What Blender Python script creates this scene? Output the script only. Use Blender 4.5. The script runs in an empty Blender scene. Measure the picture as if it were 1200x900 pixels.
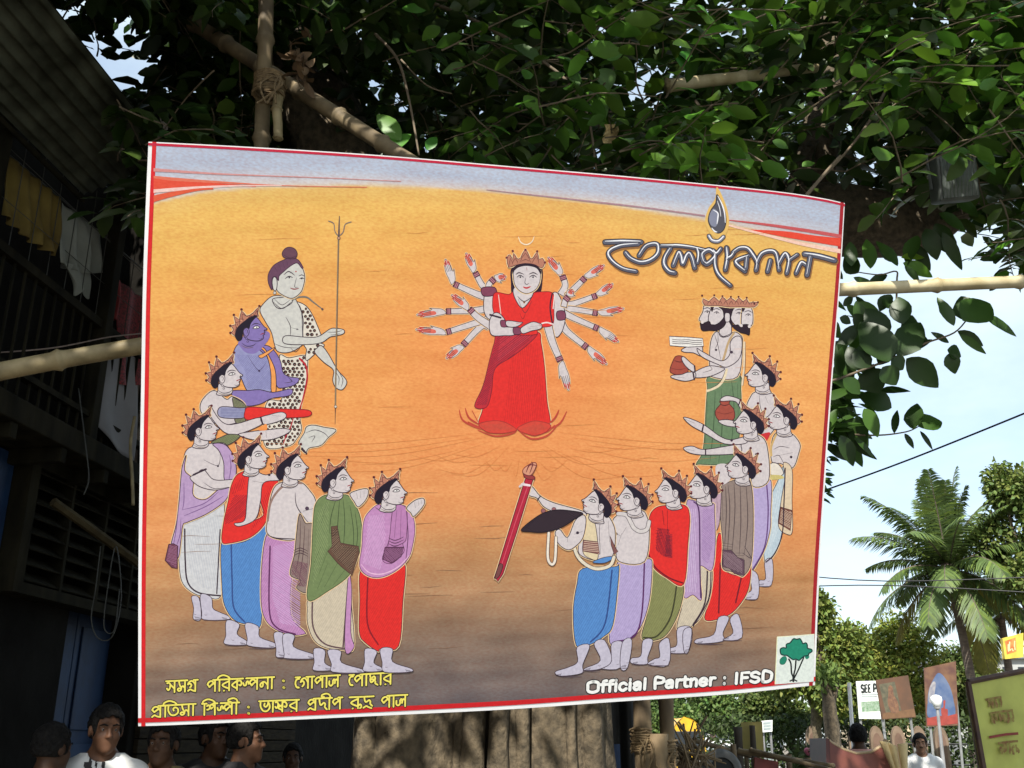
import bpy, math, random
import numpy as np
from mathutils import Vector, Matrix
from mathutils.geometry import tessellate_polygon
R = math.radians
SC = bpy.context.scene
COL = SC.collection
rng = np.random.default_rng(7)
random.seed(7)

# ---------------------------------------------------------------- camera, sky, sun, exposure
FPX, HORIZON, EYE = 1180.0, 872.0, 1.5
PITCH = math.atan((HORIZON - 450.0) / FPX)
cd = bpy.data.cameras.new('camera')
cd.sensor_width = 36.0
cd.lens = FPX / 1200.0 * 36.0
cd.clip_start, cd.clip_end = 0.05, 3000.0
cam = bpy.data.objects.new('camera', cd)
cam.location = (0, 0, EYE)
cam.rotation_euler = (R(90) + PITCH, 0, 0)
COL.objects.link(cam)
SC.camera = cam

SUN_EL, SUN_AZ = 47.0, -14.0        # azimuth measured from straight behind the camera, minus = left
sun_dir = Vector((math.sin(R(SUN_AZ)) * math.cos(R(SUN_EL)), -math.cos(R(SUN_AZ)) * math.cos(R(SUN_EL)), math.sin(R(SUN_EL))))
w = bpy.data.worlds.new('World')
SC.world = w
w.use_nodes = True
nt = w.node_tree
bg = nt.nodes['Background']
sky = nt.nodes.new('ShaderNodeTexSky')
sky.sky_type = 'NISHITA'
sky.sun_disc = False
sky.sun_elevation = R(SUN_EL)
sky.sun_rotation = math.atan2(sun_dir.x, sun_dir.y)
sky.air_density, sky.dust_density, sky.ozone_density = 1.0, 1.6, 1.0
tc = nt.nodes.new('ShaderNodeTexCoord')
mp = nt.nodes.new('ShaderNodeMapping')
mp.inputs['Scale'].default_value = (1.6, 1.6, 4.0)
nz = nt.nodes.new('ShaderNodeTexNoise')
nz.inputs['Scale'].default_value = 1.7
nz.inputs['Detail'].default_value = 7.0
nz.inputs['Roughness'].default_value = 0.55
rp = nt.nodes.new('ShaderNodeValToRGB')
rp.color_ramp.elements[0].position, rp.color_ramp.elements[1].position = 0.42, 0.68
rp.color_ramp.elements[0].color, rp.color_ramp.elements[1].color = (.42, .42, .42, 1), (1, 1, 1, 1)
mx = nt.nodes.new('ShaderNodeMixRGB')
mx.inputs['Color2'].default_value = (4.2, 4.9, 5.2, 1)
ml = nt.nodes.new('ShaderNodeMath'); ml.operation = 'MULTIPLY'; ml.inputs[1].default_value = 0.88
nt.links.new(tc.outputs['Generated'], mp.inputs['Vector'])
nt.links.new(mp.outputs['Vector'], nz.inputs['Vector'])
nt.links.new(nz.outputs['Fac'], rp.inputs['Fac'])
nt.links.new(rp.outputs['Color'], ml.inputs[0])
nt.links.new(ml.outputs[0], mx.inputs['Fac'])
nt.links.new(sky.outputs['Color'], mx.inputs['Color1'])
nt.links.new(mx.outputs['Color'], bg.inputs['Color'])
bg.inputs['Strength'].default_value = 0.12
ld = bpy.data.lights.new('sun', 'SUN')
ld.energy, ld.angle, ld.color = 4.2, R(0.5), (1.0, 0.95, 0.86)
so = bpy.data.objects.new('sun', ld)
so.rotation_euler = (-sun_dir).to_track_quat('-Z', 'Y').to_euler()
so.location = (-4, -10, 14)
COL.objects.link(so)
SC.view_settings.view_transform = 'Standard'
SC.view_settings.look = 'None'
SC.view_settings.gamma = 1.0
SC.view_settings.use_curve_mapping = False
SC.view_settings.exposure = 1.05

# ---------------------------------------------------------------- helpers
CP, SP = math.cos(PITCH), math.sin(PITCH)
def ray(px, py):
    a, b = (px - 600.0) / FPX, (450.0 - py) / FPX
    return Vector((a, CP - SP * b, SP + CP * b))
def at(px, py, Y):
    r = ray(px, py)
    return Vector((0, 0, EYE)) + r * (Y / r.y)
def hit(px, py, p0, n):
    r = ray(px, py); o = Vector((0, 0, EYE))
    return o + r * ((p0 - o).dot(n) / r.dot(n))
def lin(c, k=1.0):
    return tuple((((v / 255.0) / 12.92) if v <= 10 else (((v / 255.0) + 0.055) / 1.055) ** 2.4) * k for v in c)

MATS = {}
def mat(name, c=(.5, .5, .5), rough=.8, c2=None, scale=8.0, bump=0.0, bscale=None, metal=0.0, attr=False, stretch=None, trans=0.0, spec=0.5, emit=0.0, wave=None, ramp=(.35, .65)):
    if name in MATS: return MATS[name]
    m = bpy.data.materials.new(name); m.use_nodes = True
    n, l = m.node_tree.nodes, m.node_tree.links
    b = n['Principled BSDF']
    b.inputs['Roughness'].default_value = rough
    b.inputs['Metallic'].default_value = metal
    b.inputs['Specular IOR Level'].default_value = spec
    tcn = n.new('ShaderNodeTexCoord'); mpn = n.new('ShaderNodeMapping')
    l.new(tcn.outputs['Object'], mpn.inputs['Vector'])
    if stretch: mpn.inputs['Scale'].default_value = stretch
    nn = n.new('ShaderNodeTexNoise'); nn.inputs['Scale'].default_value = scale; nn.inputs['Detail'].default_value = 6.0
    l.new(mpn.outputs['Vector'], nn.inputs['Vector'])
    fac = n.new('ShaderNodeMapRange'); fac.inputs['From Min'].default_value, fac.inputs['From Max'].default_value = ramp
    l.new(nn.outputs['Fac'], fac.inputs['Value'])
    mixn = n.new('ShaderNodeMixRGB')
    l.new(fac.outputs['Result'], mixn.inputs['Fac'])
    if c2 is None: c2 = tuple(v * .72 for v in c)
    if attr:
        at_ = n.new('ShaderNodeAttribute'); at_.attribute_name = 'Col'
        mulA = n.new('ShaderNodeMixRGB'); mulA.blend_type = 'MULTIPLY'; mulA.inputs['Fac'].default_value = 1.0
        l.new(at_.outputs['Color'], mulA.inputs['Color1'])
        mixn.inputs['Color1'].default_value = (*c, 1); mixn.inputs['Color2'].default_value = (*c2, 1)
        l.new(mixn.outputs['Color'], mulA.inputs['Color2'])
        out = mulA.outputs['Color']
    else:
        mixn.inputs['Color1'].default_value = (*c, 1); mixn.inputs['Color2'].default_value = (*c2, 1)
        out = mixn.outputs['Color']
    l.new(out, b.inputs['Base Color'])
    if emit:
        l.new(out, b.inputs['Emission Color']); b.inputs['Emission Strength'].default_value = emit
    if bump:
        bn = n.new('ShaderNodeBump'); bn.inputs['Strength'].default_value = min(1.0, bump); bn.inputs['Distance'].default_value = 0.02
        src = nn.outputs['Fac']
        if bscale:
            n2 = n.new('ShaderNodeTexNoise'); n2.inputs['Scale'].default_value = bscale; n2.inputs['Detail'].default_value = 5.0
            l.new(mpn.outputs['Vector'], n2.inputs['Vector']); src = n2.outputs['Fac']
        if wave:
            n3 = n.new('ShaderNodeTexWave'); n3.inputs['Scale'].default_value = wave; n3.inputs['Distortion'].default_value = 2.0
            l.new(mpn.outputs['Vector'], n3.inputs['Vector']); src = n3.outputs['Fac']
        l.new(src, bn.inputs['Height']); l.new(bn.outputs['Normal'], b.inputs['Normal'])
    if trans:
        t = n.new('ShaderNodeBsdfTranslucent'); l.new(out, t.inputs['Color'])
        ms = n.new('ShaderNodeMixShader'); ms.inputs['Fac'].default_value = trans
        l.new(b.outputs['BSDF'], ms.inputs[1]); l.new(t.outputs['BSDF'], ms.inputs[2])
        l.new(ms.outputs['Shader'], n['Material Output'].inputs['Surface'])
    MATS[name] = m
    return m

class MB:
    """collects geometry and links it as ONE mesh object"""
    def __init__(s): s.v = []; s.f = []; s.c = []; s.cc = (1, 1, 1)
    def add(s, v, f):
        o = len(s.v); s.v += [tuple(p) for p in v]
        for q in f:
            s.f.append(tuple(i + o for i in q)); s.c.append(s.cc)
        return s
    def box(s, c, d, M=None):
        x, y, z = d[0] / 2, d[1] / 2, d[2] / 2
        v = [Vector((a * x, b * y, e * z)) for a in (-1, 1) for b in (-1, 1) for e in (-1, 1)]
        if M is not None: v = [M @ p for p in v]
        v = [p + Vector(c) for p in v]
        return s.add(v, [(0, 1, 3, 2), (4, 6, 7, 5), (0, 4, 5, 1), (2, 3, 7, 6), (0, 2, 6, 4), (1, 5, 7, 3)])
    def prism(s, pts, off):
        """closed outline of 3D points extruded by vector off"""
        n = len(pts); off = Vector(off); P = [Vector(p) for p in pts]
        tri = tessellate_polygon([P])
        v = P + [p + off for p in P]
        f = [tuple(t) for t in tri] + [tuple(i + n for i in reversed(t)) for t in tri]
        f += [(i, (i + 1) % n, (i + 1) % n + n, i + n) for i in range(n)]
        return s.add(v, f)
    def tube(s, pts, rad, seg=8, jit=0.0, cap=True, flute=0, fl=0.0):
        P = [Vector(p) for p in pts]; n = len(P)
        if not hasattr(rad, '__len__'): rad = [rad] * n
        v = []; up = None
        for i in range(n):
            t = (P[min(i + 1, n - 1)] - P[max(i - 1, 0)]).normalized()
            if up is None:
                up = Vector((0, 0, 1)) if abs(t.z) < .9 else Vector((0, 1, 0))
            sd = t.cross(up).normalized(); up = sd.cross(t).normalized()
            for k in range(seg):
                a = 2 * math.pi * k / seg
                r = rad[i] * (1 + (rng.uniform(-jit, jit) if jit else 0))
                if flute: r *= 1 + fl * math.sin(flute * a + i * .15)
                v.append(P[i] + (sd * math.cos(a) + up * math.sin(a)) * r)
        f = [(i * seg + k, i * seg + (k + 1) % seg, (i + 1) * seg + (k + 1) % seg, (i + 1) * seg + k) for i in range(n - 1) for k in range(seg)]
        if cap: f += [tuple(range(seg - 1, -1, -1)), tuple((n - 1) * seg + k for k in range(seg))]
        return s.add(v, f)
    def ball(s, c, r, seg=12, ring=8, M=None):
        if not hasattr(r, '__len__'): r = (r, r, r)
        v = []
        for i in range(ring + 1):
            th = math.pi * i / ring
            for k in range(seg):
                a = 2 * math.pi * k / seg
                p = Vector((r[0] * math.sin(th) * math.cos(a), r[1] * math.sin(th) * math.sin(a), r[2] * math.cos(th)))
                if M is not None: p = M @ p
                v.append(p + Vector(c))
        f = [(i * seg + k, i * seg + (k + 1) % seg, (i + 1) * seg + (k + 1) % seg, (i + 1) * seg + k) for i in range(ring) for k in range(seg)]
        return s.add(v, f)
    def lathe(s, prof, c, seg=24, axis=None):
        """profile of (radius, height)"""
        v = []
        for r, h in prof:
            for k in range(seg):
                a = 2 * math.pi * k / seg
                p = Vector((r * math.cos(a), r * math.sin(a), h))
                if axis is not None: p = axis @ p
                v.append(p + Vector(c))
        n = len(prof)
        f = [(i * seg + k, i * seg + (k + 1) % seg, (i + 1) * seg + (k + 1) % seg, (i + 1) * seg + k) for i in range(n - 1) for k in range(seg)]
        return s.add(v, f)
    def sheet(s, fn, nu, nv):
        v = [fn(i / nu, j / nv) for j in range(nv + 1) for i in range(nu + 1)]
        f = [(j * (nu + 1) + i, j * (nu + 1) + i + 1, (j + 1) * (nu + 1) + i + 1, (j + 1) * (nu + 1) + i) for j in range(nv) for i in range(nu)]
        return s.add(v, f)
    def build(s, name, m, parent=None, smooth=False, color=False, bevel=0.0, solid=0.0):
        if hasattr(parent, 'location') and parent is not None:
            o0 = parent.matrix_basis.translation.copy(); pp = parent.parent
            while pp: o0 += pp.matrix_basis.translation; pp = pp.parent
        else: o0 = Vector((0, 0, 0))
        if parent is None and s.v:
            a = np.array(s.v); o0 = Vector(((a[:, 0].min() + a[:, 0].max()) / 2, (a[:, 1].min() + a[:, 1].max()) / 2, a[:, 2].min()))
        me = bpy.data.meshes.new(name)
        me.from_pydata([(p[0] - o0.x, p[1] - o0.y, p[2] - o0.z) for p in s.v], [], s.f)
        if color:
            ca = me.color_attributes.new('Col', 'FLOAT_COLOR', 'CORNER')
            cnt = [len(q) for q in s.f]
            arr = np.repeat(np.array([(*c, 1.0) for c in s.c], dtype=np.float32), cnt, axis=0)
            ca.data.foreach_set('color', arr.ravel())
        if smooth: me.polygons.foreach_set('use_smooth', [True] * len(me.polygons))
        me.materials.append(m)
        me.update()
        o = bpy.data.objects.new(name, me); COL.objects.link(o)
        if parent is not None: o.parent = parent
        else: o.location = o0
        if solid:
            md = o.modifiers.new('thickness', 'SOLIDIFY'); md.thickness = solid
        if bevel:
            md = o.modifiers.new('bevel', 'BEVEL'); md.width = bevel; md.segments = 2; md.limit_method = 'ANGLE'
        return o
def raw_mesh(name, V, F, m, parent=None, colors=None, smooth=False):
    """fast path for arrays: V (n,3), F list of arrays with equal loop count per array"""
    me = bpy.data.meshes.new(name)
    loops = np.concatenate([f.ravel() for f in F]); cnt = np.concatenate([np.full(len(f), f.shape[1]) for f in F])
    me.vertices.add(len(V)); me.vertices.foreach_set('co', V.astype(np.float32).ravel())
    me.loops.add(len(loops)); me.loops.foreach_set('vertex_index', loops.astype(np.int32))
    me.polygons.add(len(cnt)); me.polygons.foreach_set('loop_start', np.concatenate([[0], np.cumsum(cnt)[:-1]]).astype(np.int32))
    me.polygons.foreach_set('loop_total', cnt.astype(np.int32))
    if smooth: me.polygons.foreach_set('use_smooth', np.ones(len(cnt), dtype=bool))
    me.update(calc_edges=True)
    if colors is not None:
        ca = me.color_attributes.new('Col', 'FLOAT_COLOR', 'POINT'); ca.data.foreach_set('color', colors.astype(np.float32).ravel())
    me.materials.append(m)
    o = bpy.data.objects.new(name, me); COL.objects.link(o)
    if parent is not None: o.parent = parent
    return o
def tag(o, label, cat, group=None):
    o['label'] = label; o['category'] = cat
    if group: o['group'] = group
    return o
def thing(name, label, cat, loc=(0, 0, 0), group=None):
    o = bpy.data.objects.new(name, None); COL.objects.link(o)
    o.location = loc; o.empty_display_size = .1
    return tag(o, label, cat, group)
def structure(o): o['kind'] = 'structure'; return o
def crm(pts, sub=6, closed=True):
    """smooth curve through 2D points"""
    P = np.array(pts, dtype=float); n = len(P)
    if n < 3: return P
    out = []
    rngi = range(n) if closed else range(n - 1)
    for i in rngi:
        if closed: p0, p1, p2, p3 = P[i - 1], P[i], P[(i + 1) % n], P[(i + 2) % n]
        else: p0, p1, p2, p3 = P[max(i - 1, 0)], P[i], P[i + 1], P[min(i + 2, n - 1)]
        for t in np.arange(sub) / sub:
            out.append(.5 * ((2 * p1) + (-p0 + p2) * t + (2 * p0 - 5 * p1 + 4 * p2 - p3) * t * t + (-p0 + 3 * p1 - 3 * p2 + p3) * t ** 3))
    if not closed: out.append(P[-1])
    return np.array(out)
# ---------------------------------------------------------------- ground, road
m_ground = mat('ground_dirt', (.2, .17, .13), .95, (.13, .11, .085), 1.3, bump=.4, bscale=18)
mb = MB(); mb.sheet(lambda u, v: (-900 + 1800 * u, -60 + 1900 * v, 0.0), 24, 24)
structure(mb.build('ground', m_ground))
m_road = mat('asphalt', (.085, .083, .08), .9, (.05, .05, .05), 2.5, bump=.3, bscale=60)
RD = Vector((.118, .993, 0)).normalized(); RX = Vector((.993, -.118, 0))
def street(s, x, z=0.0): return RD * s + RX * x + Vector((0, 0, z))      # along, across, up
mb = MB(); mb.add([street(-40, -1.9, .004), street(-40, 6.5, .004), street(420, 6.5, .004), street(420, -1.9, .004)], [(0, 1, 2, 3)])
structure(mb.build('road', m_road))
m_pave = mat('pavement_slabs', (.27, .25, .22), .9, (.19, .18, .16), 3, bump=.3, bscale=30)
mb = MB(); mb.add([street(-20, 6.5, .12), street(-20, 10, .12), street(300, 10, .12), street(300, 6.5, .12), street(-20, 6.5, 0), street(300, 6.5, 0)], [(0, 1, 2, 3), (4, 0, 3, 5)])
structure(mb.build('pavement', m_pave))

# ---------------------------------------------------------------- the dim old house on the left
FB = -3.93                                                            # x of the front wall at y = 0 (it runs along the street)
FD = RD; FN = RX
FO = Vector((FB, 0, 0))
def fac(s, out=0.0, z=0.0): return FO + FD * s + FN * out + Vector((0, 0, z))
def fpx(px, py, out=0.0):
    h = hit(px, py, FO + FN * out, FN); s = (h - FO).dot(FD); return s, h.z
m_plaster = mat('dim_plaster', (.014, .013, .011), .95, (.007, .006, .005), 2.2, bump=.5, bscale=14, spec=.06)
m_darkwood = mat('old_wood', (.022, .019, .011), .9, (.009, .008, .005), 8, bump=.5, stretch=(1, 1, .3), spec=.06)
m_dark = mat('near_black', (.012, .011, .01), .95, spec=.06)  # plain near-black tone
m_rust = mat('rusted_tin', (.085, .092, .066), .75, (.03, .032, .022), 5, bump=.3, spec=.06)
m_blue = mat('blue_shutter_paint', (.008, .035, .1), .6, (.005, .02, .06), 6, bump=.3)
HO = thing('old_house', 'dim two storey house with louvres, blue shutter, balcony and tin awning at the left', 'house', fac(7, 0, 0))
FM = Matrix((FD, FN, Vector((0, 0, 1)))).transposed()
def fbox(mb, s0, s1, o0, o1, z0, z1): mb.box(fac((s0 + s1) / 2, (o0 + o1) / 2, (z0 + z1) / 2), (s1 - s0, o1 - o0, z1 - z0), FM)
S0, S1 = 2.6, 16.0
mb = MB()
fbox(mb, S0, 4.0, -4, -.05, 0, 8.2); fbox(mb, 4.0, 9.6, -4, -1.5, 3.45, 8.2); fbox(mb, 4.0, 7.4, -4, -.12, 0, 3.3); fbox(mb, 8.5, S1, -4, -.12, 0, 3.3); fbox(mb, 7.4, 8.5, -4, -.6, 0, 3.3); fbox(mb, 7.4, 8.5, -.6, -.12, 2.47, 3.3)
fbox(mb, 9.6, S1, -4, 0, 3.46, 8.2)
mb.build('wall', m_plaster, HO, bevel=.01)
mb = MB(); fbox(mb, 4.0, 9.6, -1.5, .32, 3.3, 3.45)
for s in np.arange(4.1, 9.6, .55): fbox(mb, s, s + .07, -.2, .3, 3.2, 3.3)
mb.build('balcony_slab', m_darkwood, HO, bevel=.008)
for s in (4.1, 5.3, 6.72, 8.2, 9.5):
    mb = MB(); fbox(mb, s - .05, s + .05, .16, .26, 3.45, 5.3); mb.build('balcony_post', m_darkwood, HO, bevel=.008)
mb = MB(); fbox(mb, 4.1, 9.55, .18, .24, 4.28, 4.34); fbox(mb, 4.1, 9.55, .18, .24, 3.62, 3.66)
for s in np.arange(4.15, 9.5, .115): mb.tube([fac(s, .21, 3.45), fac(s, .21, 4.3)], .011, 5)
mb.build('balcony_railing', m_darkwood, HO)
mb = MB()
for s in np.arange(4.1, 9.5, .21): mb.tube([fac(s, .2, 4.3), fac(s + .01, .19, 5.25)], .0035, 4)
for z in (4.62, 4.95): mb.tube([fac(4.1, .2, z), fac(9.5, .2, z + .02)], .003, 4)
m_wire = mat('dull_wire', (.05, .05, .042), .7)
mb.build('balcony_wire_net', m_wire, HO)
# tin awning, a corrugated sheet sloping down towards the street
aw = MB()
def awf(u, v):
    s = 3.9 + 2.2 * u; o = .3 + .6 * v
    return fac(s, o, 5.02 + .25 * v + .013 * math.sin(v * .6 / .075 * 2 * math.pi))
aw.sheet(awf, 10, 300); aw.build('tin_awning', m_rust, HO, smooth=True, solid=.004)
mb = MB()
for s in np.arange(4.0, 6.1, .8): mb.tube([fac(s, .26, 5.05), fac(s, .88, 5.31)], .022, 5)
for o, z in ((.3, 4.98), (.88, 5.28)): mb.tube([fac(3.9, o, z), fac(6.1, o, z)], .02, 5)
mb.build('awning_rafter', m_darkwood, HO)
m_bamboo0 = mat('old_strut', (.07, .055, .028), .85, (.04, .03, .016), 8, spec=.06)
# louvred panel above the shop shutter
mb = MB(); fbox(mb, 6.4, 6.5, -.12, .06, 2.4, 3.3); fbox(mb, 8.9, 9.0, -.12, .06, 2.4, 3.3); fbox(mb, 6.5, 8.9, -.12, .06, 3.22, 3.3); fbox(mb, 6.5, 8.9, -.12, .06, 2.4, 2.47)
for s in np.arange(6.95, 8.9, .48): fbox(mb, s - .015, s + .015, -.1, .05, 2.47, 3.22)
LV = mb.build('louvred_panel', m_darkwood, HO)
for z in np.arange(2.49, 3.2, .1):
    mb = MB(); a = fac(6.5, 0, z); b = fac(8.9, 0, z)
    mb.add([a + FN * .05, b + FN * .05, b - FN * .06 + Vector((0, 0, .075)), a - FN * .06 + Vector((0, 0, .075))], [(0, 1, 2, 3)])
    mb.build('slat', m_darkwood, LV, solid=.008)
mb = MB(); fbox(mb, 5.3, 6.38, -.115, -.06, 2.0, 3.28); mb.build('blue_wall_board', m_blue, HO)
for k, (s0, s1) in enumerate(((7.42, 7.94), (7.95, 8.48))):
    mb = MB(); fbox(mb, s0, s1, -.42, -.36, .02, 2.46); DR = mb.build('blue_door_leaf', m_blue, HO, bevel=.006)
    for z0, z1 in ((.12, .75), (.85, 1.5), (1.6, 2.36)):
        mb = MB(); fbox(mb, s0 + .07, s1 - .07, -.358, -.342, z0, z1); mb.build('door_panel', m_blue, DR, bevel=.006)
m_plank = mat('dark_plank', (.03, .023, .013), .85, (.016, .012, .008), 6, bump=.5, stretch=(1, 1, 5), spec=.06)
mb = MB(); z = .05
while z < 2.2:
    fbox(mb, 8.6, 12.5, -.115, -.08 + rng.uniform(0, .02), z, z + .105); z += .115
mb.build('plank_shop_front', m_plank, HO, bevel=.004)
mb = MB(); fbox(mb, 8.75, 9.15, .27, .3, 3.5, 4.3); m_greyp = mat('grey_sheet', (.15, .15, .15), .7, (.1, .1, .1), 5, spec=.06)
mb.build('grey_tin_panel', m_greyp, HO)
mb = MB(); mb.tube([at(62, 588, 6.3), at(110, 622, 6.6), at(165, 662, 7.0)], .03, 6)
mb.build('leaning_strut', m_bamboo0, HO)

# ---------------------------------------------------------------- leaves
def leaf_arrays(P, D, Nn, L, Wd, fold=.22, droop=.18):
    """leaves as small folded blades: base point, direction, normal, length, width -> vertices, faces"""
    n = len(P)
    D = D / np.linalg.norm(D, axis=1)[:, None]
    S = np.cross(D, Nn); S /= np.maximum(1e-6, np.linalg.norm(S, axis=1))[:, None]
    Nn = np.cross(S, D)
    L = np.asarray(L)[:, None]; Wd = np.asarray(Wd)[:, None]
    def pt(u, v, h): return P + D * L * u + S * Wd * v + Nn * L * h
    V = np.stack([pt(0, 0, 0), pt(.22, .36, fold * .25), pt(.22, -.36, fold * .25), pt(.27, 0, .02), pt(.6, .46, fold * .22 - droop * .2), pt(.6, -.46, fold * .22 - droop * .2), pt(.62, 0, -droop * .25), pt(.88, .22, -droop * .6), pt(.88, -.22, -droop * .6), pt(1, 0, -droop)], 1).reshape(-1, 3)
    b = (np.arange(n) * 10)[:, None]
    T = np.concatenate([b + np.array([[0, 3, 1]]), b + np.array([[0, 2, 3]]), b + np.array([[7, 6, 9]]), b + np.array([[6, 8, 9]])])
    Q = np.concatenate([b + np.array([[1, 3, 6, 4]]), b + np.array([[3, 2, 5, 6]]), b + np.array([[4, 6, 7, 7]])[:, [0, 1, 2, 2]][:, :3].repeat(1, 0)[:, [0, 1, 2, 2]]]) if False else np.concatenate([b + np.array([[1, 3, 6, 4]]), b + np.array([[3, 2, 5, 6]])])
    T = np.concatenate([T, b + np.array([[4, 6, 7]]), b + np.array([[6, 5, 8]])])
    return V, T, Q
def unit(v): return v / np.maximum(1e-9, np.linalg.norm(v, axis=-1, keepdims=True))
def leaf_hi(P, D, Nn, L, Wd, fold=.2, droop=.2):
    """smoother blade for the leaves nearest the viewer"""
    n = len(P); D = unit(D); S = unit(np.cross(D, Nn)); Nn = np.cross(S, D); L = np.asarray(L)[:, None]; Wd = np.asarray(Wd)[:, None]
    us = (.06, .18, .34, .52, .7, .85, .95); ws = (.16, .36, .49, .5, .4, .24, .1); cols_ = [P]
    wob = rng.normal(0, .035, (n, 2, len(us), 1))
    for i, (u, w_) in enumerate(zip(us, ws)):
        h = -droop * u * u
        for sgn, k in ((1, 0), (-1, 1)): cols_.append(P + D * L * u + S * Wd * w_ * sgn * (1 + wob[:, k, i]) + Nn * L * (h + fold * w_ * Wd / L))
        cols_.append(P + D * L * u + Nn * L * h)
    cols_.append(P + D * L - Nn * L * droop); m = len(us); V = np.stack(cols_, 1).reshape(-1, 3); NV = 3 * m + 2; b = (np.arange(n) * NV)[:, None]
    T = [[0, 3, 1], [0, 2, 3], [3 * m - 2, 3 * m, 3 * m + 1], [3 * m, 3 * m - 1, 3 * m + 1]]; Q = []
    for i in range(m - 1):
        l0, r0, c0 = 1 + 3 * i, 2 + 3 * i, 3 + 3 * i; Q += [[l0, c0, c0 + 3, l0 + 3], [c0, r0, r0 + 3, c0 + 3]]
    return V, np.concatenate([b + np.array([t]) for t in T]), np.concatenate([b + np.array([q]) for q in Q]), NV
class Leaves:
    def __init__(s): s.P, s.D, s.N, s.L, s.W, s.C = [], [], [], [], [], []
    def add(s, p, d, n, l, w_, c): s.P.append(p); s.D.append(d); s.N.append(n); s.L.append(l); s.W.append(w_); s.C.append(c)
    def many(s, P, D, N, L, W_, C):
        for a, b in ((s.P, P), (s.D, D), (s.N, N), (s.L, L), (s.W, W_), (s.C, C)): a.extend(list(b))
    def build(s, name, m, parent=None, loc=(0, 0, 0), hi=False):
        P = np.array(s.P) - np.array(loc); A = (P, np.array(s.D), np.array(s.N), np.array(s.L), np.array(s.W)); k = 10
        if hi: V, T, Q, k = leaf_hi(*A)
        else: V, T, Q = leaf_arrays(*A)
        C = np.repeat(np.concatenate([np.array(s.C), np.ones((len(P), 1))], 1), k, axis=0)
        return raw_mesh(name, V, [T, Q], m, parent, C, hi)
m_leaf = mat('banyan_leaf', (.034, .072, .014), .4, (.022, .048, .009), 3.0, attr=True, trans=.22, spec=.32)
m_leaf_far = mat('far_leaf', (.095, .13, .04), .6, (.062, .092, .027), .6, attr=True, trans=.2, spec=.25)
m_bark = mat('banyan_bark', (.13, .1, .062), .95, (.055, .043, .027), 20, bump=1.0, bscale=30, stretch=(1, 1, .8))
m_twig = mat('twig_bark', (.17, .13, .085), .85, (.11, .085, .055), 14, bump=.3)
def twig_spray(lv, tw, p0, d0, length, nl, ls, col, sag=.35, rad=.006, spread=1.0):
    """one leafy twig: a thin curved stem with alternating leaves"""
    p0 = np.array(p0, float); d0 = unit(np.array(d0, float)); pts = [p0]; d = d0.copy(); k = 6
    for i in range(k):
        d = unit(d + np.array([0, 0, -sag / k]) + rng.normal(0, .09, 3)); pts.append(pts[-1] + d * length / k)
    if tw is not None: tw.tube(pts, list(np.linspace(rad, rad * .4, k + 1)), 4, cap=False)
    pts = np.array(pts)
    for j in range(nl):
        t = (j + .7) / nl * k; i = min(int(t), k - 1); q = pts[i] + (pts[i + 1] - pts[i]) * (t - i); d = unit(pts[i + 1] - pts[i])
        sd = unit(np.cross(d, np.array([0, 0, 1]) + rng.normal(0, .2, 3))) * (1 if j % 2 else -1)
        ld = unit(d * .75 + sd * spread + rng.normal(0, .25, 3) + np.array([0, 0, -.15]))
        nn = unit(np.array([0, 0, 1.0]) + rng.normal(0, .45, 3))
        l_ = ls * rng.uniform(.7, 1.2)
        lv.add(q + ld * l_ * .12, ld, nn, l_, l_ * rng.uniform(.46, .58), np.array(col) * rng.uniform(.7, 1.35) * np.array([rng.uniform(.85, 1.3), 1, rng.uniform(.7, 1.1)]))
# ---------------------------------------------------------------- the printed banner
CORN = [(174, 166), (990, 238), (955, 803), (162, 851)]          # outer white edge in the photograph
def solve_rect(corners, height):
    r = [np.array([(x - 600) / FPX, (450 - y) / FPX, -1.0]) for x, y in corners]
    s = np.linalg.solve(np.stack([r[2], -r[1], -r[3]], 1), -r[0])
    P = [r[0], r[1] * s[1], r[2] * s[0], r[3] * s[2]]
    k = height / np.linalg.norm(P[3] - P[0])
    out = []
    for p in P:
        p = p * k
        out.append(Vector((p[0], -p[2] * CP - p[1] * SP, EYE - p[2] * SP + p[1] * CP)))
    return out
TL, TR, BR_, BL = solve_rect(CORN, 2.4)
BU = (TR - TL).normalized()
BN = BU.cross((BL - TL)).normalized()
if BN.y > 0: BN = -BN                                            # faces the camera
BV = BN.cross(BU).normalized()
if BV.z < 0: BV = -BV
BW, BH = (TR - TL).length, (BL - TL).length
def bpt(px, py, d=0.0):
    return hit(px, py, TL, BN) + BN * d

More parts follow.
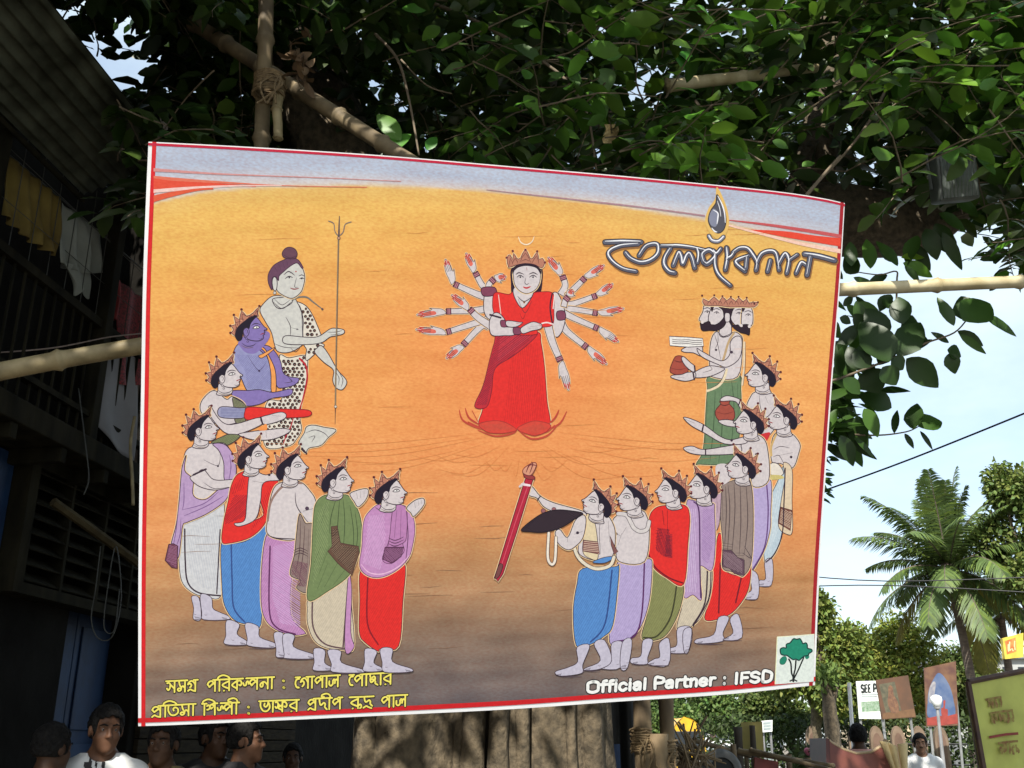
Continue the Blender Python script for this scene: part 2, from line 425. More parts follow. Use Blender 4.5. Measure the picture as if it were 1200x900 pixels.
LSTEP = 1.6e-5
INKK = .86
class Art:
    """flat printed shapes, each lying a hair above the ones it overlaps"""
    def __init__(s): s.v = []; s.f = []; s.c = []; s.bb = np.zeros((0, 5)); s.base = 0.0012
    def level(s, P):
        x0, y0 = P.min(0); x1, y1 = P.max(0)
        b = s.bb; lv = 0
        if len(b):
            m = (b[:, 0] < x1 + .5) & (b[:, 2] > x0 - .5) & (b[:, 1] < y1 + .5) & (b[:, 3] > y0 - .5)
            if m.any(): lv = b[m, 4].max() + 1
        s.bb = np.vstack([b, [x0, y0, x1, y1, lv]])
        return lv
    def fill(s, P, c, lv=None):
        P = np.asarray(P, float)
        if lv is None: lv = s.level(P)
        d = s.base + lv * LSTEP
        tri = tessellate_polygon([[Vector((x, y, 0)) for x, y in P]])
        o = len(s.v)
        s.v += [bpt(x, y, d) for x, y in P]
        for t in tri:
            q = [s.v[o + i] for i in t]
            if (q[1] - q[0]).cross(q[2] - q[0]).dot(BN) < 0: t = (t[0], t[2], t[1])
            s.f.append(tuple(o + i for i in t)); s.c.append(lin(c, INKK))
    def line(s, P, wd, c, taper=(1, 1), lv=None):
        P = np.asarray(P, float)
        if len(P) < 2: return
        n = len(P)
        T = np.gradient(P, axis=0); T /= np.maximum(1e-6, np.linalg.norm(T, axis=1))[:, None]
        N = np.stack([-T[:, 1], T[:, 0]], 1)
        t = np.linspace(0, 1, n)
        ww = wd / 2 * (taper[0] * (1 - t) + taper[1] * t if taper[0] != 'mid' else (.35 + .65 * np.sin(np.pi * t)))
        lo = s.level(np.vstack([P - wd / 2, P + wd / 2])) if lv is None else lv
        o = len(s.v)
        A, B = P + N * ww[:, None], P - N * ww[:, None]
        for i in range(n):
            d = s.base + lo * LSTEP + LSTEP * .6 * i / n
            s.v += [bpt(*A[i], d), bpt(*B[i], d)]
        col = lin(c, INKK)
        for i in range(n - 1):
            q = (o + 2 * i, o + 2 * i + 1, o + 2 * i + 3, o + 2 * i + 2)
            V = [s.v[k] for k in q]
            if (V[1] - V[0]).cross(V[2] - V[0]).dot(BN) < 0: q = q[::-1]
            s.f.append(q); s.c.append(col)
        if wd > 1.6:
            for P0, r in ((P[0], ww[0]), (P[-1], ww[-1])):
                if r < .5: continue
                k = len(s.v); d = s.base + lo * LSTEP + LSTEP * .7
                a = np.arange(9) / 9 * 2 * np.pi
                s.v += [bpt(P0[0] + r * math.cos(q), P0[1] + r * math.sin(q), d) for q in a]
                q = tuple(range(k, k + 9))
                if (s.v[k + 1] - s.v[k]).cross(s.v[k + 3] - s.v[k]).dot(BN) < 0: q = q[::-1]
                s.f.append(q); s.c.append(col)
    def build(s, name, m, parent):
        mb = MB(); mb.v = [tuple(p) for p in s.v]; mb.f = s.f; mb.c = s.c
        return mb.build(name, m, parent, color=True)

class Z:
    """coordinates read off an enlargement that starts at (x, y) of the photograph"""
    def __init__(s, x, y, k): s.x, s.y, s.k = x, y, k
    def __call__(s, t):
        if isinstance(t, str): t = [tuple(float(q) for q in p.split(',')) for p in t.split()]
        return [(s.x + a / s.k, s.y + b / s.k) for a, b in t]
ZP = Z(0, 0, 1); ZA = Z(180, 270, 5.625); ZB = Z(270, 240, 5.625); ZC = Z(180, 390, 5.625); ZD = Z(280, 390, 5.625)
ZE = Z(180, 480, 5.625); ZF = Z(180, 620, 5.625); ZG = Z(300, 500, 5.4545); ZH = Z(300, 640, 5.4545); ZI = Z(480, 260, 5.625)
ZJ = Z(600, 260, 5.625); ZK = Z(500, 390, 5.4545); ZL = Z(560, 530, 5.625); ZM = Z(620, 550, 5.625); ZN = Z(620, 650, 6.0)
ZO = Z(740, 530, 5.625); ZQP = Z(740, 640, 5.625); ZQ = Z(770, 330, 5.625); ZR = Z(790, 420, 5.625); ZS = Z(820, 520, 5.0)
ZT = Z(700, 215, 6.923); ZU = Z(820, 215, 6.923)

SKIN, SKINB, INK, HAIR, CROWN, CROWNL = (212, 202, 203), (206, 204, 198), (58, 42, 56), (30, 22, 40), (184, 124, 102), (84, 38, 48)
PURP, WHITE, RED, BLUE, GREEN, PINK, CREAM, OLIVE, BSK, TAUPE, LAV = (184, 154, 194), (207, 207, 210), (226, 48, 44), (88, 140, 202), (116, 134, 88), (194, 140, 188), (208, 194, 172), (136, 138, 88), (134, 116, 178), (148, 130, 122), (182, 166, 208)
DKF = (112, 62, 84)
art = Art()
def jig(P, a=.18):
    P = np.asarray(P, float); return P + rng.normal(0, a, P.shape)
def FL(z, t, c, o=INK, wd=1.0, sub=5, sharp=False, halo=False):
    P = np.array(z(t)) if sharp else crm(z(t), sub)
    if halo: art.line(np.vstack([P, P[:1]]), 2.6, (236, 205, 160))
    art.fill(P, c)
    if o: art.line(np.vstack([P, P[:2]]), max(wd * .95, .75), o)
def LN(z, t, c=INK, wd=.7, taper=('mid', 1), sub=6):
    art.line(crm(z(t), sub, False), wd * 1.2, c, taper)
def DOT(z, x, y, r, c, o=None):
    a = np.arange(10) / 10 * 2 * np.pi
    px, py = z([(x, y)])[0]
    P = np.stack([px + r * np.cos(a), py + r * np.sin(a)], 1)
    art.fill(P, c)
    if o: art.line(np.vstack([P, P[:2]]), .5, o)
def hatch(z, poly, c, gap=1.1, ang=-35, wd=.45):
    """coloured-pencil strokes clipped to an outline"""
    P = np.array(z(poly)); a = math.radians(ang); d = np.array([math.cos(a), math.sin(a)]); nn = np.array([-d[1], d[0]])
    q = P @ nn; lo, hi = q.min(), q.max(); k = lo + gap * .5; lv = art.level(P)
    while k < hi:
        xs = []
        for i in range(len(P)):
            A, B = P[i], P[(i + 1) % len(P)]; fa, fb = A @ nn - k, B @ nn - k
            if fa * fb < 0: xs.append(((A + (B - A) * fa / (fa - fb)) @ d))
        xs.sort()
        for u0, u1 in zip(xs[::2], xs[1::2]):
            if u1 - u0 > .8: art.line(np.array([d * (u0 + .3) + nn * k, d * ((u0 + u1) / 2) + nn * (k + .15), d * (u1 - .3) + nn * k]), wd, c, lv=lv)
        k += gap * rng.uniform(.8, 1.25)
def head(ex, ey, s=1.0, dr=1, rot=0.0, skin=SKIN, crown=True, neck=True):
    k = s / 5.4545; ca, sa = math.cos(math.radians(rot)), math.sin(math.radians(rot))
    class HZ:
        def __call__(self, t):
            if isinstance(t, str): t = [tuple(float(q) for q in p.split(',')) for p in t.split()]
            out = []
            for x, y in t:
                x, y = x * ca + y * sa, -x * sa + y * ca
                out.append((ex + dr * x * k, ey + y * k))
            return out
    h = HZ()
    if neck: FL(h, '-22,30 -32,75 -40,100 20,112 62,92 58,50 20,35', skin)
    if crown:
        FL(h, '-72,22 -96,0 -80,-18 -98,-45 -66,-52 -76,-108 -42,-82 -25,-140 6,-104 50,-122 88,-160 80,-118 84,-98 40,-98 -18,-60 -55,-20', CROWN, CROWNL, .8, sub=2, halo=True)
        for q in ('-76,0 -60,-35 -50,-60', '-60,-20 -66,-60 -30,-70', '-40,-45 -40,-85 -10,-80', '-15,-65 -22,-115 20,-95', '20,-88 40,-118 62,-104', '55,-100 78,-140 76,-104', '-70,14 -40,-32 0,-76 42,-104 84,-106'):
            LN(h, q, CROWNL, .6, sub=3)
        for x, y in ((-76, -114), (-25, -148), (92, -166), (-102, -44), (-102, 2)): DOT(h, x, y, 1.55 * s, (92, 34, 42))
        for x, y in ((-58, -40), (-28, -76), (10, -92), (48, -110)): DOT(h, x, y, .8 * s, (214, 150, 112))
    FL(h, '58,-97 78,-88 98,-60 108,-45 122,-28 137,-16 130,-8 117,-5 124,5 116,11 120,19 110,26 113,40 102,53 78,61 40,58 5,45 -18,22 -12,-22 20,-62', skin, halo=not crown)
    FL(h, '-60,50 -72,20 -58,-25 -14,-66 48,-100 74,-101 52,-80 30,-52 20,-22 6,-30 -16,-16 -24,10 -28,42 -45,56', HAIR, HAIR, .5)
    FL(h, '0,-26 16,-20 20,0 12,22 -2,28 -14,14 -17,-10', skin, INK, .7)
    LN(h, '-6,-10 6,-14 10,0 2,12', INK, .5)
    FL(h, '46,-23 60,-35 78,-35 88,-27 76,-21 60,-20', (236, 232, 230), INK, .5, sub=3)
    DOT(h, 70, -28, .75 * s, HAIR)
    LN(h, '36,-38 52,-50 74,-52 96,-44', INK, .8); LN(h, '42,-22 60,-36 78,-36 92,-25', INK, .8)
    LN(h, '92,20 106,15 117,12', (150, 50, 55), 1.0); LN(h, '118,-6 124,-12 120,-16', INK, .5)
    LN(h, '78,44 94,50 106,40', INK, .4)
    DOT(h, 0, 42, 1.2 * s, skin, INK); DOT(h, 8, 62, 1.1 * s, skin, INK)
    LN(h, '-30,72 0,92 40,90 62,76', INK, .6); LN(h, '-34,86 4,104 44,100', (120, 90, 60), .5)
    return h
def dhoti(z, body, c, stripe=None, edge=None, fold=None):
    FL(z, body, c, INK, .9, halo=True)
    if fold: hatch(z, body, fold, 2.3, -60, .4)
    for t in (stripe or []): LN(z, t, edge or DKF, 1.5, (1, 1)); 
def feet(z, *polys):
    for p in polys:
        FL(z, p, (196, 190, 206), INK, .8, sub=4)
        q = z(p); q = sorted(q, key=lambda a: -a[1])[:2]
        x = [a[0] for a in q]; y = max(a[1] for a in q)
        R_ = np.array(z(p)); low = R_[R_[:, 1] > y - 9]; cx = R_[R_[:, 1] < R_[:, 1].min() + 6][:, 0].mean(); tip = low[np.argmax(np.abs(low[:, 0] - cx))]; sg = 1 if tip[0] > cx else -1
        for k in range(4): art.line(np.array([[tip[0] - sg * (1.2 + k * 1.5), y - .3 - .1 * k], [tip[0] - sg * (1.9 + k * 1.5), y - 1.3 - .25 * k], [tip[0] - sg * (2.8 + k * 1.5), y - 2.0 - .3 * k]]), .5, INK)
        art.line(np.array([[cx - sg * 1.5, y - 6], [cx - sg * .2, y - 5], [cx + sg * 1.2, y - 5.6]]), .5, (120, 104, 118))
        art.line(np.array([[min(x), y + .7], [(min(x) + max(x)) / 2, y + .9], [max(x), y + .6]]), 1.0, (88, 72, 84), ('mid', 1))

# ---- three-quarter figure with the leopard cloth and the staff
FL(ZB, '285,600 215,655 195,700 230,770 270,840 290,920 310,965 370,975 440,950 500,885 485,760 440,640 400,610', SKINB)
LN(ZB, '365,740 395,800 395,870', INK, .7); LN(ZB, '460,660 472,740 475,870', INK, .7); LN(ZB, '400,810 450,822', INK, .8); LN(ZD, '230,70 300,95 400,100', INK, .6)
DOT(ZB, 440, 820, .9, INK); LN(ZD, '340,100 372,125 402,100', INK, .6)
FL(ZB, '440,640 500,668 548,740 602,872 588,890 486,888 480,760 462,680', (226, 218, 204))
LEO = '268,150 330,165 440,150 452,230 440,340 410,480 402,560 412,640 380,700 330,745 180,755 160,600 190,450 280,440 285,300'
FL(ZD, LEO, (226, 218, 204), halo=True)
def spots(z, poly, gap=5.3):
    P = np.array(z(poly))
    x0, y0 = P.min(0); x1, y1 = P.max(0)
    def ins(x, y):
        c = False
        for i in range(len(P)):
            (ax, ay), (bx, by) = P[i - 1], P[i]
            if (ay > y) != (by > y) and x < (bx - ax) * (y - ay) / (by - ay) + ax: c = not c
        return c
    r = 0; y = y0 + 2; lv = art.level(P); art.level(P)
    while y < y1:
        x = x0 + (gap / 2 if r % 2 else 0)
        while x < x1:
            a, b = x + rng.uniform(-.7, .7), y + rng.uniform(-.7, .7)
            if all(ins(a + q, b + e) for q, e in ((1.5, 0), (-1.5, 0), (0, 1.5), (0, -1.5))):
                th = np.arange(8) / 8 * 2 * np.pi; rr = rng.uniform(1.6, 2.25)
                art.fill(np.stack([a + rr * np.cos(th) * rng.uniform(.85, 1.15), b + rr * np.sin(th)], 1), (52, 36, 40), lv)
                art.fill(np.stack([a + .4 + .65 * np.cos(th), b + .3 + .65 * np.sin(th)], 1), (150, 110, 92), lv + 1)
            x += gap
        y += gap * .8; r += 1
FL(ZD, '428,76 470,66 545,70 560,88 505,135 450,182 438,160 445,110', (226, 218, 204)); spots(ZD, '430,80 545,72 552,88 450,175')
spots(ZB, '450,650 500,672 545,740 598,870 490,884 482,760')
spots(ZD, LEO)
LN(ZD, '400,170 440,215 450,280 444,340 420,440 400,500', (186, 40, 50), 2.0, (1, .6)); LN(ZD, '360,560 340,620 310,680 290,740', (176, 40, 56), 1.4)
FL(ZD, '545,85 590,140 650,245 700,300 710,335 680,375 640,362 618,315 622,245 560,195 500,130 515,100', SKINB)
LN(ZD, '640,260 660,300 655,345', INK, .6); LN(ZD, '660,260 685,310 672,360', INK, .6)
FL(ZD, '305,20 430,28 520,25 600,-25 640,-30 690,-20 690,5 640,20 600,28 540,66 430,78 300,70', SKINB)
LN(ZB, '640,840 700,838 735,828', INK, .6); LN(ZB, '660,858 700,855 722,848', INK, .6)
LN(ZB, '400,640 440,612 500,608 545,640 610,690', (120, 118, 112), 1.6); DOT(ZB, 606, 688, 1.4, (92, 74, 76))
FL(ZB, '280,620 290,660 330,685 400,650 405,620 385,600 340,610', SKINB); LN(ZB, '282,640 340,684 402,640', INK, .8); LN(ZB, '290,620 340,660 398,622', INK, .6)
FL(ZB, '318,470 350,440 400,395 440,382 472,415 486,450 490,490 478,545 465,575 430,607 395,616 340,592 306,560 300,500', SKINB, halo=True)
FL(ZB, '275,560 252,520 250,460 285,400 345,366 392,350 445,362 478,412 470,418 440,384 398,402 352,440 322,468 316,500 300,474 274,486', (104, 68, 92), (70, 42, 66))
for q in ('290,410 310,440', '318,390 332,430', '345,375 356,415', '370,366 378,400', '395,360 400,385'): LN(ZB, q, (70, 42, 66), .6)
FL(ZB, '350,345 342,315 365,286 395,280 425,292 440,320 430,350 392,356', (104, 68, 84), (70, 42, 60)); LN(ZB, '350,330 390,350 432,340', (70, 42, 60), .7)
FL(ZB, '290,475 305,490 308,530 300,565 284,560 276,520 278,490', SKINB); DOT(ZB, 292, 580, 1.8, SKINB, INK)
LN(ZB, '352,462 380,440 405,450 424,466', INK, 1.0); LN(ZB, '360,488 385,472 412,480', INK, 1.0); LN(ZB, '450,470 470,462 486,470', INK, .9); LN(ZB, '455,488 472,482 486,488', INK, 1.0)
DOT(ZB, 388, 480, .9, HAIR); DOT(ZB, 470, 487, .8, HAIR); LN(ZB, '436,480 424,530 428,544 448,542', INK, .6); LN(ZB, '394,548 420,556 452,550', (140, 58, 62), 1.2); DOT(ZB, 432, 440, .9, (180, 60, 60))
# staff
LN(ZP, '396.6,281 395.6,330 394.4,390 393.5,440 393,475', (138, 120, 96), 1.5, (1, 1), 3); LN(ZP, '397.2,281 396.2,330 395,390 394.1,440', (90, 76, 66), .5, (1, 1), 3)
LN(ZP, '393,475 392.6,497', (70, 60, 60), .9, (1, .4), 3); DOT(ZP, 393.2, 476.5, 1.6, (214, 206, 190), INK); DOT(ZP, 396.9, 279, 1.8, (196, 150, 120), INK)
for q in ('385,259 391,262 392.5,271 396.7,276 402,272 404.5,263 411.5,260',): LN(ZP, q, (120, 110, 112), 1.7, (.5, .5))
LN(ZP, '397.8,253 397.4,262 397,277', (88, 76, 80), 1.8, (.3, 1))
# ---- blue-skinned figure
FL(ZC, '570,70 525,130 510,190 560,260 610,372 640,382 782,386 790,300 745,150 712,80', (150, 150, 192)); hatch(ZC, '530,140 600,250 620,370 770,375 780,300 740,150', (118, 116, 170), 1.5, -50)
FL(ZD, '122,95 190,85 242,130 275,190 292,262 335,290 395,300 372,340 300,362 250,352 238,250 200,172', BSK)
FL(ZC, '690,90 742,140 772,260 776,386 806,386 802,250 760,150 728,100', (240, 160, 88))
FL(ZC, '640,-10 560,60 570,90 610,130 680,130 760,40 750,-10', BSK, None)
FL(ZC, '515,385 620,380 700,375 790,392 905,370 900,412 780,432 700,470 610,482 545,450', BSK)
LN(ZD, '320,290 350,320 300,330', INK, .6); LN(ZD, '330,310 372,330', INK, .5); DOT(ZC, 696, 250, 1.3, (60, 40, 70)); LN(ZC, '620,150 690,245 740,200', (92, 82, 120), .6)
head(288.4, 389, .98, 1, 2, BSK, neck=False)
FL(ZP, '303,417 309,414 322,407 318,412 307,419.5', (240, 160, 88), INK, .5)
# ---- second crowned figure with the tray
FL(ZC, '400,380 330,430 306,490 330,545 420,602 520,600 600,560 600,470 520,420 480,438', SKIN, halo=True)
FL(ZC, '520,430 550,438 610,485 600,590 540,590 530,500', (128, 128, 100)); hatch(ZC, '520,430 550,438 610,485 600,590 540,590', (90, 92, 70), 1.5, 70)
FL(ZC, '438,490 560,494 612,500 604,558 440,556', (156, 156, 188)); hatch(ZC, '440,494 612,502 604,556 440,554', (112, 116, 158), 1.3, 2)
FL(ZP, '287,482 293,477 325,479 361,480.5 361,488 325,490 290,492', RED, (120, 30, 40))
FL(ZC, '372,480 365,530 420,610 480,662 560,668 715,602 700,558 560,596 480,602 425,560', SKIN)
FL(ZC, '706,560 760,540 840,522 874,540 852,572 735,604', SKIN); LN(ZC, '706,556 718,600', INK, 1.6, (1, 1)); LN(ZC, '780,545 840,550', INK, .5)
FL(ZC, '380,722 440,690 500,668 570,680 500,735 430,738', (128, 134, 96)); hatch(ZC, '380,722 500,668 570,680 500,735', (88, 96, 66), 1.4, -30)
FL(ZC, '560,670 650,650 740,640 860,630 900,650 790,700 660,705', SKIN); LN(ZC, '740,650 745,690', INK, .7)
FL(ZC, '690,640 740,600 745,640', (240, 150, 80), None)
head(260, 444, .98, 1, 4)
# ---- crowned figure in the lilac shawl, white dhoti
dhoti(ZP, '212,620 216,610 242,600 262,586 260.5,650 259,698 240,699 225,694 213,681 209.5,655 208.5,640', WHITE, ['216.5,620 217,655 220,682 233,694.5 258,698'], INK)
hatch(ZP, '219,622 258,600 256,690 240,690 222,670', (186, 190, 200), 2.6, 80, .5); LN(ZP, '258,620 254,696', INK, 1.2, (1, 1))
feet(ZF, '250,445 300,455 312,592 262,592 264,520', '310,430 380,450 390,520 430,545 492,572 490,596 330,596 318,550')
FL(ZE, '270,240 215,270 198,340 200,420 240,450 262,560 330,590 430,530 535,470 530,350 480,230 390,222', SKIN)
FL(ZE, '190,370 215,300 205,400 260,460 262,565 340,592 430,524 505,478 500,545 460,612 340,692 222,742 192,765 176,900 160,980 112,990 112,900 150,750 168,600 180,450', PURP, halo=True)
FL(ZE, '390,226 470,230 530,310 544,420 505,478 466,460 462,350 430,270', PURP)
for q in ('190,660 330,620 430,540', '200,700 340,640 460,570', '180,720 175,820 150,900', '200,480 200,600 190,660', '500,300 510,380 495,470', '165,640 150,780 130,900'): LN(ZE, q, (120, 86, 138), .8)
FL(ZF, '100,100 130,95 160,110 155,260 118,250 76,205', DKF, (70, 40, 60), sharp=True); hatch(ZF, '104,104 156,112 152,256 84,206', (170, 120, 150), 1.4, 20)
FL(ZE, '240,450 280,425 330,395 400,462 540,460 535,490 500,512 400,530 300,505', SKIN); LN(ZE, '262,430 300,412 345,392', INK, 1.8, (1, 1)); DOT(ZE, 424, 372, 1.2, INK); LN(ZE, '330,330 424,368 440,290', INK, .5)
LN(ZE, '330,480 400,520 500,510', INK, .6)
head(232.4, 505.8, .98, 1, 2)
# ---- red shawl, blue dhoti
dhoti(ZP, '259.5,636 272,637 292,632 313,612 312,640 306,660 306,731 290,731.5 274,726 263,709 260,685', BLUE, ['271,638 272,680 274,712 287,729'], (54, 80, 140), (70, 116, 182))
feet(ZF, '482,600 565,625 550,690 612,735 610,762 470,757 476,700', '605,620 690,640 700,710 802,752 790,782 625,768 618,720')
FL(ZE, '555,425 640,405 650,500 640,700 600,745 720,700 705,600 715,480 780,468 822,480 770,600 740,740 640,840 500,880 450,866 462,740 492,600 512,500', RED, (110, 24, 36), .9, halo=True)
hatch(ZE, '530,560 620,560 610,700 470,760 470,700', (150, 34, 50), 1.5, -40, .7); hatch(ZE, '500,520 600,430 600,520 520,560', (170, 30, 40), 2.0, 75, .6); hatch(ZE, '700,620 770,500 790,500 740,700 640,800', (170, 30, 40), 2.2, 70, .6)
FL(ZE, '640,412 740,430 835,405 840,462 725,482 705,600 672,720 570,768 532,750 600,728 615,600', SKIN); LN(ZE, '650,470 720,482', INK, .6); DOT(ZE, 762, 430, 1.5, INK)
head(291, 538.7, .98, 1, 3)
# ---- bare back, lilac dhoti
dhoti(ZP, '313,626 327,631 345,632 356,633 343,670 341,720 357,740 356,743 344,744 324,738 311,726 306,704 307,660', PINK, ['316.5,640 315.5,713 324,735 346,743'], (96, 44, 92), (168, 112, 166))
hatch(ZP, '320,640 345,634 352,660 352,735 328,730 319,700', (206, 168, 212), 2.1, 35, .9)
feet(ZH, '115,555 180,565 186,702 130,706 128,650', '172,565 246,570 240,642 372,692 362,718 190,716 180,690')
FL(ZG, '150,360 100,430 72,600 72,680 130,715 245,720 300,640 372,655 384,490 345,410 275,350', SKIN, halo=True); LN(ZG, '250,420 258,500 300,570 360,640', INK, .9); LN(ZG, '72,690 130,712 246,716', INK, 1.2)
LN(ZG, '75,600 95,480 160,390 230,362 290,360', (150, 120, 110), 2.2, (1, 1)); LN(ZG, '120,600 122,690', INK, .4)
FL(ZP, '351,602.5 358,613 367,617 363,660 361,693 347.5,689 352,680 340,673 345,650 347,630', TAUPE, halo=True)
for q in ('352,610 351,645 346,672', '357,616 355,650 350,682', '362,620 359,690'): LN(ZP, q, (90, 64, 70), .8)
for y in (0, 3, 6): LN(ZP, f'344,{645+y} 352,{642+y} 361,{646+y}', (70, 44, 56), .8)
hatch(ZP, '343,656 361,660 358,688 347,686 350,678 341,672', DKF, 1.3, 55, .7)
DOT(ZG, 326, 522, 2.1, (80, 60, 80), INK); LN(ZG, '300,540 376,520', INK, .9)
FL(ZD, '395,720 430,660 445,620 490,608 560,622 640,640 590,690 540,742 462,760 440,792 408,762', SKINB, halo=True); LN(ZD, '440,660 500,640 560,660 590,690', INK, .7); LN(ZD, '460,690 500,680 480,720', INK, .6); LN(ZD, '415,760 445,796', INK, 1.6, (1, 1))
head(336.7, 551.3, 1.0, 1, 2)
# ---- green shawl
dhoti(ZP, '362,702 384,692 408,676 412,710 414.5,759 400,761 382,759 368,750 360.5,731 360,714', CREAM, ['366,704 367,735 380,754 404,760', '408,680 402,758'], (96, 70, 76), (190, 178, 152))
FL(ZP, '408,676 412,690 411,740 415,758 404,760', PINK, INK, .6)
feet(ZH, '370,655 440,665 438,742 482,772 480,792 368,792 372,740', '458,665 542,670 546,742 684,787 682,807 490,803 482,752')
FL(ZP, '380,580.5 370,590 367,610 364.5,660 360.5,703 385,692 409,674 419,653 423.5,640 424.5,625 421,602 410,582 396,579.5', GREEN, (62, 70, 50), .9, halo=True)
for q in ('394,584 388,605 386,625', '398,584 396,610 394,640', '402,585 404,612 402,645', '410,592 414,620 414,645', '416,600 419,625 417,645', '376,640 368,660', '384,660 372,690', '398,655 380,688', '386,640 374,672', '404,668 390,686', '382,590 376,615'): LN(ZP, q, (70, 84, 56), .8)
hatch(ZP, '372,600 386,584 384,640 366,690', (134, 150, 104), 2.2, 65, .8)
FL(ZP, '388,617 395,616 399,636 420,640 421,648 412,674 405,668 400,664 394,658 384,646 389,640', (104, 76, 62), (70, 48, 48), .7, sharp=True); hatch(ZP, '390,620 395,620 399,638 419,642 411,670 396,656 388,646', (54, 34, 42), 1.5, 40, .6); hatch(ZP, '390,620 395,620 399,638 419,642 411,670 396,656 388,646', (150, 128, 104), 1.9, -45, .5)
for y in (0, 3, 6): LN(ZP, f'387,{622+y} 397,{620+y}', (60, 48, 40), .7); LN(ZP, f'401,{638+y} 421,{640+y}', (60, 48, 40), .7)
FL(ZG, '600,430 640,408 690,396 716,402 714,440 690,482 652,512 628,480', SKIN, halo=True)
for q in ('640,420 650,460', '665,412 668,455', '690,405 690,450'): LN(ZG, q, INK, .5)
head(389.8, 566, 1.0, 1, 0)
# ---- pink shawl, red dhoti
dhoti(ZP, '422,670 436,676 452,674 474,660 472,705 467,757 446,760 443,763 428,753 421,741 421.5,704', RED, ['431,677 430.5,730 443,755'], (140, 26, 40), (206, 36, 40))
feet(ZH, '698,655 772,670 752,742 808,777 800,797 688,797 694,740', '795,655 872,655 872,737 994,782 980,803 820,803 806,742')
FL(ZP, '444,591 432,600 426,612 424,640 421.5,664 432,675 448,676 466,667 479,653 484,636 486,620 484,606 477,594 462,591.5 452,600', PINK, (110, 62, 104), .9, halo=True)
hatch(ZP, '432,604 450,602 452,630 446,668 425,660', (206, 162, 204), 1.8, 70, .9)
FL(ZP, '461,595 476,596 476,630 472,637 473,647 459,660 448,655 456,632', (186, 128, 178), (100, 56, 90), .8)
for q in ('465,597 462,630', '470,597 469,632', '476,598 478,628 475,660', '460,598 455,640'): LN(ZP, q, (100, 56, 96), .9)
for y in (0, 3.4, 6.8): LN(ZP, f'455,{630+y} 463,{633+y} 473,{629+y}', (80, 40, 70), .9)
FL(ZP, '451,641 473,641 470,652 459,660 448,655', (104, 58, 92), (70, 34, 60), .7, sharp=True); hatch(ZP, '451,642 473,642 470,652 459,659 449,655', (178, 126, 164), 1.4, 50, .4)
LN(ZP, '423,661 433,671 450,672 468,663 480,650', (236, 190, 220), 1.2)
FL(ZG, '962,520 1000,480 1040,460 1072,460 1072,500 1010,572 988,550', SKIN, halo=True)
for q in ('1010,480 1020,520', '1035,468 1040,505', '1055,464 1056,492'): LN(ZG, q, INK, .5)
LN(ZG, '760,515 830,548 880,508', INK, .9)
head(452, 580, 1.0, 1, 0)

# ---- goddess with many arms
def arm(z, pts, w0, w1, tip, palm=True, wd=1.0):
    C = crm(z(pts), 8, False); n = len(C)
    T = np.gradient(C, axis=0); T /= np.linalg.norm(T, axis=1)[:, None]; N = np.stack([-T[:, 1], T[:, 0]], 1)
    ww = np.linspace(w0, w1, n)[:, None] / 2
    P = np.vstack([C + N * ww, (C - N * ww)[::-1]])
    art.line(np.vstack([P, P[:1]]), 2.2, (238, 202, 158)); art.fill(P, SKIN); art.line(np.vstack([P, P[:2]]), .75, INK)
    e = C[-1]; tp = np.array(z([tip])[0]); d = tp - e; L = np.linalg.norm(d); d /= L; nn = np.array([-d[1], d[0]])
    t0 = T[-1]; n0 = N[-1]
    def q(u, v): return e + d * u * L + nn * v
    hand = [q(0, -w1 * .45), q(.28, -w1 * .65), q(.5, -w1 * .8), q(.78, -w1 * .62), q(.8, -w1 * .3), q(.97, -w1 * .2), q(1, 0), q(.96, w1 * .15), q(.82, w1 * .3), q(.9, w1 * .5), q(.7, w1 * .6), q(.45, w1 * .7), q(.55, w1 * 1.05), q(.35, w1 * .85), q(.1, w1 * .5)]
    H = crm(hand, 3)
    art.line(np.vstack([H, H[:1]]), 2.0, (240, 205, 160)); art.fill(H, SKIN); art.line(np.vstack([H, H[:2]]), .6, INK)
    if palm:
        a = crm([q(.35, -w1 * .4), q(.62, -w1 * .5), q(.8, -w1 * .2), q(.8, w1 * .15), q(.55, w1 * .4), q(.36, w1 * .25)], 3)
        art.fill(a, (222, 108, 92))
    for v0 in (-.45, -.12, .2, .46):
        art.line(np.array([q(.5, v0 * w1), q(.68, v0 * w1 * 1.05), q(.86 - abs(v0) * .15, v0 * w1)]), .5, INK)
        art.line(np.array([q(.8 - abs(v0) * .15, v0 * w1), q(.88 - abs(v0) * .15, v0 * w1), q(.98 - abs(v0) * .2, v0 * w1 * .95)]), 1.1, (206, 58, 56))
    b0, b1 = e - t0 * 6.2, e - t0 * .6
    B = np.array([b0 + n0 * (w1 * .62), b1 + n0 * (w1 * .6), b1 - n0 * (w1 * .6), b0 - n0 * (w1 * .62)])
    art.fill(B, (122, 62, 82)); art.line(np.vstack([B, B[:2]]), .8, (62, 30, 50))
    for k in (.3, .62): c_ = b0 + (b1 - b0) * k; art.line(np.array([c_ + n0 * w1 * .55, c_, c_ - n0 * w1 * .55]), .7, (196, 142, 150))
art.line(crm(ZJ('40,95 58,135 95,150 130,132 146,95'), 5, False), 1.5, (246, 226, 196), ('mid', 1))
arm(ZI, '520,690 470,690 350,815', 8.6, 6.0, (240, 900))
arm(ZI, '520,640 440,665 240,728', 8.6, 5.6, (40, 708))
arm(ZI, '520,570 420,585 238,590', 8.6, 5.6, (46, 612))
arm(ZI, '520,440 480,420 430,330', 8, 5.6, (372, 205))
arm(ZI, '520,500 440,475 290,408', 9.2, 5.6, (236, 246), False)
arm(ZI, '540,690 450,630 392,572', 9.2, 6, (276, 480))
arm(ZI, '540,480 520,420 560,372', 7, 6, (636, 362), True)
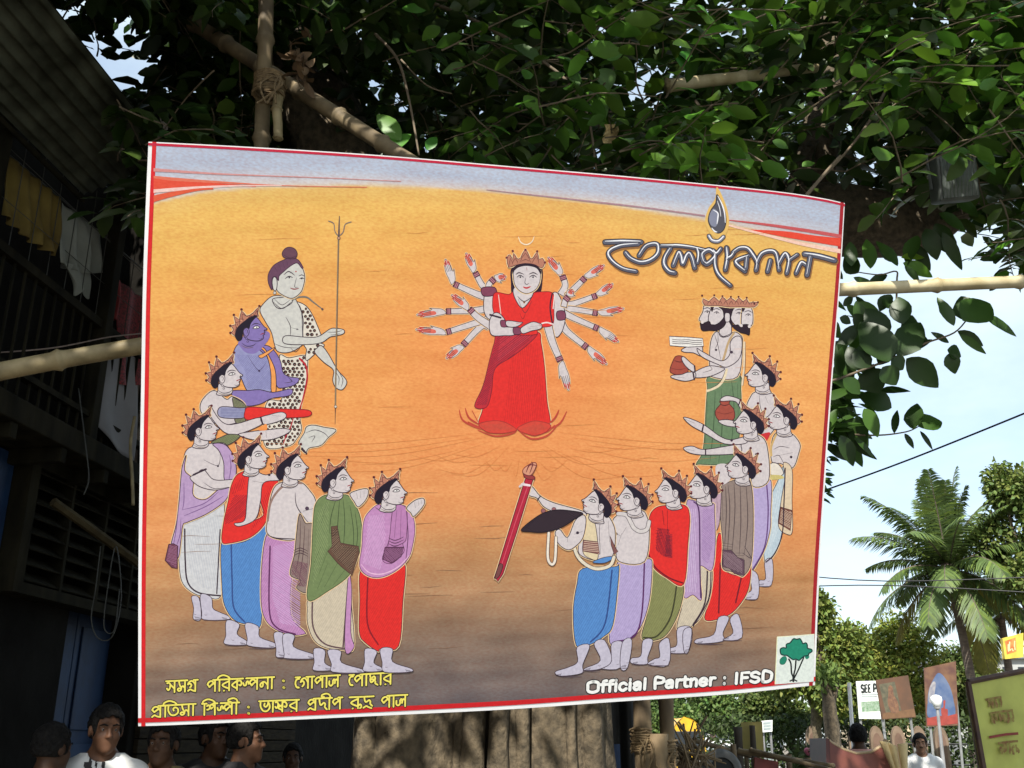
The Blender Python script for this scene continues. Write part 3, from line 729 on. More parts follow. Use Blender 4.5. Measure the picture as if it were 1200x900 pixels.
arm(ZJ, '330,540 400,540 560,484', 7.5, 5.4, (665, 408))
arm(ZJ, '320,480 350,420 330,350', 8, 6, (238, 232))
arm(ZJ, '360,490 420,430 482,366', 8, 5.6, (608, 286))
arm(ZJ, '330,580 400,575 566,602', 7.5, 5.6, (738, 572), True)
arm(ZJ, '340,600 420,640 570,704', 8, 5.6, (702, 792), False)
arm(ZJ, '320,650 360,720 496,830', 9, 6, (625, 940))
FL(ZI, '570,450 505,455 490,500 490,590 520,640 560,630 590,560', SKIN); FL(ZJ, '262,480 300,470 340,560 350,640 330,720 292,760 262,700 270,580', SKIN)
FL(ZI, '476,436 560,432 566,480 486,488', (130, 66, 90), (62, 30, 50)); FL(ZJ, '296,592 345,590 350,640 300,645', (130, 66, 90), (62, 30, 50))
arm(ZJ, '340,560 350,520 372,490', 7, 6, (398, 446), True)
arm(ZJ, '235,680 265,790 320,920', 10, 6.4, (372, 1110), False)
# skirt
FL(ZP, '584,388 600,393 630,389 634,402 638,430 641,470 644.5,497 632,503 618,498 606,503 590,502 562,498 566,478 575,430 580,405', RED, (130, 24, 36), .9, halo=True)
hatch(ZP, '600,410 630,400 640,490 610,497 590,495', (206, 38, 38), 2.2, 85, .6)
FL(ZP, '584,388 612,386 630,390 618,404 600,418 580,432 576,458 570,477 556,476 566,452 574,420 579,402', (190, 44, 56), (110, 28, 46), .7); hatch(ZP, '584,390 628,391 600,417 580,431 570,474 558,475 575,420', (120, 34, 56), 1.7, -38, .6); hatch(ZP, '586,392 624,392 600,412 582,424', (206, 70, 84), 1.9, -38, .5)
# lotus
for q in ('538,480 542,492 556,500 572,505', '545,478 550,490 565,499', '553,481 560,494', '664,482 656,496 642,503 630,506', '655,480 650,490 640,499', '560,504 580,511 600,508 606,503', '560,500 580,506 600,502', '606,503 622,514 640,511 652,500', '606,503 620,508 640,506 650,498', '548,494 566,502 590,503', '612,504 626,510 644,504'):
    LN(ZP, q, (196, 74, 58), 1.9)
FL(ZP, '561,497 578,493 592,495 605,503 600,506 585,508 570,506', (212, 72, 58), (170, 54, 48)); FL(ZP, '606,502 622,494 634,494 645,498 640,506 628,510 616,508', (212, 72, 58), (170, 54, 48))
hatch(ZP, '563,498 590,496 602,503 572,505', (190, 84, 66), 1.5, 20, .5); hatch(ZP, '610,503 632,496 642,501 628,508', (190, 84, 66), 1.5, -20, .5)
# blouse, face
FL(ZI, '690,330 680,400 670,470 700,480 710,380', (60, 28, 46), None); FL(ZJ, '180,330 190,420 170,470 140,480 150,380', (60, 28, 46), None)
FL(ZJ, '-10,320 -8,400 -2,470 40,500 150,500 188,465 200,400 202,320 180,290 90,262 20,290', (44, 26, 44), None)
FL(ZP, '580,343 596,345 604,341 612,358 621,345 634,342 648,344 649,362 647,381 630,384 628,392 600,392 586,388 579,368 577,356', RED, (130, 24, 36), .9)
FL(ZP, '604,336 623,336 624,346 612,361 602,346', SKIN); LN(ZJ, '35,490 80,525 135,490', INK, .9); LN(ZJ, '40,510 85,600 130,520', INK, .5); DOT(ZJ, 80, 530, 1.3, (130, 90, 60)); LN(ZJ, '-90,480 -70,640', (236, 200, 190), .8, (1, 1))
LN(ZJ, '50,600 70,640 90,600', (130, 40, 40), .5)
LN(ZP, '635,379 641,378 648,380', (236, 214, 210), 1.4, (1, 1)); LN(ZP, '647,344 644.5,360 647,378', (60, 34, 50), 1.4, (1, 1)); LN(ZP, '650,344 648,362', (236, 222, 214), 1.0, (1, 1))
FL(ZJ, '8,310 30,285 90,278 150,285 184,318 182,395 152,448 95,472 42,448 14,400', SKIN, INK, .8, halo=True)
FL(ZJ, '2,330 10,290 90,268 170,282 190,325 150,300 92,290 40,302', (44, 28, 46), None)
FL(ZJ, '-22,300 -34,240 -14,216 4,250 10,205 30,240 56,238 88,178 118,238 140,236 166,196 176,245 200,240 214,270 196,305 150,282 90,274 20,286', CROWN, CROWNL, .8, sub=2, halo=True)
for x, y in ((4, 192), (88, 184), (165, 194), (-36, 236), (216, 268)): DOT(ZJ, x, y, 1.4, (110, 44, 56))
for q in ('0,280 20,240 40,276', '50,270 88,205 124,270', '130,274 162,225 178,284', '60,260 88,248 116,260', '-20,290 -10,240 4,280'): LN(ZJ, q, CROWNL, .6, sub=2)
FL(ZJ, '6,345 26,306 90,290 158,304 188,346 190,318 160,288 90,272 24,288 2,318', (40, 24, 42), None)
LN(ZJ, '24,348 45,335 78,346', INK, 1.0); LN(ZJ, '110,346 140,335 168,348', INK, 1.0); LN(ZJ, '30,366 52,352 78,366', INK, .9); LN(ZJ, '112,366 138,352 164,366', INK, .9); DOT(ZJ, 54, 364, 1.0, HAIR); DOT(ZJ, 138, 364, 1.0, HAIR)
LN(ZJ, '98,320 96,300', (150, 30, 50), 1.1); LN(ZJ, '90,370 84,402 98,412 110,404', INK, .6); LN(ZJ, '72,428 95,436 122,426', (196, 60, 66), 1.7); LN(ZJ, '150,430 160,425', INK, .5)
FL(ZI, '530,640 525,700 545,748 620,750 690,744 694,700 620,690 640,670 600,610 560,600', SKIN); LN(ZI, '530,612 600,632', INK, 1.8, (1, 1)); FL(ZI, '600,650 640,655 640,690 604,690', (130, 66, 90), (62, 30, 50), .6)
FL(ZI, '640,652 720,660 745,665 700,692 642,688', SKIN); LN(ZI, '700,668 745,668', (200, 60, 56), 1.0)
FL(ZI, '684,698 730,700 734,736 688,740', (130, 66, 90), (62, 30, 50), .6)
FL(ZJ, '58,700 130,660 178,668 196,680 188,704 130,718 70,736', SKIN); LN(ZJ, '120,690 180,684', INK, .5); LN(ZJ, '110,702 170,700', INK, .5); LN(ZJ, '176,676 196,688', (200, 60, 56), 1.2)

# ---- right group, from the back
FL(ZP, '831,441 866,440 868,455 868.5,480 867,505 861,534 848.5,544 820,544 816,543 824,526 827.5,473 829,455', (106, 132, 98), (56, 74, 54), .9, halo=True)
for q in ('838,458 836,500 832,540', '845,455 846,500 842,542', '857,445 860,480 856,530', '864,450 865,490', '829,470 826,520'): LN(ZP, q, (66, 88, 62), .8)
LN(ZQ, '575,400 572,560 560,680', (226, 206, 176), 1.8, (1, 1)); LN(ZQ, '555,390 550,560 548,660', INK, .8); LN(ZQ, '582,400 580,560 566,690', INK, .5)
FL(ZQ, '390,330 352,400 345,560 358,626 530,626 562,400 545,350 505,333 450,362', SKIN, halo=True)
LN(ZQ, '505,340 470,400 440,500 418,560', (190, 160, 120), 2.2, (1, 1)); LN(ZQ, '375,340 400,420 420,520', INK, .5); DOT(ZQ, 388, 450, 1.4, INK); LN(ZQ, '400,330 400,400 380,445', INK, .5)
LN(ZQ, '330,720 400,690 440,640 458,580', (230, 212, 178), 2.4, (1, 1)); LN(ZQ, '335,712 395,680 432,630 450,580', INK, .6)
FL(ZQ, '160,450 210,425 280,420 300,440 290,490 240,470 180,465', SKIN); FL(ZQ, '80,360 200,366 300,374 306,426 206,432 84,422', (236, 232, 226), INK, .9, sharp=True)
for y in (385, 398, 410): LN(ZQ, f'100,{y-4} 150,{y} 200,{y-2} 250,{y+4} 296,{y+2}', (110, 100, 104), .7, (1, 1))
FL(ZQ, '558,380 545,500 465,562 400,546 290,492 262,440 300,462 420,522 478,480 482,400 520,360', SKIN); DOT(ZQ, 490, 465, 1.8, (70, 54, 70)); LN(ZQ, '470,450 512,478', INK, .6)
FL(ZQ, '440,582 350,624 250,632 248,596 340,556 425,566', SKIN); LN(ZQ, '345,555 360,580 300,600', INK, .5)
FL(ZQ, '110,510 130,490 165,492 186,520 204,590 160,620 100,605 84,580', (164, 76, 62), (96, 40, 40)); LN(ZQ, '112,520 150,530 186,522', (96, 40, 40), .9); LN(ZQ, '92,570 140,580 198,570', (120, 50, 46), .7)
FL(ZQ, '250,600 246,640 180,656 96,634 100,618 160,612 200,598', SKIN); FL(ZQ, '248,560 240,596 190,560 160,510 175,495 215,530', SKIN); LN(ZQ, '236,596 244,644', INK, 1.5, (1, 1)); LN(ZQ, '246,556 250,592', INK, 1.5, (1, 1)); LN(ZQ, '110,628 180,634', INK, .5)
FL(ZQ, '440,256 482,256 486,344 430,366 408,332', SKIN); LN(ZQ, '410,340 436,362 486,342', INK, .8)
FL(ZQ, '310,158 300,200 276,250 300,270 288,300 350,312 372,200 356,155', SKIN, halo=True)
FL(ZQ, '372,158 432,176 446,240 424,302 352,302 338,230', SKIN); FL(ZQ, '498,170 562,168 578,250 544,304 488,252', SKIN); FL(ZQ, '566,172 622,178 630,270 600,302 556,292', SKIN, halo=True)
FL(ZQ, '350,156 372,158 372,176 360,200', (44, 28, 42), None); FL(ZQ, '555,166 580,170 566,200', (44, 28, 42), None)
FL(ZQ, '402,160 470,168 516,162 498,190 486,230 478,214 462,206 448,216 440,232 432,190', (44, 28, 42), (30, 20, 30), .5)
FL(ZQ, '283,272 296,276 320,268 342,262 370,284 400,276 432,246 444,222 458,236 444,290 398,322 350,322 296,322', (44, 28, 42), (30, 20, 30), .5)
FL(ZQ, '480,236 500,284 532,284 545,296 560,284 606,288 608,350 585,345 540,332 495,296 474,260', (44, 28, 42), (30, 20, 30), .5)
FL(ZQ, '446,214 462,206 478,216 476,260 450,262', SKIN, INK, .5)
for a, b in ((310, 202), (372, 208), (520, 212), (580, 222)):
    LN(ZQ, f'{a-6},{b-22} {a+22},{b-30} {a+46},{b-18}', INK, .8); LN(ZQ, f'{a},{b} {a+20},{b-10} {a+38},{b+2}', INK, .8); DOT(ZQ, a + 20, b - 1, .8, HAIR)
for a, b in ((288, 262), (352, 266), (545, 284), (598, 290)): FL(ZQ, f'{a},{b} {a+14},{b-4} {a+18},{b+12} {a+4},{b+14}', (224, 212, 210), None)
FL(ZQ, '312,156 302,112 340,132 374,100 408,130 430,100 458,126 484,106 518,130 538,106 566,132 590,112 604,140 662,136 640,168 560,166 480,168 400,158', CROWN, CROWNL, .8, sub=2, halo=True)
for x, y in ((296, 92), (376, 90), (430, 96), (486, 100), (536, 100), (590, 106), (640, 146), (664, 136)): DOT(ZQ, x, y, 1.2, (92, 38, 44))
for x in range(330, 620, 36): LN(ZQ, f'{x},152 {x+14},128 {x+28},154', CROWNL, .6, sub=2)
# upper right figure
FL(ZR, '540,220 500,258 480,340 560,482 620,512 692,400 682,290 640,228', SKIN, halo=True); LN(ZR, '560,240 570,330 600,380', INK, .5); LN(ZR, '600,250 620,300', INK, .5)
head(896.7, 443, .95, -1, 2); FL(ZR, '556,510 632,488 600,552', (206, 50, 56), None)
# figure with folded arms and fringed scarf
FL(ZP, '912,562 918,546 920,560 919,600 916.5,622 910,645 896,658 897,600', (188, 204, 214), INK, .8, halo=True); hatch(ZP, '900,600 914,562 917,610 900,650', (206, 216, 222), 2, 80, .8)
feet(ZS, '380,690 425,680 420,826 340,832 350,800 385,790')
FL(ZR, '690,480 650,520 636,620 650,692 700,692 780,722 822,620 827,560 772,495 720,520', SKIN, halo=True); LN(ZR, '672,500 640,580 640,640', (206, 170, 110), 2.0, (1, 1)); LN(ZR, '655,600 700,580 760,590', INK, .6); LN(ZR, '650,650 690,640 720,690', INK, .6); DOT(ZR, 770, 650, 1.6, INK); LN(ZR, '690,640 780,620', INK, .6)
FL(ZR, '640,690 690,700 720,760 660,780 620,740', (228, 218, 206)); FL(ZR, '620,770 700,770 720,790 640,800', (206, 190, 120), None)
FL(ZP, '918,542 928,550 928,586 928.5,622 922,626 912,616 915.5,585 919.5,560', (222, 200, 170), INK, .7); FL(ZP, '914.5,594 928,598 926,622 912,613', (118, 74, 62), (80, 44, 44), .6, sharp=True); hatch(ZP, '915,596 928,600 926,620 913,612', (226, 200, 176), 1.5, 30, .5)
LN(ZP, '920,548 918.5,590 916.5,625 908,648 897,659', INK, 1.2, (1, 1))
head(921.6, 492.9, .95, -1, 2)
# figure with the water pot and outstretched arms
FL(ZP, '880,572 900,562 904,570 903,600 902,622 894,648 878,672 880,640', LAV, INK, .8, halo=True); LN(ZP, '898,564 900,600 896,640 880,670', (96, 60, 120), 1.2, (1, 1))
feet(ZQP, '768,160 832,190 832,342 748,347 758,312 792,280')
FL(ZR, '272,345 306,300 300,284 365,280 362,298 394,340 392,400 325,422 280,392', (164, 78, 64), (90, 40, 40)); LN(ZR, '300,302 335,310 364,300', (90, 40, 40), .9); LN(ZR, '276,350 330,366 394,350', (120, 50, 46), .6)
FL(ZR, '308,265 350,246 432,270 474,322 446,345 402,284 312,282', SKIN); LN(ZR, '438,272 424,306', INK, 1.2, (1, 1)); FL(ZR, '290,412 350,404 412,420 400,450 330,440', SKIN)
FL(ZR, '480,500 438,570 400,600 436,640 500,702 518,842 622,802 612,580 562,508', SKIN, halo=True)
FL(ZR, '60,390 110,398 200,440 300,512 372,536 465,518 470,560 330,562 200,492 110,442', SKIN); FL(ZR, '60,590 120,578 200,600 412,568 440,580 420,626 200,636 100,622', SKIN)
LN(ZR, '192,440 184,478', INK, 1.5, (1, 1)); LN(ZR, '206,600 206,636', INK, 1.3, (1, 1)); LN(ZR, '70,400 130,425', INK, .6); LN(ZR, '75,600 130,606', INK, .6); DOT(ZR, 378, 540, 1.6, (60, 44, 60)); DOT(ZR, 540, 632, 1.4, (60, 44, 60)); DOT(ZR, 500, 600, 1.4, (60, 44, 60))
head(882.8, 498.2, .95, -1, 2)
# grey-brown shawl, red dhoti
dhoti(ZP, '842,625 850,640 846.5,665 866,674 879,656 877,690 862,714 846,724 826,726 831,702 836,660', RED, ['844,660 842,718', '870,670 862,706'], (120, 26, 40), (206, 36, 40))
feet(ZQP, '572,470 642,470 602,570 602,626 432,642 428,612 540,582', '648,480 704,450 727,602 600,617 668,572')
FL(ZP, '851,566 845,570 843.5,600 847,637 846.5,665 858,670 866,674 872,674 880.5,656 882.5,600 879,564 868,560.5', TAUPE, (70, 56, 60), .9, halo=True)
for q in ('853,568 855,600 852,650', '846,572 847,610', '860,566 861,600 857,655', '867,566 868,610 866,650', '874,566 876,610 872,650', '850,570 851,600 849,640'): LN(ZP, q, (86, 70, 72), .9)
FL(ZP, '846.5,644 857,645 864,653 872,656 872,674 860,672 855,666 846.5,664', (96, 70, 84), (60, 40, 56), .6, sharp=True); hatch(ZP, '847,646 857,648 870,658 870,672 848,663', (158, 132, 140), 1.3, 40, .5)
for y in (0, 3, 6): LN(ZP, f'846,{636+y} 858,{638+y}', (60, 44, 52), .8); LN(ZP, f'862,{648+y} 872,{648+y}', (60, 44, 52), .7)
LN(ZP, '872,640 880,654 870,648', INK, .7)
FL(ZO, '555,90 640,85 650,180 575,212', SKIN, None)
head(873.3, 550.4, .95, -1, 4)
FL(ZO, '530,262 585,250 588,340 575,480 545,500', (190, 160, 176), INK, .7); LN(ZO, '560,280 568,400', INK, .6)
# lilac shawl, cream dhoti
dhoti(ZP, '800,690 822,660 834,666 831.5,700 819,726 804,737 793,736 799,710', CREAM, ['829,662 826,706 812,732'], (60, 44, 56), (190, 180, 160))
LN(ZP, '833,668 830,702 812,734', INK, 1.0, (1, 1))
feet(ZQP, '303,540 396,540 372,692 250,702 252,672 298,650', '340,560 396,545 376,690 345,692')
FL(ZP, '811,586 804,592 803,650 801,698 812,697 822,702 820,664 834,668 838,636 837,600 836,590 824,591', PURP, (84, 58, 100), .9, halo=True)
LN(ZP, '813,588 819,600 820,662 821,700', (84, 50, 96), 1.4, (1, 1)); hatch(ZP, '823,596 836,596 836,636 830,660 822,655', (158, 122, 176), 1.6, 40, .6); hatch(ZP, '806,596 816,596 816,694 803,694', (206, 184, 216), 2.2, 86, .7)
head(828, 573.6, .97, -1, 2)
# red shawl, olive dhoti
dhoti(ZP, '763,668 780,678 800,684 797,712 785,738 772,749 752,748 759,716', OLIVE, ['793,684 786,722 770,745 754,747'], (62, 62, 40), (118, 120, 74))
feet(ZQP, '75,620 140,620 106,732 100,777 0,772 0,737 60,722', '182,640 246,610 242,782 108,777 150,742 186,727')
FL(ZP, '781,592 767,596 760,610 759,646 765,664 781,677 801,684.5 806,637 808,605 802,592', RED, (110, 24, 36), .9, halo=True)
hatch(ZP, '770,618 784,620 787,652 777,652 768,644', (120, 26, 46), 1.2, 70, .7); hatch(ZP, '780,626 788,626 788,654 779,652', (92, 30, 50), 1.2, 10, .6); LN(ZP, '776,598 778,615', (120, 24, 36), 1.6); LN(ZP, '782,598 782,626', (120, 24, 36), 1.2)
for y in (0, 3.5, 7, 10.5): LN(ZP, f'768,{622+y} 776,{620+y}', (80, 20, 36), .8)
LN(ZP, '760,650 768,665 784,677 800,683', (110, 24, 36), 1.4, (1, 1))
head(791.6, 578, .97, -1, -1)
# bare back with white loop
dhoti(ZP, '724,658 752,656 762,655 764,664 761,702 752,732 740,746 728,753 714,752 718,704', LAV, ['755,658 752,718 743,745 720,752'], (90, 40, 96), (166, 148, 196))
feet(ZN, '580,622 662,622 642,792 500,802 492,796 572,742', '655,615 722,600 692,792 640,792')
FL(ZM, '600,290 553,330 545,400 570,500 592,606 760,606 792,400 775,310 740,270 640,280', SKIN, halo=True); LN(ZM, '610,420 585,500', INK, .7); LN(ZM, '640,380 610,430', INK, .7); DOT(ZM, 572, 425, 1.9, (60, 44, 60)); LN(ZM, '552,415 600,436', INK, .8)
art.line(crm(ZM('585,292 640,300 670,350 690,385 730,408 775,395 790,345'), 6, False), 5.4, INK); art.line(crm(ZM('585,292 640,300 670,350 690,385 730,408 775,395 790,345'), 6, False), 4.2, (214, 206, 204))
head(746.2, 587.3, .97, -1, 0)
# figure with sword and shield
dhoti(ZP, '683,666 720,664 725,662 724,684 718,732 707,746 689,756 675,756 671.5,717 676,684', BLUE, ['717,668 709,730 692,752'], (50, 76, 136), (70, 116, 182))
feet(ZN, '335,650 425,635 376,772 370,832 220,852 183,822 270,792 340,752', '455,625 530,600 580,742 500,802 388,812 398,795 500,742')
FL(ZM, '350,305 300,340 280,470 322,482 332,560 440,600 545,580 565,400 502,290 430,318', SKIN, halo=True); LN(ZM, '470,320 462,420 470,560', INK, .5); LN(ZM, '520,340 530,480', INK, .7)
FL(ZL, '690,415 722,398 772,470 792,690 740,700 690,652 702,500', (222, 204, 168), INK, .7); FL(ZL, '694,578 790,590 802,672 690,650', (128, 84, 80), (84, 48, 56), .6, sharp=True); hatch(ZL, '696,580 790,592 800,670 692,648', (210, 180, 160), 2.0, 6, .8); FL(ZM, '532,440 570,520 585,540 560,560 540,500', (128, 84, 80), (84, 48, 56), .5, sharp=True)
FL(ZL, '755,724 820,695 880,686 890,700 830,730', BLUE, INK, .5)
art.line(crm(ZL('632,620 660,690 720,745 790,768 870,745 896,690'), 6, False), 4.8, INK); art.line(crm(ZL('632,620 660,690 720,745 790,768 870,745 896,690'), 6, False), 3.6, (226, 214, 192))
FL(ZL, '330,215 362,230 412,288 500,332 692,388 694,422 520,394 438,362 388,302 338,282', SKIN, halo=True); LN(ZL, '412,286 390,318', INK, 1.2, (1, 1))
FL(ZL, '692,412 640,450 590,560 540,508 508,530 530,602 590,642 642,620 692,560 712,450', SKIN, halo=True); LN(ZL, '590,560 590,590', INK, .7); DOT(ZL, 656, 530, 1.8, (50, 38, 56)); LN(ZL, '632,540 690,520', INK, .6)
art.line(crm(ZL('466,530 460,690 485,738 508,705 514,560'), 6, False), 4.0, INK); art.line(crm(ZL('466,530 460,690 485,738 508,705 514,560'), 6, False), 2.8, (238, 226, 210))
for x in (430, 500): DOT(ZL, x, 385 if x < 470 else 376, 2.6, (150, 96, 100), INK)
FL(ZL, '283,513 350,450 430,400 520,378 620,385 692,402 640,440 540,500 430,528 340,524', (46, 34, 44), (24, 16, 26), .8); hatch(ZL, '300,512 430,405 520,382 680,402 540,496 430,522', (70, 54, 62), 2.0, 30, .4)
FL(ZL, '320,172 362,165 345,235 165,800 118,832 108,822 126,770 290,240', (178, 38, 62), (90, 20, 44), 1.0, sub=2, halo=True); LN(ZL, '332,210 240,480 150,760', (214, 84, 104), .8, (1, 1)); FL(ZL, '138,740 164,746 140,815 112,828', (120, 70, 70), (60, 30, 40), .6)
LN(ZL, '290,210 340,218', (238, 220, 226), 2.2, (1, 1)); LN(ZL, '275,225 300,205', SKIN, 2.2, (1, 1))
FL(ZL, '300,150 322,140 372,160 366,180 318,172', (150, 60, 60), (80, 30, 40), .7); FL(ZL, '300,140 298,112 330,84 372,66 384,88 350,150', (214, 150, 122), (110, 44, 50), .9); LN(ZL, '318,132 340,84 390,88', (110, 44, 50), 1.2); LN(ZL, '340,140 360,80 350,62', (110, 44, 50), 1.0)
head(704.4, 594.4, .97, -1, 14)

print('LEVELS', art.bb[:, 4].max(), len(art.f))
def bg_color(x, y):
    """painted sky and ground of the banner picture (arrays of photograph coordinates)"""
    t = (x - 174) / 816.0
    arc = np.interp(x, [160, 180, 240, 300, 430, 560, 700, 850, 990], [243, 238, 225, 220, 217, 223, 238, 262, 296])
    top = np.interp(x, [174, 990], [166, 238])
    stops_y = np.array([0, 25, 90, 170, 260, 330, 400, 440, 500, 560, 620, 700])
    cols = np.array([(226, 190, 112), (230, 188, 102), (232, 180, 98), (234, 172, 100), (234, 168, 100), (232, 162, 100), (222, 157, 101), (196, 148, 100), (172, 136, 102), (136, 118, 104), (112, 104, 104), (104, 98, 104)], float)
    d = (y - arc) * (1 + .12 * t)
    C = np.stack([np.interp(d, stops_y, cols[:, k]) for k in range(3)], -1)
    # warm glow round the goddess
    g = np.exp(-(((x - 612) / 130) ** 2 + ((y - 410) / 120) ** 2))[..., None]
    C = C * (1 - .7 * g) + np.array([234, 140, 84]) * .7 * g
    g2 = np.exp(-(((x - 300) / 150) ** 2 + ((y - 430) / 90) ** 2))[..., None]
    C = C * (1 - .3 * g2) + np.array([228, 150, 66]) * .3 * g2
    s = np.clip((y - top) / np.maximum(arc - top, 1), 0, 1)
    S = np.stack([np.interp(s, [0, .4, .75, 1], v) for v in ((180, 178, 196, 212), (194, 192, 198, 206), (216, 214, 208, 198))], -1)
    m = np.clip((arc + 1.5 - y) / 3, 0, 1)[..., None]
    return C * (1 - m) + S * m
EDGE_T = ([174, 300, 450, 600, 750, 900, 960, 990], [166, 172.5, 182.2, 195, 208, 223, 231.5, 238])
EDGE_B = ([162, 200, 300, 450, 600, 720, 850, 955], [851, 849.8, 845.5, 838.5, 831, 822.5, 813.8, 803])
EDGE_L = ([166, 240, 337, 450, 560, 675, 851], [174, 170.8, 167.4, 165.4, 163.6, 162.2, 162])
EDGE_R = ([238, 337, 450, 562, 675, 803], [990, 984, 975, 967.2, 960.2, 955])
def sm(xs, ys, n=60):
    c = crm(list(zip(xs, ys)), 12, False); return c
def along(c, t):
    d = np.concatenate([[0], np.cumsum(np.linalg.norm(np.diff(c, axis=0), axis=1))]); d /= d[-1]
    return np.stack([np.interp(t, d, c[:, 0]), np.interp(t, d, c[:, 1])], -1)
CT, CB = sm(*EDGE_T), sm(*EDGE_B); CL, CR = sm(*EDGE_L)[:, ::-1], sm(*EDGE_R)[:, ::-1]
def coons(u, v):
    u, v = np.asarray(u, float), np.asarray(v, float); a, b, c, d = along(CT, u), along(CB, u), along(CL, v), along(CR, v); U_, V_ = u[..., None], v[..., None]
    p00, p10, p01, p11 = CT[0], CT[-1], CB[0], CB[-1]
    return a * (1 - V_) + b * V_ + c * (1 - U_) + d * U_ - (p00 * (1 - U_) * (1 - V_) + p10 * U_ * (1 - V_) + p01 * (1 - U_) * V_ + p11 * U_ * V_)
def bpts(P, d=0.0):
    a, b = (P[..., 0] - 600) / FPX, (450 - P[..., 1]) / FPX
    r = np.stack([a, CP - SP * b, SP + CP * b], -1); o = np.array((0, 0, EYE)); n = np.array(BN)
    t = ((np.array(TL) - o) @ n) / (r @ n)
    return o + r * t[..., None] + n * d
BANNER = thing('banner', 'large printed festival banner of a painted many-armed goddess and crowned worshippers on an orange ground', 'banner', tuple((TL + TR + BL + BR_) / 4))
m_print = mat('banner_print', (1.0, 1.0, 1.0), .62, (.9, .74, .7), 75.0, bump=.28, bscale=1.5, attr=True, stretch=(.8, .8, 1.9), spec=.2, ramp=(.3, .7))
m_ink = mat('banner_ink', (1.0, 1.0, 1.0), .62, (.86, .86, .88), 75.0, bump=.28, bscale=1.5, attr=True, spec=.25)
m_white = mat('banner_vinyl', (.78, .77, .77), .55, (.7, .7, .71), 5.0, bump=.2, bscale=2.2, spec=.25)
mb = MB()
off = -BN * .006
tt = np.linspace(0, 1, 41)
ol = np.vstack([along(CT, tt)[:-1], along(CR, tt)[:-1], along(CB, tt[::-1])[:-1], along(CL, tt[::-1])[:-1]])
mb.prism([Vector(q) for q in bpts(ol)], off)
mb.build('vinyl_sheet', m_white, BANNER)
def bl(u, v):
    """photograph position of banner coordinates (0..1 across, 0..1 down)"""
    p = TL + (TR - TL) * u + (BL - TL) * v
    q = p - Vector((0, 0, EYE)); dy = q.y * CP + q.z * SP; dz = -q.y * SP + q.z * CP
    return 600 + FPX * q.x / dy, 450 - FPX * dz / dy
nu, nv = 240, 180
U, V = np.meshgrid(np.linspace(.0055, .997, nu), np.linspace(.004, .986, nv))
base0 = BANNER.matrix_basis.translation
XY = coons(U, V); X, Y = XY[..., 0], XY[..., 1]
P3 = bpts(XY, .0008)
C = bg_color(X, Y)
# pencil streaks: printed colour variation running along the picture
acc = np.zeros_like(U)
for k in range(5):
    n_ = rng.normal(size=(nv // (2 + k) + 2, 8 + 10 * k))
    yi = np.linspace(0, n_.shape[0] - 1.001, nv); xi = np.linspace(0, n_.shape[1] - 1.001, nu)
    y0, x0 = yi.astype(int), xi.astype(int); fy, fx = (yi - y0)[:, None], (xi - x0)[None]
    acc += (n_[y0][:, x0] * (1 - fy) * (1 - fx) + n_[y0 + 1][:, x0] * fy * (1 - fx) + n_[y0][:, x0 + 1] * (1 - fy) * fx + n_[y0 + 1][:, x0 + 1] * fy * fx) * (.8 ** k)
low = np.clip((Y - 560) / 160, 0, 1)
C = C + acc[..., None] * (np.array([2.0, 2.6, 2.4]) + low[..., None] * np.array([3.5, 2.4, 1.8]))
C = np.clip(C, 5, 250) / 255.0
Lc = np.where(C <= .04045, C / 12.92, ((C + .055) / 1.055) ** 2.4) * INKK
cols = np.concatenate([Lc, np.ones(Lc.shape[:2] + (1,))], -1).reshape(-1, 4)
idx = np.arange(nu * nv).reshape(nv, nu)
F = np.stack([idx[1:, :-1], idx[1:, 1:], idx[:-1, 1:], idx[:-1, :-1]], -1).reshape(-1, 4)
raw_mesh('painted_ground', (P3 - np.array(base0)).reshape(-1, 3), [F], m_print, BANNER, cols)
# red streaks in the painted sky, the red edge line
sk = Art(); sk.base = .0014
def band(pts_top, pts_bot, c):
    a, b = crm(pts_top, 6, False), crm(pts_bot, 6, False)
    sk.fill(np.vstack([a, b[::-1]]), c)
band([(180, 197), (260, 203), (380, 208), (470, 212)], [(180, 201), (260, 205), (380, 209), (470, 213)], (206, 150, 150))
band([(180, 206), (240, 211), (330, 217), (430, 219)], [(180, 213), (240, 214), (330, 218), (430, 220)], (222, 120, 96))
band([(180, 209), (205, 212), (260, 215), (300, 218)], [(180, 227), (205, 220), (260, 218), (300, 219)], (224, 84, 62))
band([(180, 222), (220, 219), (270, 217), (330, 217)], [(180, 226), (220, 223), (270, 219), (330, 218)], (238, 206, 200))
band([(180, 229), (200, 225), (230, 221), (250, 220)], [(180, 237), (200, 231), (230, 224), (250, 222)], (222, 96, 66))
band([(570, 222), (700, 236), (760, 243), (826, 252)], [(570, 223), (700, 238), (760, 245), (826, 254)], (170, 140, 150))
band([(850, 257), (900, 262), (950, 269), (986, 275)], [(850, 258), (900, 265), (950, 273), (986, 279)], (196, 92, 96))
band([(880, 269), (920, 271), (955, 276), (985, 279)], [(880, 270), (920, 278), (955, 284), (985, 289)], (226, 76, 56))
band([(850, 262), (890, 272), (940, 284), (985, 292)], [(850, 264), (890, 275), (940, 288), (985, 297)], (240, 206, 190))
for k in range(90):
    x = rng.uniform(190, 880); y = rng.uniform(600, 775) if k % 2 else rng.uniform(270, 600); L = rng.uniform(12, 60)
    sk.line(np.array([[x, y], [x + L / 2, y + rng.uniform(-1, 1) - L * .015], [x + L, y + rng.uniform(-1.5, 1.5) - L * .03]]), .5, tuple((np.array([212, 142, 76]) + rng.uniform(-8, 10) if y < 560 else np.array([140, 108, 84]) + rng.uniform(-12, 12)).tolist()), ('mid', 1))
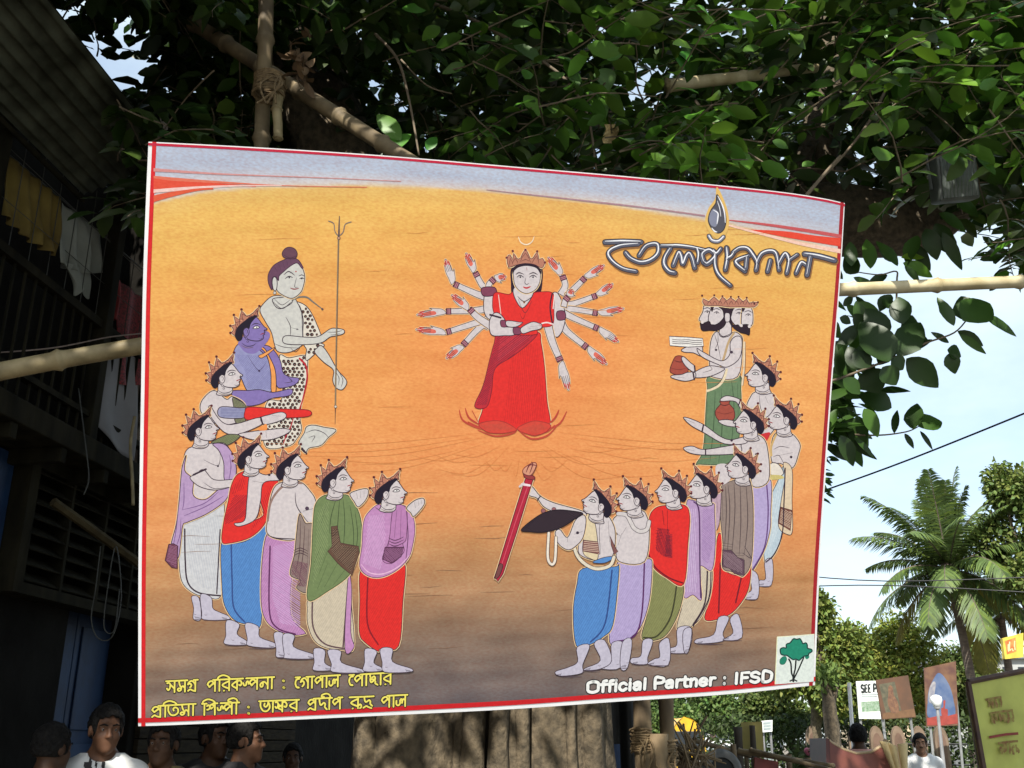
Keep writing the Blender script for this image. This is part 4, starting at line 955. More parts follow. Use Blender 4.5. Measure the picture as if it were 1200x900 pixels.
for a in np.linspace(195, 345, 26):       # rays spreading below the goddess
    r0, r1 = rng.uniform(40, 90), rng.uniform(150, 330)
    c_, s_ = math.cos(math.radians(a)), -math.sin(math.radians(a)) * .7
    sk.line(crm([(612 + r0 * c_, 500 + r0 * s_ * .8), (612 + (r0 + r1) / 2 * c_, 500 + (r0 + r1) / 2 * s_ * .6), (612 + r1 * c_, 500 + r1 * s_ * .35)], 6, False), .4, (220, 140, 78), ('mid', 1))
sk.build('sky_streaks', m_print, BANNER)
bd = Art(); bd.base = .0013
def strip(side, a0, a1, b0, b1, c):
    t = np.linspace(0, 1, 40)
    lo, hi = a0 + (a1 - a0) * t, b0 + (b1 - b0) * t
    e0 = coons(t, lo) if side == 'h' else coons(lo, t); e1 = coons(t, hi) if side == 'h' else coons(hi, t)
    bd.fill(np.vstack([e0, e1[::-1]]), c)
strip('v', .0055, .0045, .0115, .0105, (214, 34, 40)); strip('h', .002, .002, .0065, .0065, (196, 30, 62))
strip('h', .986, .982, .994, .9915, (204, 32, 38)); strip('v', .9935, .991, .9985, .9965, (168, 34, 44))
bd.build('red_border', m_ink, BANNER)
art.build('painted_figures', m_ink, BANNER)
# ---- title in brushed metal lettering
ti = Art(); ti.base = .0016
STK = [(ZT, '62,476 120,474 200,471 280,473 352,476', 4.6), (ZT, '330,492 250,498 180,508 108,540 88,580 130,640 210,692 312,714', 3.8), (ZT, '228,562 270,608 350,640 430,622 488,570 492,505 455,490 390,512 338,585', 4.2),
       (ZT, '515,506 600,506 650,505 760,518 880,545', 3.6), (ZT, '590,530 548,600 542,660 580,712 626,726', 4.4), (ZT, '615,665 640,600 662,560 682,600 692,655 720,590 745,568 770,610 788,684', 4.4), (ZT, '805,525 820,575 812,645', 3.2),
       (ZT, '862,640 850,575 905,540 952,575 940,610 890,652 868,640', 4.6), (ZT, '940,545 965,570 1000,530', 3.8), (ZT, '955,570 955,670 990,750 1078,828', 3.6),
       (ZU, '216,522 222,600 206,700', 4.2), (ZU, '216,610 250,595 275,565', 3.6), (ZU, '268,562 320,526 385,528 430,580 462,640 455,704', 4.0), (ZU, '395,588 290,636 366,712', 4.0), (ZU, '380,600 372,690', 4.2),
       (ZU, '462,640 500,572 570,548 620,575 642,702', 4.0), (ZU, '570,625 548,714', 4.2), (ZU, '640,650 690,570 722,625 704,728', 4.0), (ZU, '722,625 790,578', 3.4), (ZU, '780,728 820,645 862,662', 4.0), (ZU, '848,572 960,588 1092,624', 4.8), (ZU, '895,595 868,742', 4.6)]
fl_out = crm(ZU('140,90 190,190 212,290 196,370 150,404 100,372 68,300 88,220 128,160'), 5)
halo_ = fl_out.mean(0) + (fl_out - fl_out.mean(0)) * 1.35
ti.fill(halo_, (226, 184, 104))
for z, t, wd in STK:
    P = crm(z(t), 6, False)
    ti.line(P + np.array([.8, 1.3]), wd * 1.25 + 2.4, (150, 104, 62))
for z, t, wd in STK:
    P = crm(z(t), 6, False)
    ti.line(P, wd * 1.25 + 1.3, (40, 40, 50)); ti.line(P, wd * 1.25 - .6, (98, 100, 116))
for z, t, wd in STK:
    P = crm(z(t), 6, False)
    ti.line(P + np.array([.2, 1.2]), 1.3, (86, 86, 100), (.8, .8)); ti.line(P + np.array([-.2, -1.1]), 1.5, (246, 246, 250), ('mid', 1))
ti.fill(fl_out, (84, 84, 94)); ti.line(np.vstack([fl_out, fl_out[:2]]), 1.1, (46, 46, 56))
ti.fill(crm(ZU('112,205 150,240 150,300 128,350 92,340 74,296 84,240'), 5), (134, 138, 158))
for t, wd in (('145,100 180,170 200,240 206,320', 1.6), ('108,215 145,240 145,282 138,330', 1.5), ('95,360 120,388 140,394', 1.6), ('140,140 160,200 170,270', .8)): ti.line(crm(ZU(t), 6, False), wd, (244, 244, 248), ('mid', 1))
P = crm(ZU('72,425 100,462 150,468 192,432'), 6, False); ti.line(P, 5.2, (54, 54, 64)); ti.line(P, 3.6, (130, 132, 148)); ti.line(P - np.array([0, .7]), 1.4, (246, 246, 250))
m_title = mat('title_ink', (1, 1, 1), .4, (.92, .92, .95), 40.0, attr=True, spec=.3)
ti.build('title_lettering', m_title, BANNER)
# ---- credits, written stroke by stroke (x 0..w, y 0 = foot, 1 = head line)
G = {   # width, strokes, where the head line starts
 'sa': (.95, ['.76,1 .76,0', '.08,.82 .26,.84 .4,.66 .56,.5 .76,.3', '.38,.66 .32,.36 .18,.2 .06,.36'], 0),
 'ma': (.95, ['.76,1 .76,0', '.2,.98 .28,.62 .42,.42 .58,.5 .76,.3', '.42,.42 .4,.18 .22,.08 .1,.2 .2,.32 .38,.28'], 0),
 'ga': (.95, ['.76,1 .76,0', '.08,.56 .2,.8 .44,.9 .64,.72 .76,.5', '.08,.56 .24,.66 .38,.54 .38,.34 .24,.18'], .6),
 'gra': (.95, ['.76,1 .76,0', '.08,.62 .2,.84 .44,.92 .64,.76 .76,.56', '.08,.62 .24,.7 .38,.6 .38,.46 .28,.36', '.1,.06 .3,.18 .5,.08 .76,.0'], .6),
 'pa': (.98, ['.78,1 .78,0', '.1,.62 .22,.82 .44,.91 .62,.78 .78,.54', '.1,.62 .2,.5 .28,.38', '.28,.38 .48,.58 .78,.8'], .6),
 'pra': (.98, ['.78,1 .78,0', '.1,.66 .22,.86 .44,.93 .62,.8 .78,.56', '.1,.66 .2,.56 .28,.46', '.28,.46 .48,.62 .78,.82', '.1,.04 .3,.18 .5,.08 .78,.0'], .6),
 'i': (.36, ['.2,1 .2,0', '.04,.98 .1,1.22 .5,1.38 .95,1.24 1.16,1.0'], 0),
 'ii': (.42, ['.2,1 .2,0', '.3,1 .2,1.28 -.1,1.4 -.48,1.3 -.52,1.14 -.3,1.1'], 0),
 'ra': (.9, ['.72,1 .72,0', '.72,.84 .1,.5 .72,.16', '.24,.0 .28,.01'], 0),
 'rw': (.9, ['.72,1 .72,0', '.72,.84 .1,.5 .72,.16', '.24,.0 .28,.01'], 0),
 'ru': (1.1, ['.72,1 .72,0', '.72,.84 .1,.5 .72,.16', '.24,.0 .28,.01', '.72,.2 .92,.34 1.02,.14 .9,.0'], 0),
 'ka': (1.05, ['.54,1 .54,0', '.54,.82 .08,.46 .54,.14', '.54,.8 .82,.82 .94,.6 .84,.4 .72,.46'], 0),
 'lpa': (1.5, ['1.3,1 1.3,0', '.04,.6 .12,.38 .3,.42 .34,.66 .46,.74 .54,.5', '.62,.6 .74,.8 .96,.86 1.14,.74 1.3,.5', '.62,.6 .72,.48 .8,.34', '.8,.34 1.0,.56 1.3,.78'], .3),
 'na': (.95, ['.76,1 .76,0', '.08,.36 .2,.54 .42,.62 .6,.5 .76,.3', '.08,.36 .14,.2 .28,.22 .34,.4 .3,.56'], 0),
 'aa': (.36, ['.18,1 .18,0'], 0),
 'e': (.5, ['.44,.86 .2,.8 .1,.48 .22,.14 .42,.08', '.3,.12 .42,.1'], .1),
 'la': (1.02, ['.86,1 .86,0', '.08,.52 .08,.22 .24,.1 .4,.26 .4,.52', '.4,.5 .5,.66 .6,.52 .58,.3', '.58,.5 .7,.64 .86,.52'], 0),
 'dda': (.95, ['.16,1 .18,.76 .28,.62 .5,.76 .62,.66 .64,.5', '.18,.56 .2,.36 .3,.24 .54,.4 .66,.28 .64,.14 .86,.0', '.64,.5 .3,.5'], 0),
 'da': (.9, ['.16,1 .2,.6 .32,.4 .58,.6 .72,.46 .68,.22 .88,.0'], 0),
 'dra': (.95, ['.16,1 .2,.68 .32,.52 .58,.68 .7,.54 .68,.36 .86,.16', '.1,.02 .34,.16 .54,.06 .8,-.04'], 0),
 'ta': (1.0, ['.1,.9 .1,.5 .3,.16 .6,.1 .88,.3 .88,.62 .68,.78 .5,.68 .54,.5'], 0),
 'sha': (.95, ['.76,1 .76,0', '.06,.78 .22,.86 .32,.7 .24,.5 .08,.46', '.3,.72 .46,.92 .64,.8 .76,.54', '.34,.7 .42,.54 .54,.64'], .6),
 'bha': (1.05, ['.1,.94 .12,.5 .36,.14 .68,.1 .92,.34 .92,.66 .8,.88', '.8,.88 .74,.62 .58,.48 .44,.6 .48,.78'], 0),
 'ska': (1.25, ['.06,.84 .2,.86 .32,.68 .46,.54 .66,.4', '.3,.68 .26,.46 .14,.34 .04,.46', '.68,1 .68,0', '.68,.6 .3,.36 .68,.14', '.68,.82 .94,.84 1.08,.6 .98,.4 .86,.46'], 0),
}
def word(A, keys, x0, x1, ya, yb, h, slope=0.03):
    tot = sum(G[k][0] for k in keys); x = 0.0; out = []
    ux = (x1 - x0) / tot; sl = (yb - ya) / (x1 - x0)
    for k in keys:
        w_, st, hl = G[k]
        a0, a1 = x0 + (x + hl) * ux - (.4 if hl == 0 else 0), x0 + (x + w_) * ux + .4
        out.append(np.array([[a0, ya + (a0 - x0) * sl], [(a0 + a1) / 2, ya + ((a0 + a1) / 2 - x0) * sl], [a1, ya + (a1 - x0) * sl]]))
        for s_ in st:
            p = [tuple(float(q) for q in a.split(',')) for a in s_.split()]
            pp = []
            for a, b in p:
                X_ = x0 + (x + a) * ux
                pp.append((X_ - (1 - b) * .25, ya + (X_ - x0) * sl + (1 - b) * h))
            out.append(crm(pp, 5, False) if len(pp) > 2 else np.array(pp))
        x += w_
    for p in out: A.line(p, 3.7, (34, 30, 30))
    return out
cr = Art(); cr.base = .0017
allw = []
for keys, x0, x1, ya, yb in ((['sa', 'ma', 'gra'], 195, 231.5, 798.2, 796.4), (['pa', 'i', 'ra', 'ka', 'lpa', 'na', 'aa'], 242, 321, 797, 793.2), (['e', 'ga', 'aa', 'pa', 'aa', 'la'], 345, 398, 793.8, 791), (['e', 'pa', 'aa', 'dda', 'aa', 'rw'], 408, 460, 791, 788),
                             (['pra', 'i', 'ta', 'ma', 'aa'], 177, 229, 827.5, 824.6), (['i', 'sha', 'lpa', 'ii'], 237, 280, 824.6, 823), (['bha', 'aa', 'ska', 'ra'], 304, 350, 821.6, 819.8), (['pra', 'da', 'ii', 'pa'], 360, 401, 819, 817), (['ru', 'dra'], 410, 437.5, 817, 815.8), (['pa', 'aa', 'la'], 446, 477, 815.6, 814)):
    allw += word(cr, keys, x0, x1, ya, yb, 13.2)
for x, y in ((332.2, 797.5), (332.6, 805.5), (291.2, 828.3), (291.4, 835.6)): allw.append(np.array([[x - .2, y], [x, y + .2], [x + .2, y + .3]])); cr.line(allw[-1], 4.4, (34, 30, 30))
for p in allw: cr.line(p, 2.0 if len(p) != 3 or abs(p[0][0] - p[-1][0]) > 2 else 3.0, (240, 226, 104))
cr.build('credit_lettering', m_ink, BANNER)
# ---- sponsor line
E_ = {'O': (.85, ['.42,1 .12,.86 .1,.5 .14,.14 .42,0 .72,.14 .75,.5 .72,.86 .42,1']), 'f': (.42, ['.4,1 .24,.96 .2,.8 .2,0', '.04,.66 .38,.66']), 'i': (.3, ['.15,.7 .15,0', '.15,.98 .15,1']), 'c': (.58, ['.5,.54 .34,.7 .12,.56 .1,.2 .3,0 .5,.16']),
      'a': (.62, ['.1,.56 .3,.7 .48,.58 .48,0', '.48,.4 .2,.38 .1,.18 .24,.0 .48,.14']), 'l': (.3, ['.15,1 .15,0']), 'P': (.72, ['.14,0 .14,1 .46,1 .64,.88 .64,.62 .46,.5 .14,.5']), 'r': (.45, ['.14,.7 .14,0', '.14,.46 .26,.68 .42,.66']),
      't': (.42, ['.2,.94 .2,.12 .38,.02', '.04,.68 .38,.68']), 'n': (.62, ['.14,.7 .14,0', '.14,.5 .32,.7 .48,.56 .48,0']), 'e': (.6, ['.1,.36 .5,.36 .46,.6 .28,.7 .1,.52 .1,.16 .28,0 .5,.12']), ':': (.4, ['.2,.6 .2,.64', '.2,.04 .2,.08']),
      'I': (.36, ['.18,1 .18,0']), 'F': (.64, ['.14,0 .14,1 .58,1', '.14,.52 .5,.52']), 'S': (.7, ['.58,.82 .36,1 .12,.86 .16,.6 .52,.42 .58,.16 .34,0 .08,.16']), 'D': (.76, ['.14,0 .14,1 .42,1 .64,.8 .66,.5 .62,.18 .42,0 .14,0']), ' ': (.36, [])}
def latin(A, text, x0, x1, ya, yb, ha, hb, wd, ow, c, oc, shear=0.0):
    tot = sum(E_[k][0] for k in text); x = 0; out = []
    for k in text:
        for s_ in E_[k][1]:
            p = [tuple(float(q) for q in a.split(',')) for a in s_.split()]
            pp = []
            for a, b in p:
                t = (x + a) / tot; X_ = x0 + t * (x1 - x0)
                pp.append((X_ + shear * b, ya + t * (yb - ya) - b * (ha + t * (hb - ha))))
            straight = len(pp) == 2 or k in 'FPDI'
            out.append(np.array(pp) if len(pp) == 2 else (crm(pp, 5, False) if k not in 'FI' else np.array(pp)))
        x += E_[k][0]
    for p in out: A.line(p, ow, oc)
    for p in out: A.line(p, wd, c)
sp_ = Art(); sp_.base = .0017
latin(sp_, 'Official Partner : IFSD', 686.5, 905.5, 811.6, 798.2, 12.6, 12.0, 3.6, 5.8, (244, 244, 240), (34, 32, 34), .8)
sp_.build('sponsor_lettering', m_ink, BANNER)
# ---- tree emblem
em = Art(); em.base = .0017
ZE8 = Z(890, 735, 11.25)
em.fill(ZE8('232,128 722,92 712,715 204,752'), (226, 234, 226))
em.line(np.array(ZE8('232,128 218,440 204,752')), 1.0, (240, 240, 196)); em.line(np.array(ZE8('232,128 470,112 722,92')), 1.0, (240, 242, 210))
for t, wd in (('442,700 440,650 420,600 412,480 385,420', 1.9), ('445,690 452,620 470,540 478,440', 1.9), ('446,690 470,640 510,560 580,400', 1.7), ('395,712 445,690 495,712', 1.6), ('444,710 446,640', 2.6)): em.line(crm(ZE8(t), 5, False), wd, (28, 34, 34))
em.line(crm(ZE8('270,440 300,400 340,390 350,430 320,480 280,480'), 5), 1.6, (24, 70, 62)); em.fill(crm(ZE8('265,440 300,395 345,385 355,430 322,484 278,484'), 5), (36, 132, 106))
em.fill(crm(ZE8('600,370 640,362 655,395 625,420 600,405'), 5), (36, 132, 106))
cr_ = crm(ZE8('280,350 272,290 310,268 350,272 352,225 400,205 420,180 450,150 490,158 530,150 555,185 570,215 610,205 628,235 632,275 680,290 690,318 650,345 640,370 590,380 560,400 520,435 480,420 440,425 400,400 360,370 320,368'), 4)
em.fill(cr_, (34, 138, 110)); em.line(np.vstack([cr_, cr_[:2]]), 1.5, (18, 62, 58))
em.build('tree_emblem', m_ink, BANNER)
# ---- wooden battens behind the sheet
fr = MB()
m_batten = mat('batten_wood', (.16, .11, .07), .85, (.09, .06, .04), 30, bump=.3, stretch=(1, 1, 6))
Mx = Matrix((BU, BN, BV)).transposed()
cen = (TL + TR + BL + BR_) / 4
for u0, v0, du, dv in ((0, BH / 2 - .03, BW - .02, .045), (0, -BH / 2 + .03, BW - .02, .045), (0, 0, BW - .1, .04)):
    fr.box(cen + BU * u0 + BV * v0 - BN * .028, (du, .035, dv), Mx)
for u0 in (-BW / 2 + .035, -BW / 6, BW / 6, BW / 2 - .035):
    fr.box(cen + BU * u0 - BN * .066, (.045, .035, BH - .04), Mx)
fr.build('wooden_frame', m_batten, BANNER)
# ---------------------------------------------------------------- the banyan behind the banner
BY = thing('banyan_tree', 'big dark banyan tree with fused trunk and thick spreading limbs behind the banner', 'tree', (.1, 6.8, 0))
bl0 = np.array((.1, 6.8, 0))
tk = MB()
def path(*a): return [at(*p) for p in a]
def smooth3(pts, sub=5):
    P = np.array([tuple(p) for p in pts]); n = len(P); out = []
    for i in range(n - 1):
        p0, p1, p2, p3 = P[max(i - 1, 0)], P[i], P[i + 1], P[min(i + 2, n - 1)]
        for t in np.arange(sub) / sub: out.append(.5 * ((2 * p1) + (-p0 + p2) * t + (2 * p0 - 5 * p1 + 4 * p2 - p3) * t * t + (-p0 + 3 * p1 - 3 * p2 + p3) * t ** 3))
    out.append(P[-1]); return [Vector(p) for p in out]
def limb(mb, pts, r, seg=14, jit=.05, flute=5, fl=.07):
    P = smooth3(pts, 6); mb.tube(P, list(np.interp(np.linspace(0, 1, len(P)), np.linspace(0, 1, len(r)), r)), seg, jit, True, flute, fl)
b0 = at(485, 895, 6.5); b1 = at(650, 895, 6.6)
limb(tk, [Vector((b0.x, b0.y, -.1)), at(487, 880, 6.5), at(500, 600, 6.9), at(440, 330, 7.1), at(385, 130, 7.2), at(350, -60, 7.4), at(330, -300, 7.7)], [.52, .36, .4, .34, .29, .24, .16], 26, .02, 4, .085)
limb(tk, [Vector((b1.x, b1.y, -.1)), at(648, 880, 6.6), at(640, 640, 7.0), at(760, 420, 7.2), at(930, 270, 7.2), at(1040, 264, 7.1), at(1090, 262, 7.1), at(1150, 205, 7.15), at(1215, 130, 7.2)], [.5, .35, .4, .36, .3, .24, .2, .13, .08], 26, .02, 4, .085)
limb(tk, [at(900, 300, 7.25), at(945, 225, 7.3), at(962, 150, 7.3), at(975, 40, 7.4), at(985, -120, 7.6), at(990, -300, 7.8)], [.26, .19, .15, .16, .12, .08], 14)
limb(tk, [at(560, 560, 7.0), at(590, 300, 7.3), at(640, 90, 7.5), at(690, 20, 7.5), at(760, -140, 7.6)], [.3, .2, .16, .14, .1], 14)
limb(tk, [at(430, 300, 7.1), at(330, 100, 6.9), at(240, 20, 6.7), at(140, -80, 6.5), at(40, -200, 6.2)], [.22, .17, .14, .11, .07], 12)
limb(tk, [at(1030, 265, 7.1), at(1075, 240, 7.1), at(1130, 150, 7.2), at(1190, 60, 7.3), at(1290, -40, 7.5)], [.2, .18, .14, .1, .07], 12)
for q, r in (([(350, -60, 7.4), (420, -500, 7.6), (500, -900, 7.4)], [.2, .13, .07]), ([(985, -120, 7.6), (900, -500, 7.6), (850, -900, 7.3)], [.12, .1, .06]), ([(690, 20, 7.5), (700, -400, 7.6), (720, -800, 7.4)], [.13, .1, .06])):
    limb(tk, path(*q), r, 10)
TRK = tk.build('trunk', m_bark, BY, smooth=True)
rt = MB()
for px, py, Y, r in ((556, 868, 6.2, .07), (585, 868, 6.15, .06), (600, 870, 6.2, .04), (538, 868, 6.25, .035), (695, 868, 6.35, .07), (612, 866, 6.2, .045), (432, 872, 6.3, .08), (670, 870, 6.25, .03), (572, 868, 6.45, .1), (560, 868, 6.5, .09)):
    b = at(px, py, Y)
    limb(rt, [Vector((b.x + rng.uniform(-.1, .1), Y + .05, -.05)), b, at(px + rng.uniform(-8, 12), 700, Y + .3), at(px + rng.uniform(-20, 20), 450, 6.8)], [r * 1.7, r, r * .9, r * .8], 9, .08, 3, .1)
rt.build('aerial_root', m_bark, BY, smooth=True)

crown, twigs = Leaves(), MB()
HOLES = [(147, 58, 24), (165, 95, 9), (190, 148, 8), (234, 92, 12), (212, 122, 7), (225, 145, 7), (145, 8, 10), (96, 3, 9), (755, 92, 17), (738, 110, 8), (655, 30, 9), (555, 25, 8), (1010, 216, 12), (924, 182, 8), (1022, 186, 6), (1160, 250, 12), (1140, 285, 14), (1182, 194, 6), (1120, 282, 12), (1038, 150, 4)]
def project(P):
    q = np.asarray(P) - np.array((0, 0, EYE)); dy = q[..., 1] * CP + q[..., 2] * SP; dz = -q[..., 1] * SP + q[..., 2] * CP
    dy = np.where(np.abs(dy) < .05, .05, dy)
    return 600 + FPX * q[..., 0] / dy, 450 - FPX * dz / dy, dy
def allowed(p):
    """keeps the small gaps of sky, the open sky on the right and the banner's light free"""
    x, y, d = project(np.array(p))
    if d > 0:
        for hx, hy, hr in HOLES:
            if (x - hx) ** 2 + (y - hy) ** 2 < (hr + 7) ** 2: return False
        if d < 8.1 and 325 < x < 505 and 62 < y < 200 and y > 62 + max(0, x - 400) * 1.15: return False
        if d < 6.75 and 775 < x < 962 and 72 < y < 112: return False
        if d < 7.9 and 985 < x < 1105 and 218 < y < 305: return False
        if d < 6.3 and 1082 < x < 1150 and 168 < y < 252: return False
        if d < 8.0 and 928 < x < 988 and 105 < y < 240: return False
        if d < 6.9 and 286 < x < 342 and y < 180: return False
        if d < 6.9 and 215 < x < 475 and abs((y - 28) - (x - 228) * .655) < 22: return False
        if x < 128 and y > (x - 42) * .95: return False
        lim = np.interp(x, [-400, 150, 560, 960, 990, 1100, 1105, 1200, 1500], [250, 250, 330, 330, 262, 262, 318, 312, 300])
        if y > lim: return False
    r_ = p - np.array(TL + TR + BL + BR_) / 4
    if abs(r_ @ np.array(BN)) < .55 and abs(r_ @ np.array(BU)) < BW / 2 + .4 and abs(r_ @ np.array(BV)) < BH / 2 + .3: return False
    # sun on the banner: stay clear of the slab of light that reaches it
    s = np.array(sun_dir); c = np.array(TL + TR + BL + BR_) / 4; n = np.array(BN)
    t = ((c - p) @ n) / (s @ n)
    if t < 0:
        q = p + s * t - c
        if abs(q @ np.array(BU)) < BW / 2 + .7 and abs(q @ np.array(BV)) < BH / 2 + .7: return False
    return True
def fill_region(n, box, ls, nl, tint, tl=(.45, .9), sag=.5, tw=True):
    (x0, x1), (y0, y1), (z0, z1) = box; made = 0; tries = 0
    while made < n and tries < n * 12:
        tries += 1
        p = np.array([rng.uniform(x0, x1), rng.uniform(y0, y1), rng.uniform(z0, z1)])
        if not allowed(p): continue
        a = rng.uniform(0, 2 * np.pi); d = np.array([math.cos(a), math.sin(a), rng.uniform(-.3, .35)]); L_ = rng.uniform(*tl)
        if not allowed(p + d * L_ * .6) or not allowed(p + d * L_ * .95 - np.array([0, 0, .25 * L_])): continue
        twig_spray(crown, twigs if tw else None, p, d, L_, int(rng.integers(*nl)), ls * rng.uniform(.85, 1.15), np.array(tint) * rng.uniform(.75, 1.3), sag)
        made += 1
fill_region(760, ((-4.6, 4.9), (5.3, 8.6), (4.0, 7.2)), .2, (7, 12), (1, 1, 1))
fill_region(560, ((-5.5, 6.0), (7.6, 10.0), (4.0, 8.6)), .2, (9, 15), (.8, .85, .8), tw=False)
fill_region(560, ((-5.5, 6.0), (1.2, 7.8), (6.3, 8.6)), .22, (10, 16), (1, 1, 1), tw=False)  # unseen upper leaves, added overhead to shade the crown below
fill_region(260, ((1.2, 5.2), (5.2, 8.0), (3.9, 6.4)), .185, (7, 12), (1.7, 1.8, 1.3))  # lighter tint on the right puts some light into the leaf colour
fill_region(300, ((-7.5, -3.0), (-1.0, 6.0), (6.4, 8.8)), .22, (10, 16), (1, 1, 1), tw=False)  # unseen leaves added at far left to keep sun off the people
fill_region(320, ((-5.0, .4), (2.4, 7.4), (5.9, 8.0)), .2, (10, 16), (.9, .9, .9), tw=False)  # more unseen leaves added over the left half to block light
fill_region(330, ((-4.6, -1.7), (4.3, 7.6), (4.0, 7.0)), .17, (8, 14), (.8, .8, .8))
fill_region(100, ((.6, 4.2), (4.7, 5.5), (3.9, 5.6)), .17, (5, 9), (2.8, 3.2, 1.8), sag=.3)  # front leaves tinted bright, their sheen put into the colour
fill_region(40, ((-1.6, 1.0), (4.8, 5.6), (4.0, 5.6)), .16, (5, 9), (2.0, 2.3, 1.5), sag=.3)  # middle front leaves, likewise tinted brighter for sheen
def clear_banner(L_):
    # no leaf may touch the sheet or hang in the sunlight that falls on it
    P = np.array(L_.P); D = unit(np.array(L_.D)); tip = P + D * np.array(L_.L)[:, None]; keep = np.ones(len(P), bool); c = np.array(TL + TR + BL + BR_) / 4; s_ = np.array(sun_dir)
    for q in (P, (P + tip) / 2, tip):
        r_ = q - c; dn = r_ @ np.array(BN); au, av = np.abs(r_ @ np.array(BU)) < BW / 2 + .15, np.abs(r_ @ np.array(BV)) < BH / 2 + .1
        keep &= ~((np.abs(dn) < .22) & au & av)
        t = dn / (s_ @ np.array(BN)); h = r_ - t[:, None] * s_; keep &= ~((t > 0) & (np.abs(h @ np.array(BU)) < BW / 2 + .12) & (np.abs(h @ np.array(BV)) < BH / 2 + .12))
    for k in 'PDNLWC': setattr(L_, k, [v for v, f in zip(getattr(L_, k), keep) if f])
    print('removed', int((~keep).sum()))
clear_banner(crown)
crown.build('crown', m_leaf, BY, loc=bl0, hi=False)
print('leaves', len(crown.P))
twigs.build('twigs', m_twig, BY)
# the hanging twigs that stand out against the sky and the dark crown, leaf by leaf
sp_l, sp_t = Leaves(), MB()
def stem(pts, r=.008):
    P = smooth3([at(*p) for p in pts], 5); sp_t.tube(P, list(np.linspace(r, r * .5, len(P))), 6)
def lf(px, py, ex, ey, Y, wpx, col=(1, 1, 1), face=.6, dz=0.0):
    """one leaf from its base to its tip; face: how far it is turned to the viewer"""
    a, b = at(px, py, Y), at(ex, ey, Y + dz); d = np.array(b - a); L_ = np.linalg.norm(d)
    view = unit(np.array((0, 0, EYE)) - np.array(a)); up = np.array([0, 0, 1.0])
    n = unit(view * face + up * (1 - face) + rng.normal(0, .12, 3))
    sp_l.add(np.array(a), d, n, L_, wpx * Y / FPX * 1.08, np.array(col))
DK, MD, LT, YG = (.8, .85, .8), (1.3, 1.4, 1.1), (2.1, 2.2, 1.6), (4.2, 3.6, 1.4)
R1 = 5.6
stem([(955, 452, R1), (985, 443, R1), (1015, 432, R1), (1050, 418, R1), (1085, 402, R1), (1118, 390, R1), (1135, 372, R1)], .009)
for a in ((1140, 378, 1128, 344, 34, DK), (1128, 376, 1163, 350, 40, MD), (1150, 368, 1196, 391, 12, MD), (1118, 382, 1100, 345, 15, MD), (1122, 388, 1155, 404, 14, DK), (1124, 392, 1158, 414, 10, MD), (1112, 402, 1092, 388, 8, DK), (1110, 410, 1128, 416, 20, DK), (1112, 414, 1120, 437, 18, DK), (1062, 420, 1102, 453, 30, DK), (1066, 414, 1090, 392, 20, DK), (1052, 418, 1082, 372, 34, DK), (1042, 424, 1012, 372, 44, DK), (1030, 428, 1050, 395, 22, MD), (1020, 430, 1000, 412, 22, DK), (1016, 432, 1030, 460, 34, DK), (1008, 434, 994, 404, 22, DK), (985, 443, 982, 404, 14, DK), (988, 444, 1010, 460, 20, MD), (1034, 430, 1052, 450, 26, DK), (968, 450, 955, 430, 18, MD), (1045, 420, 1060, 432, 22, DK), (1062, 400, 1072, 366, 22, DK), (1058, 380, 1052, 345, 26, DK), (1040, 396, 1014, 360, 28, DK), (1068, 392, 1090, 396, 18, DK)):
    lf(a[0], a[1], a[2], a[3], R1 + rng.uniform(-.1, .1), a[4], a[5])
R2 = 5.9
stem([(955, 497, R2), (990, 508, R2), (1030, 510, R2), (1062, 506, R2), (1076, 500, R2)], .007)
for a in ((1070, 503, 1072, 470, 22, DK), (1076, 500, 1105, 490, 26, MD), (1078, 505, 1095, 526, 6, DK), (1060, 508, 1072, 525, 7, DK), (1048, 508, 1050, 478, 9, DK), (1045, 478, 1008, 460, 26, DK), (1030, 460, 1068, 452, 16, DK), (1000, 512, 1028, 535, 8, MD), (990, 510, 1027, 541, 10, DK), (985, 510, 1002, 545, 18, DK), (972, 502, 1020, 490, 9, MD), (968, 500, 1010, 478, 8, MD), (978, 506, 1000, 500, 12, LT), (962, 500, 980, 470, 14, LT), (960, 495, 985, 462, 14, MD), (975, 505, 1004, 520, 14, MD), (958, 505, 966, 535, 10, DK), (966, 520, 1000, 540, 12, DK), (962, 470, 1000, 452, 12, MD), (960, 480, 1012, 468, 10, MD)):
    lf(a[0], a[1], a[2], a[3], R2 + rng.uniform(-.1, .1), a[4], a[5])
for k in range(60):        # small tuft of narrow leaves beside the banner's edge
    x, y = rng.uniform(958, 992), rng.uniform(440, 520); e = rng.uniform(-.4, 1.2)
    lf(x, y, x + 34 * math.cos(e), y + 26 * math.sin(e), 6.0 + rng.uniform(-.1, .3), rng.uniform(6, 12), MD if k % 3 else LT)
for k in range(46):        # fuller hanging cluster along the banner's right edge
    y = rng.uniform(345, 520); x = rng.uniform(966, 1000 + 26 * rng.random()); e = rng.uniform(.2, 2.4); L_ = rng.uniform(24, 38)
    lf(x, y, x + L_ * math.cos(e), y + L_ * math.sin(e), 5.9 + rng.uniform(-.15, .3), rng.uniform(12, 19), (MD, DK, LT)[k % 3], rng.uniform(.2, .8))
for k in range(24):
    x, y = rng.uniform(952, 972), rng.uniform(530, 585); lf(x, y, x + rng.uniform(6, 16), y + rng.uniform(-4, 10), 6.2, 5, MD)
stem([(1050, 372, 5.7), (1051, 330, 5.7), (1050, 318, 5.7), (1030, 322, 5.7), (1000, 318, 5.8)], .007)
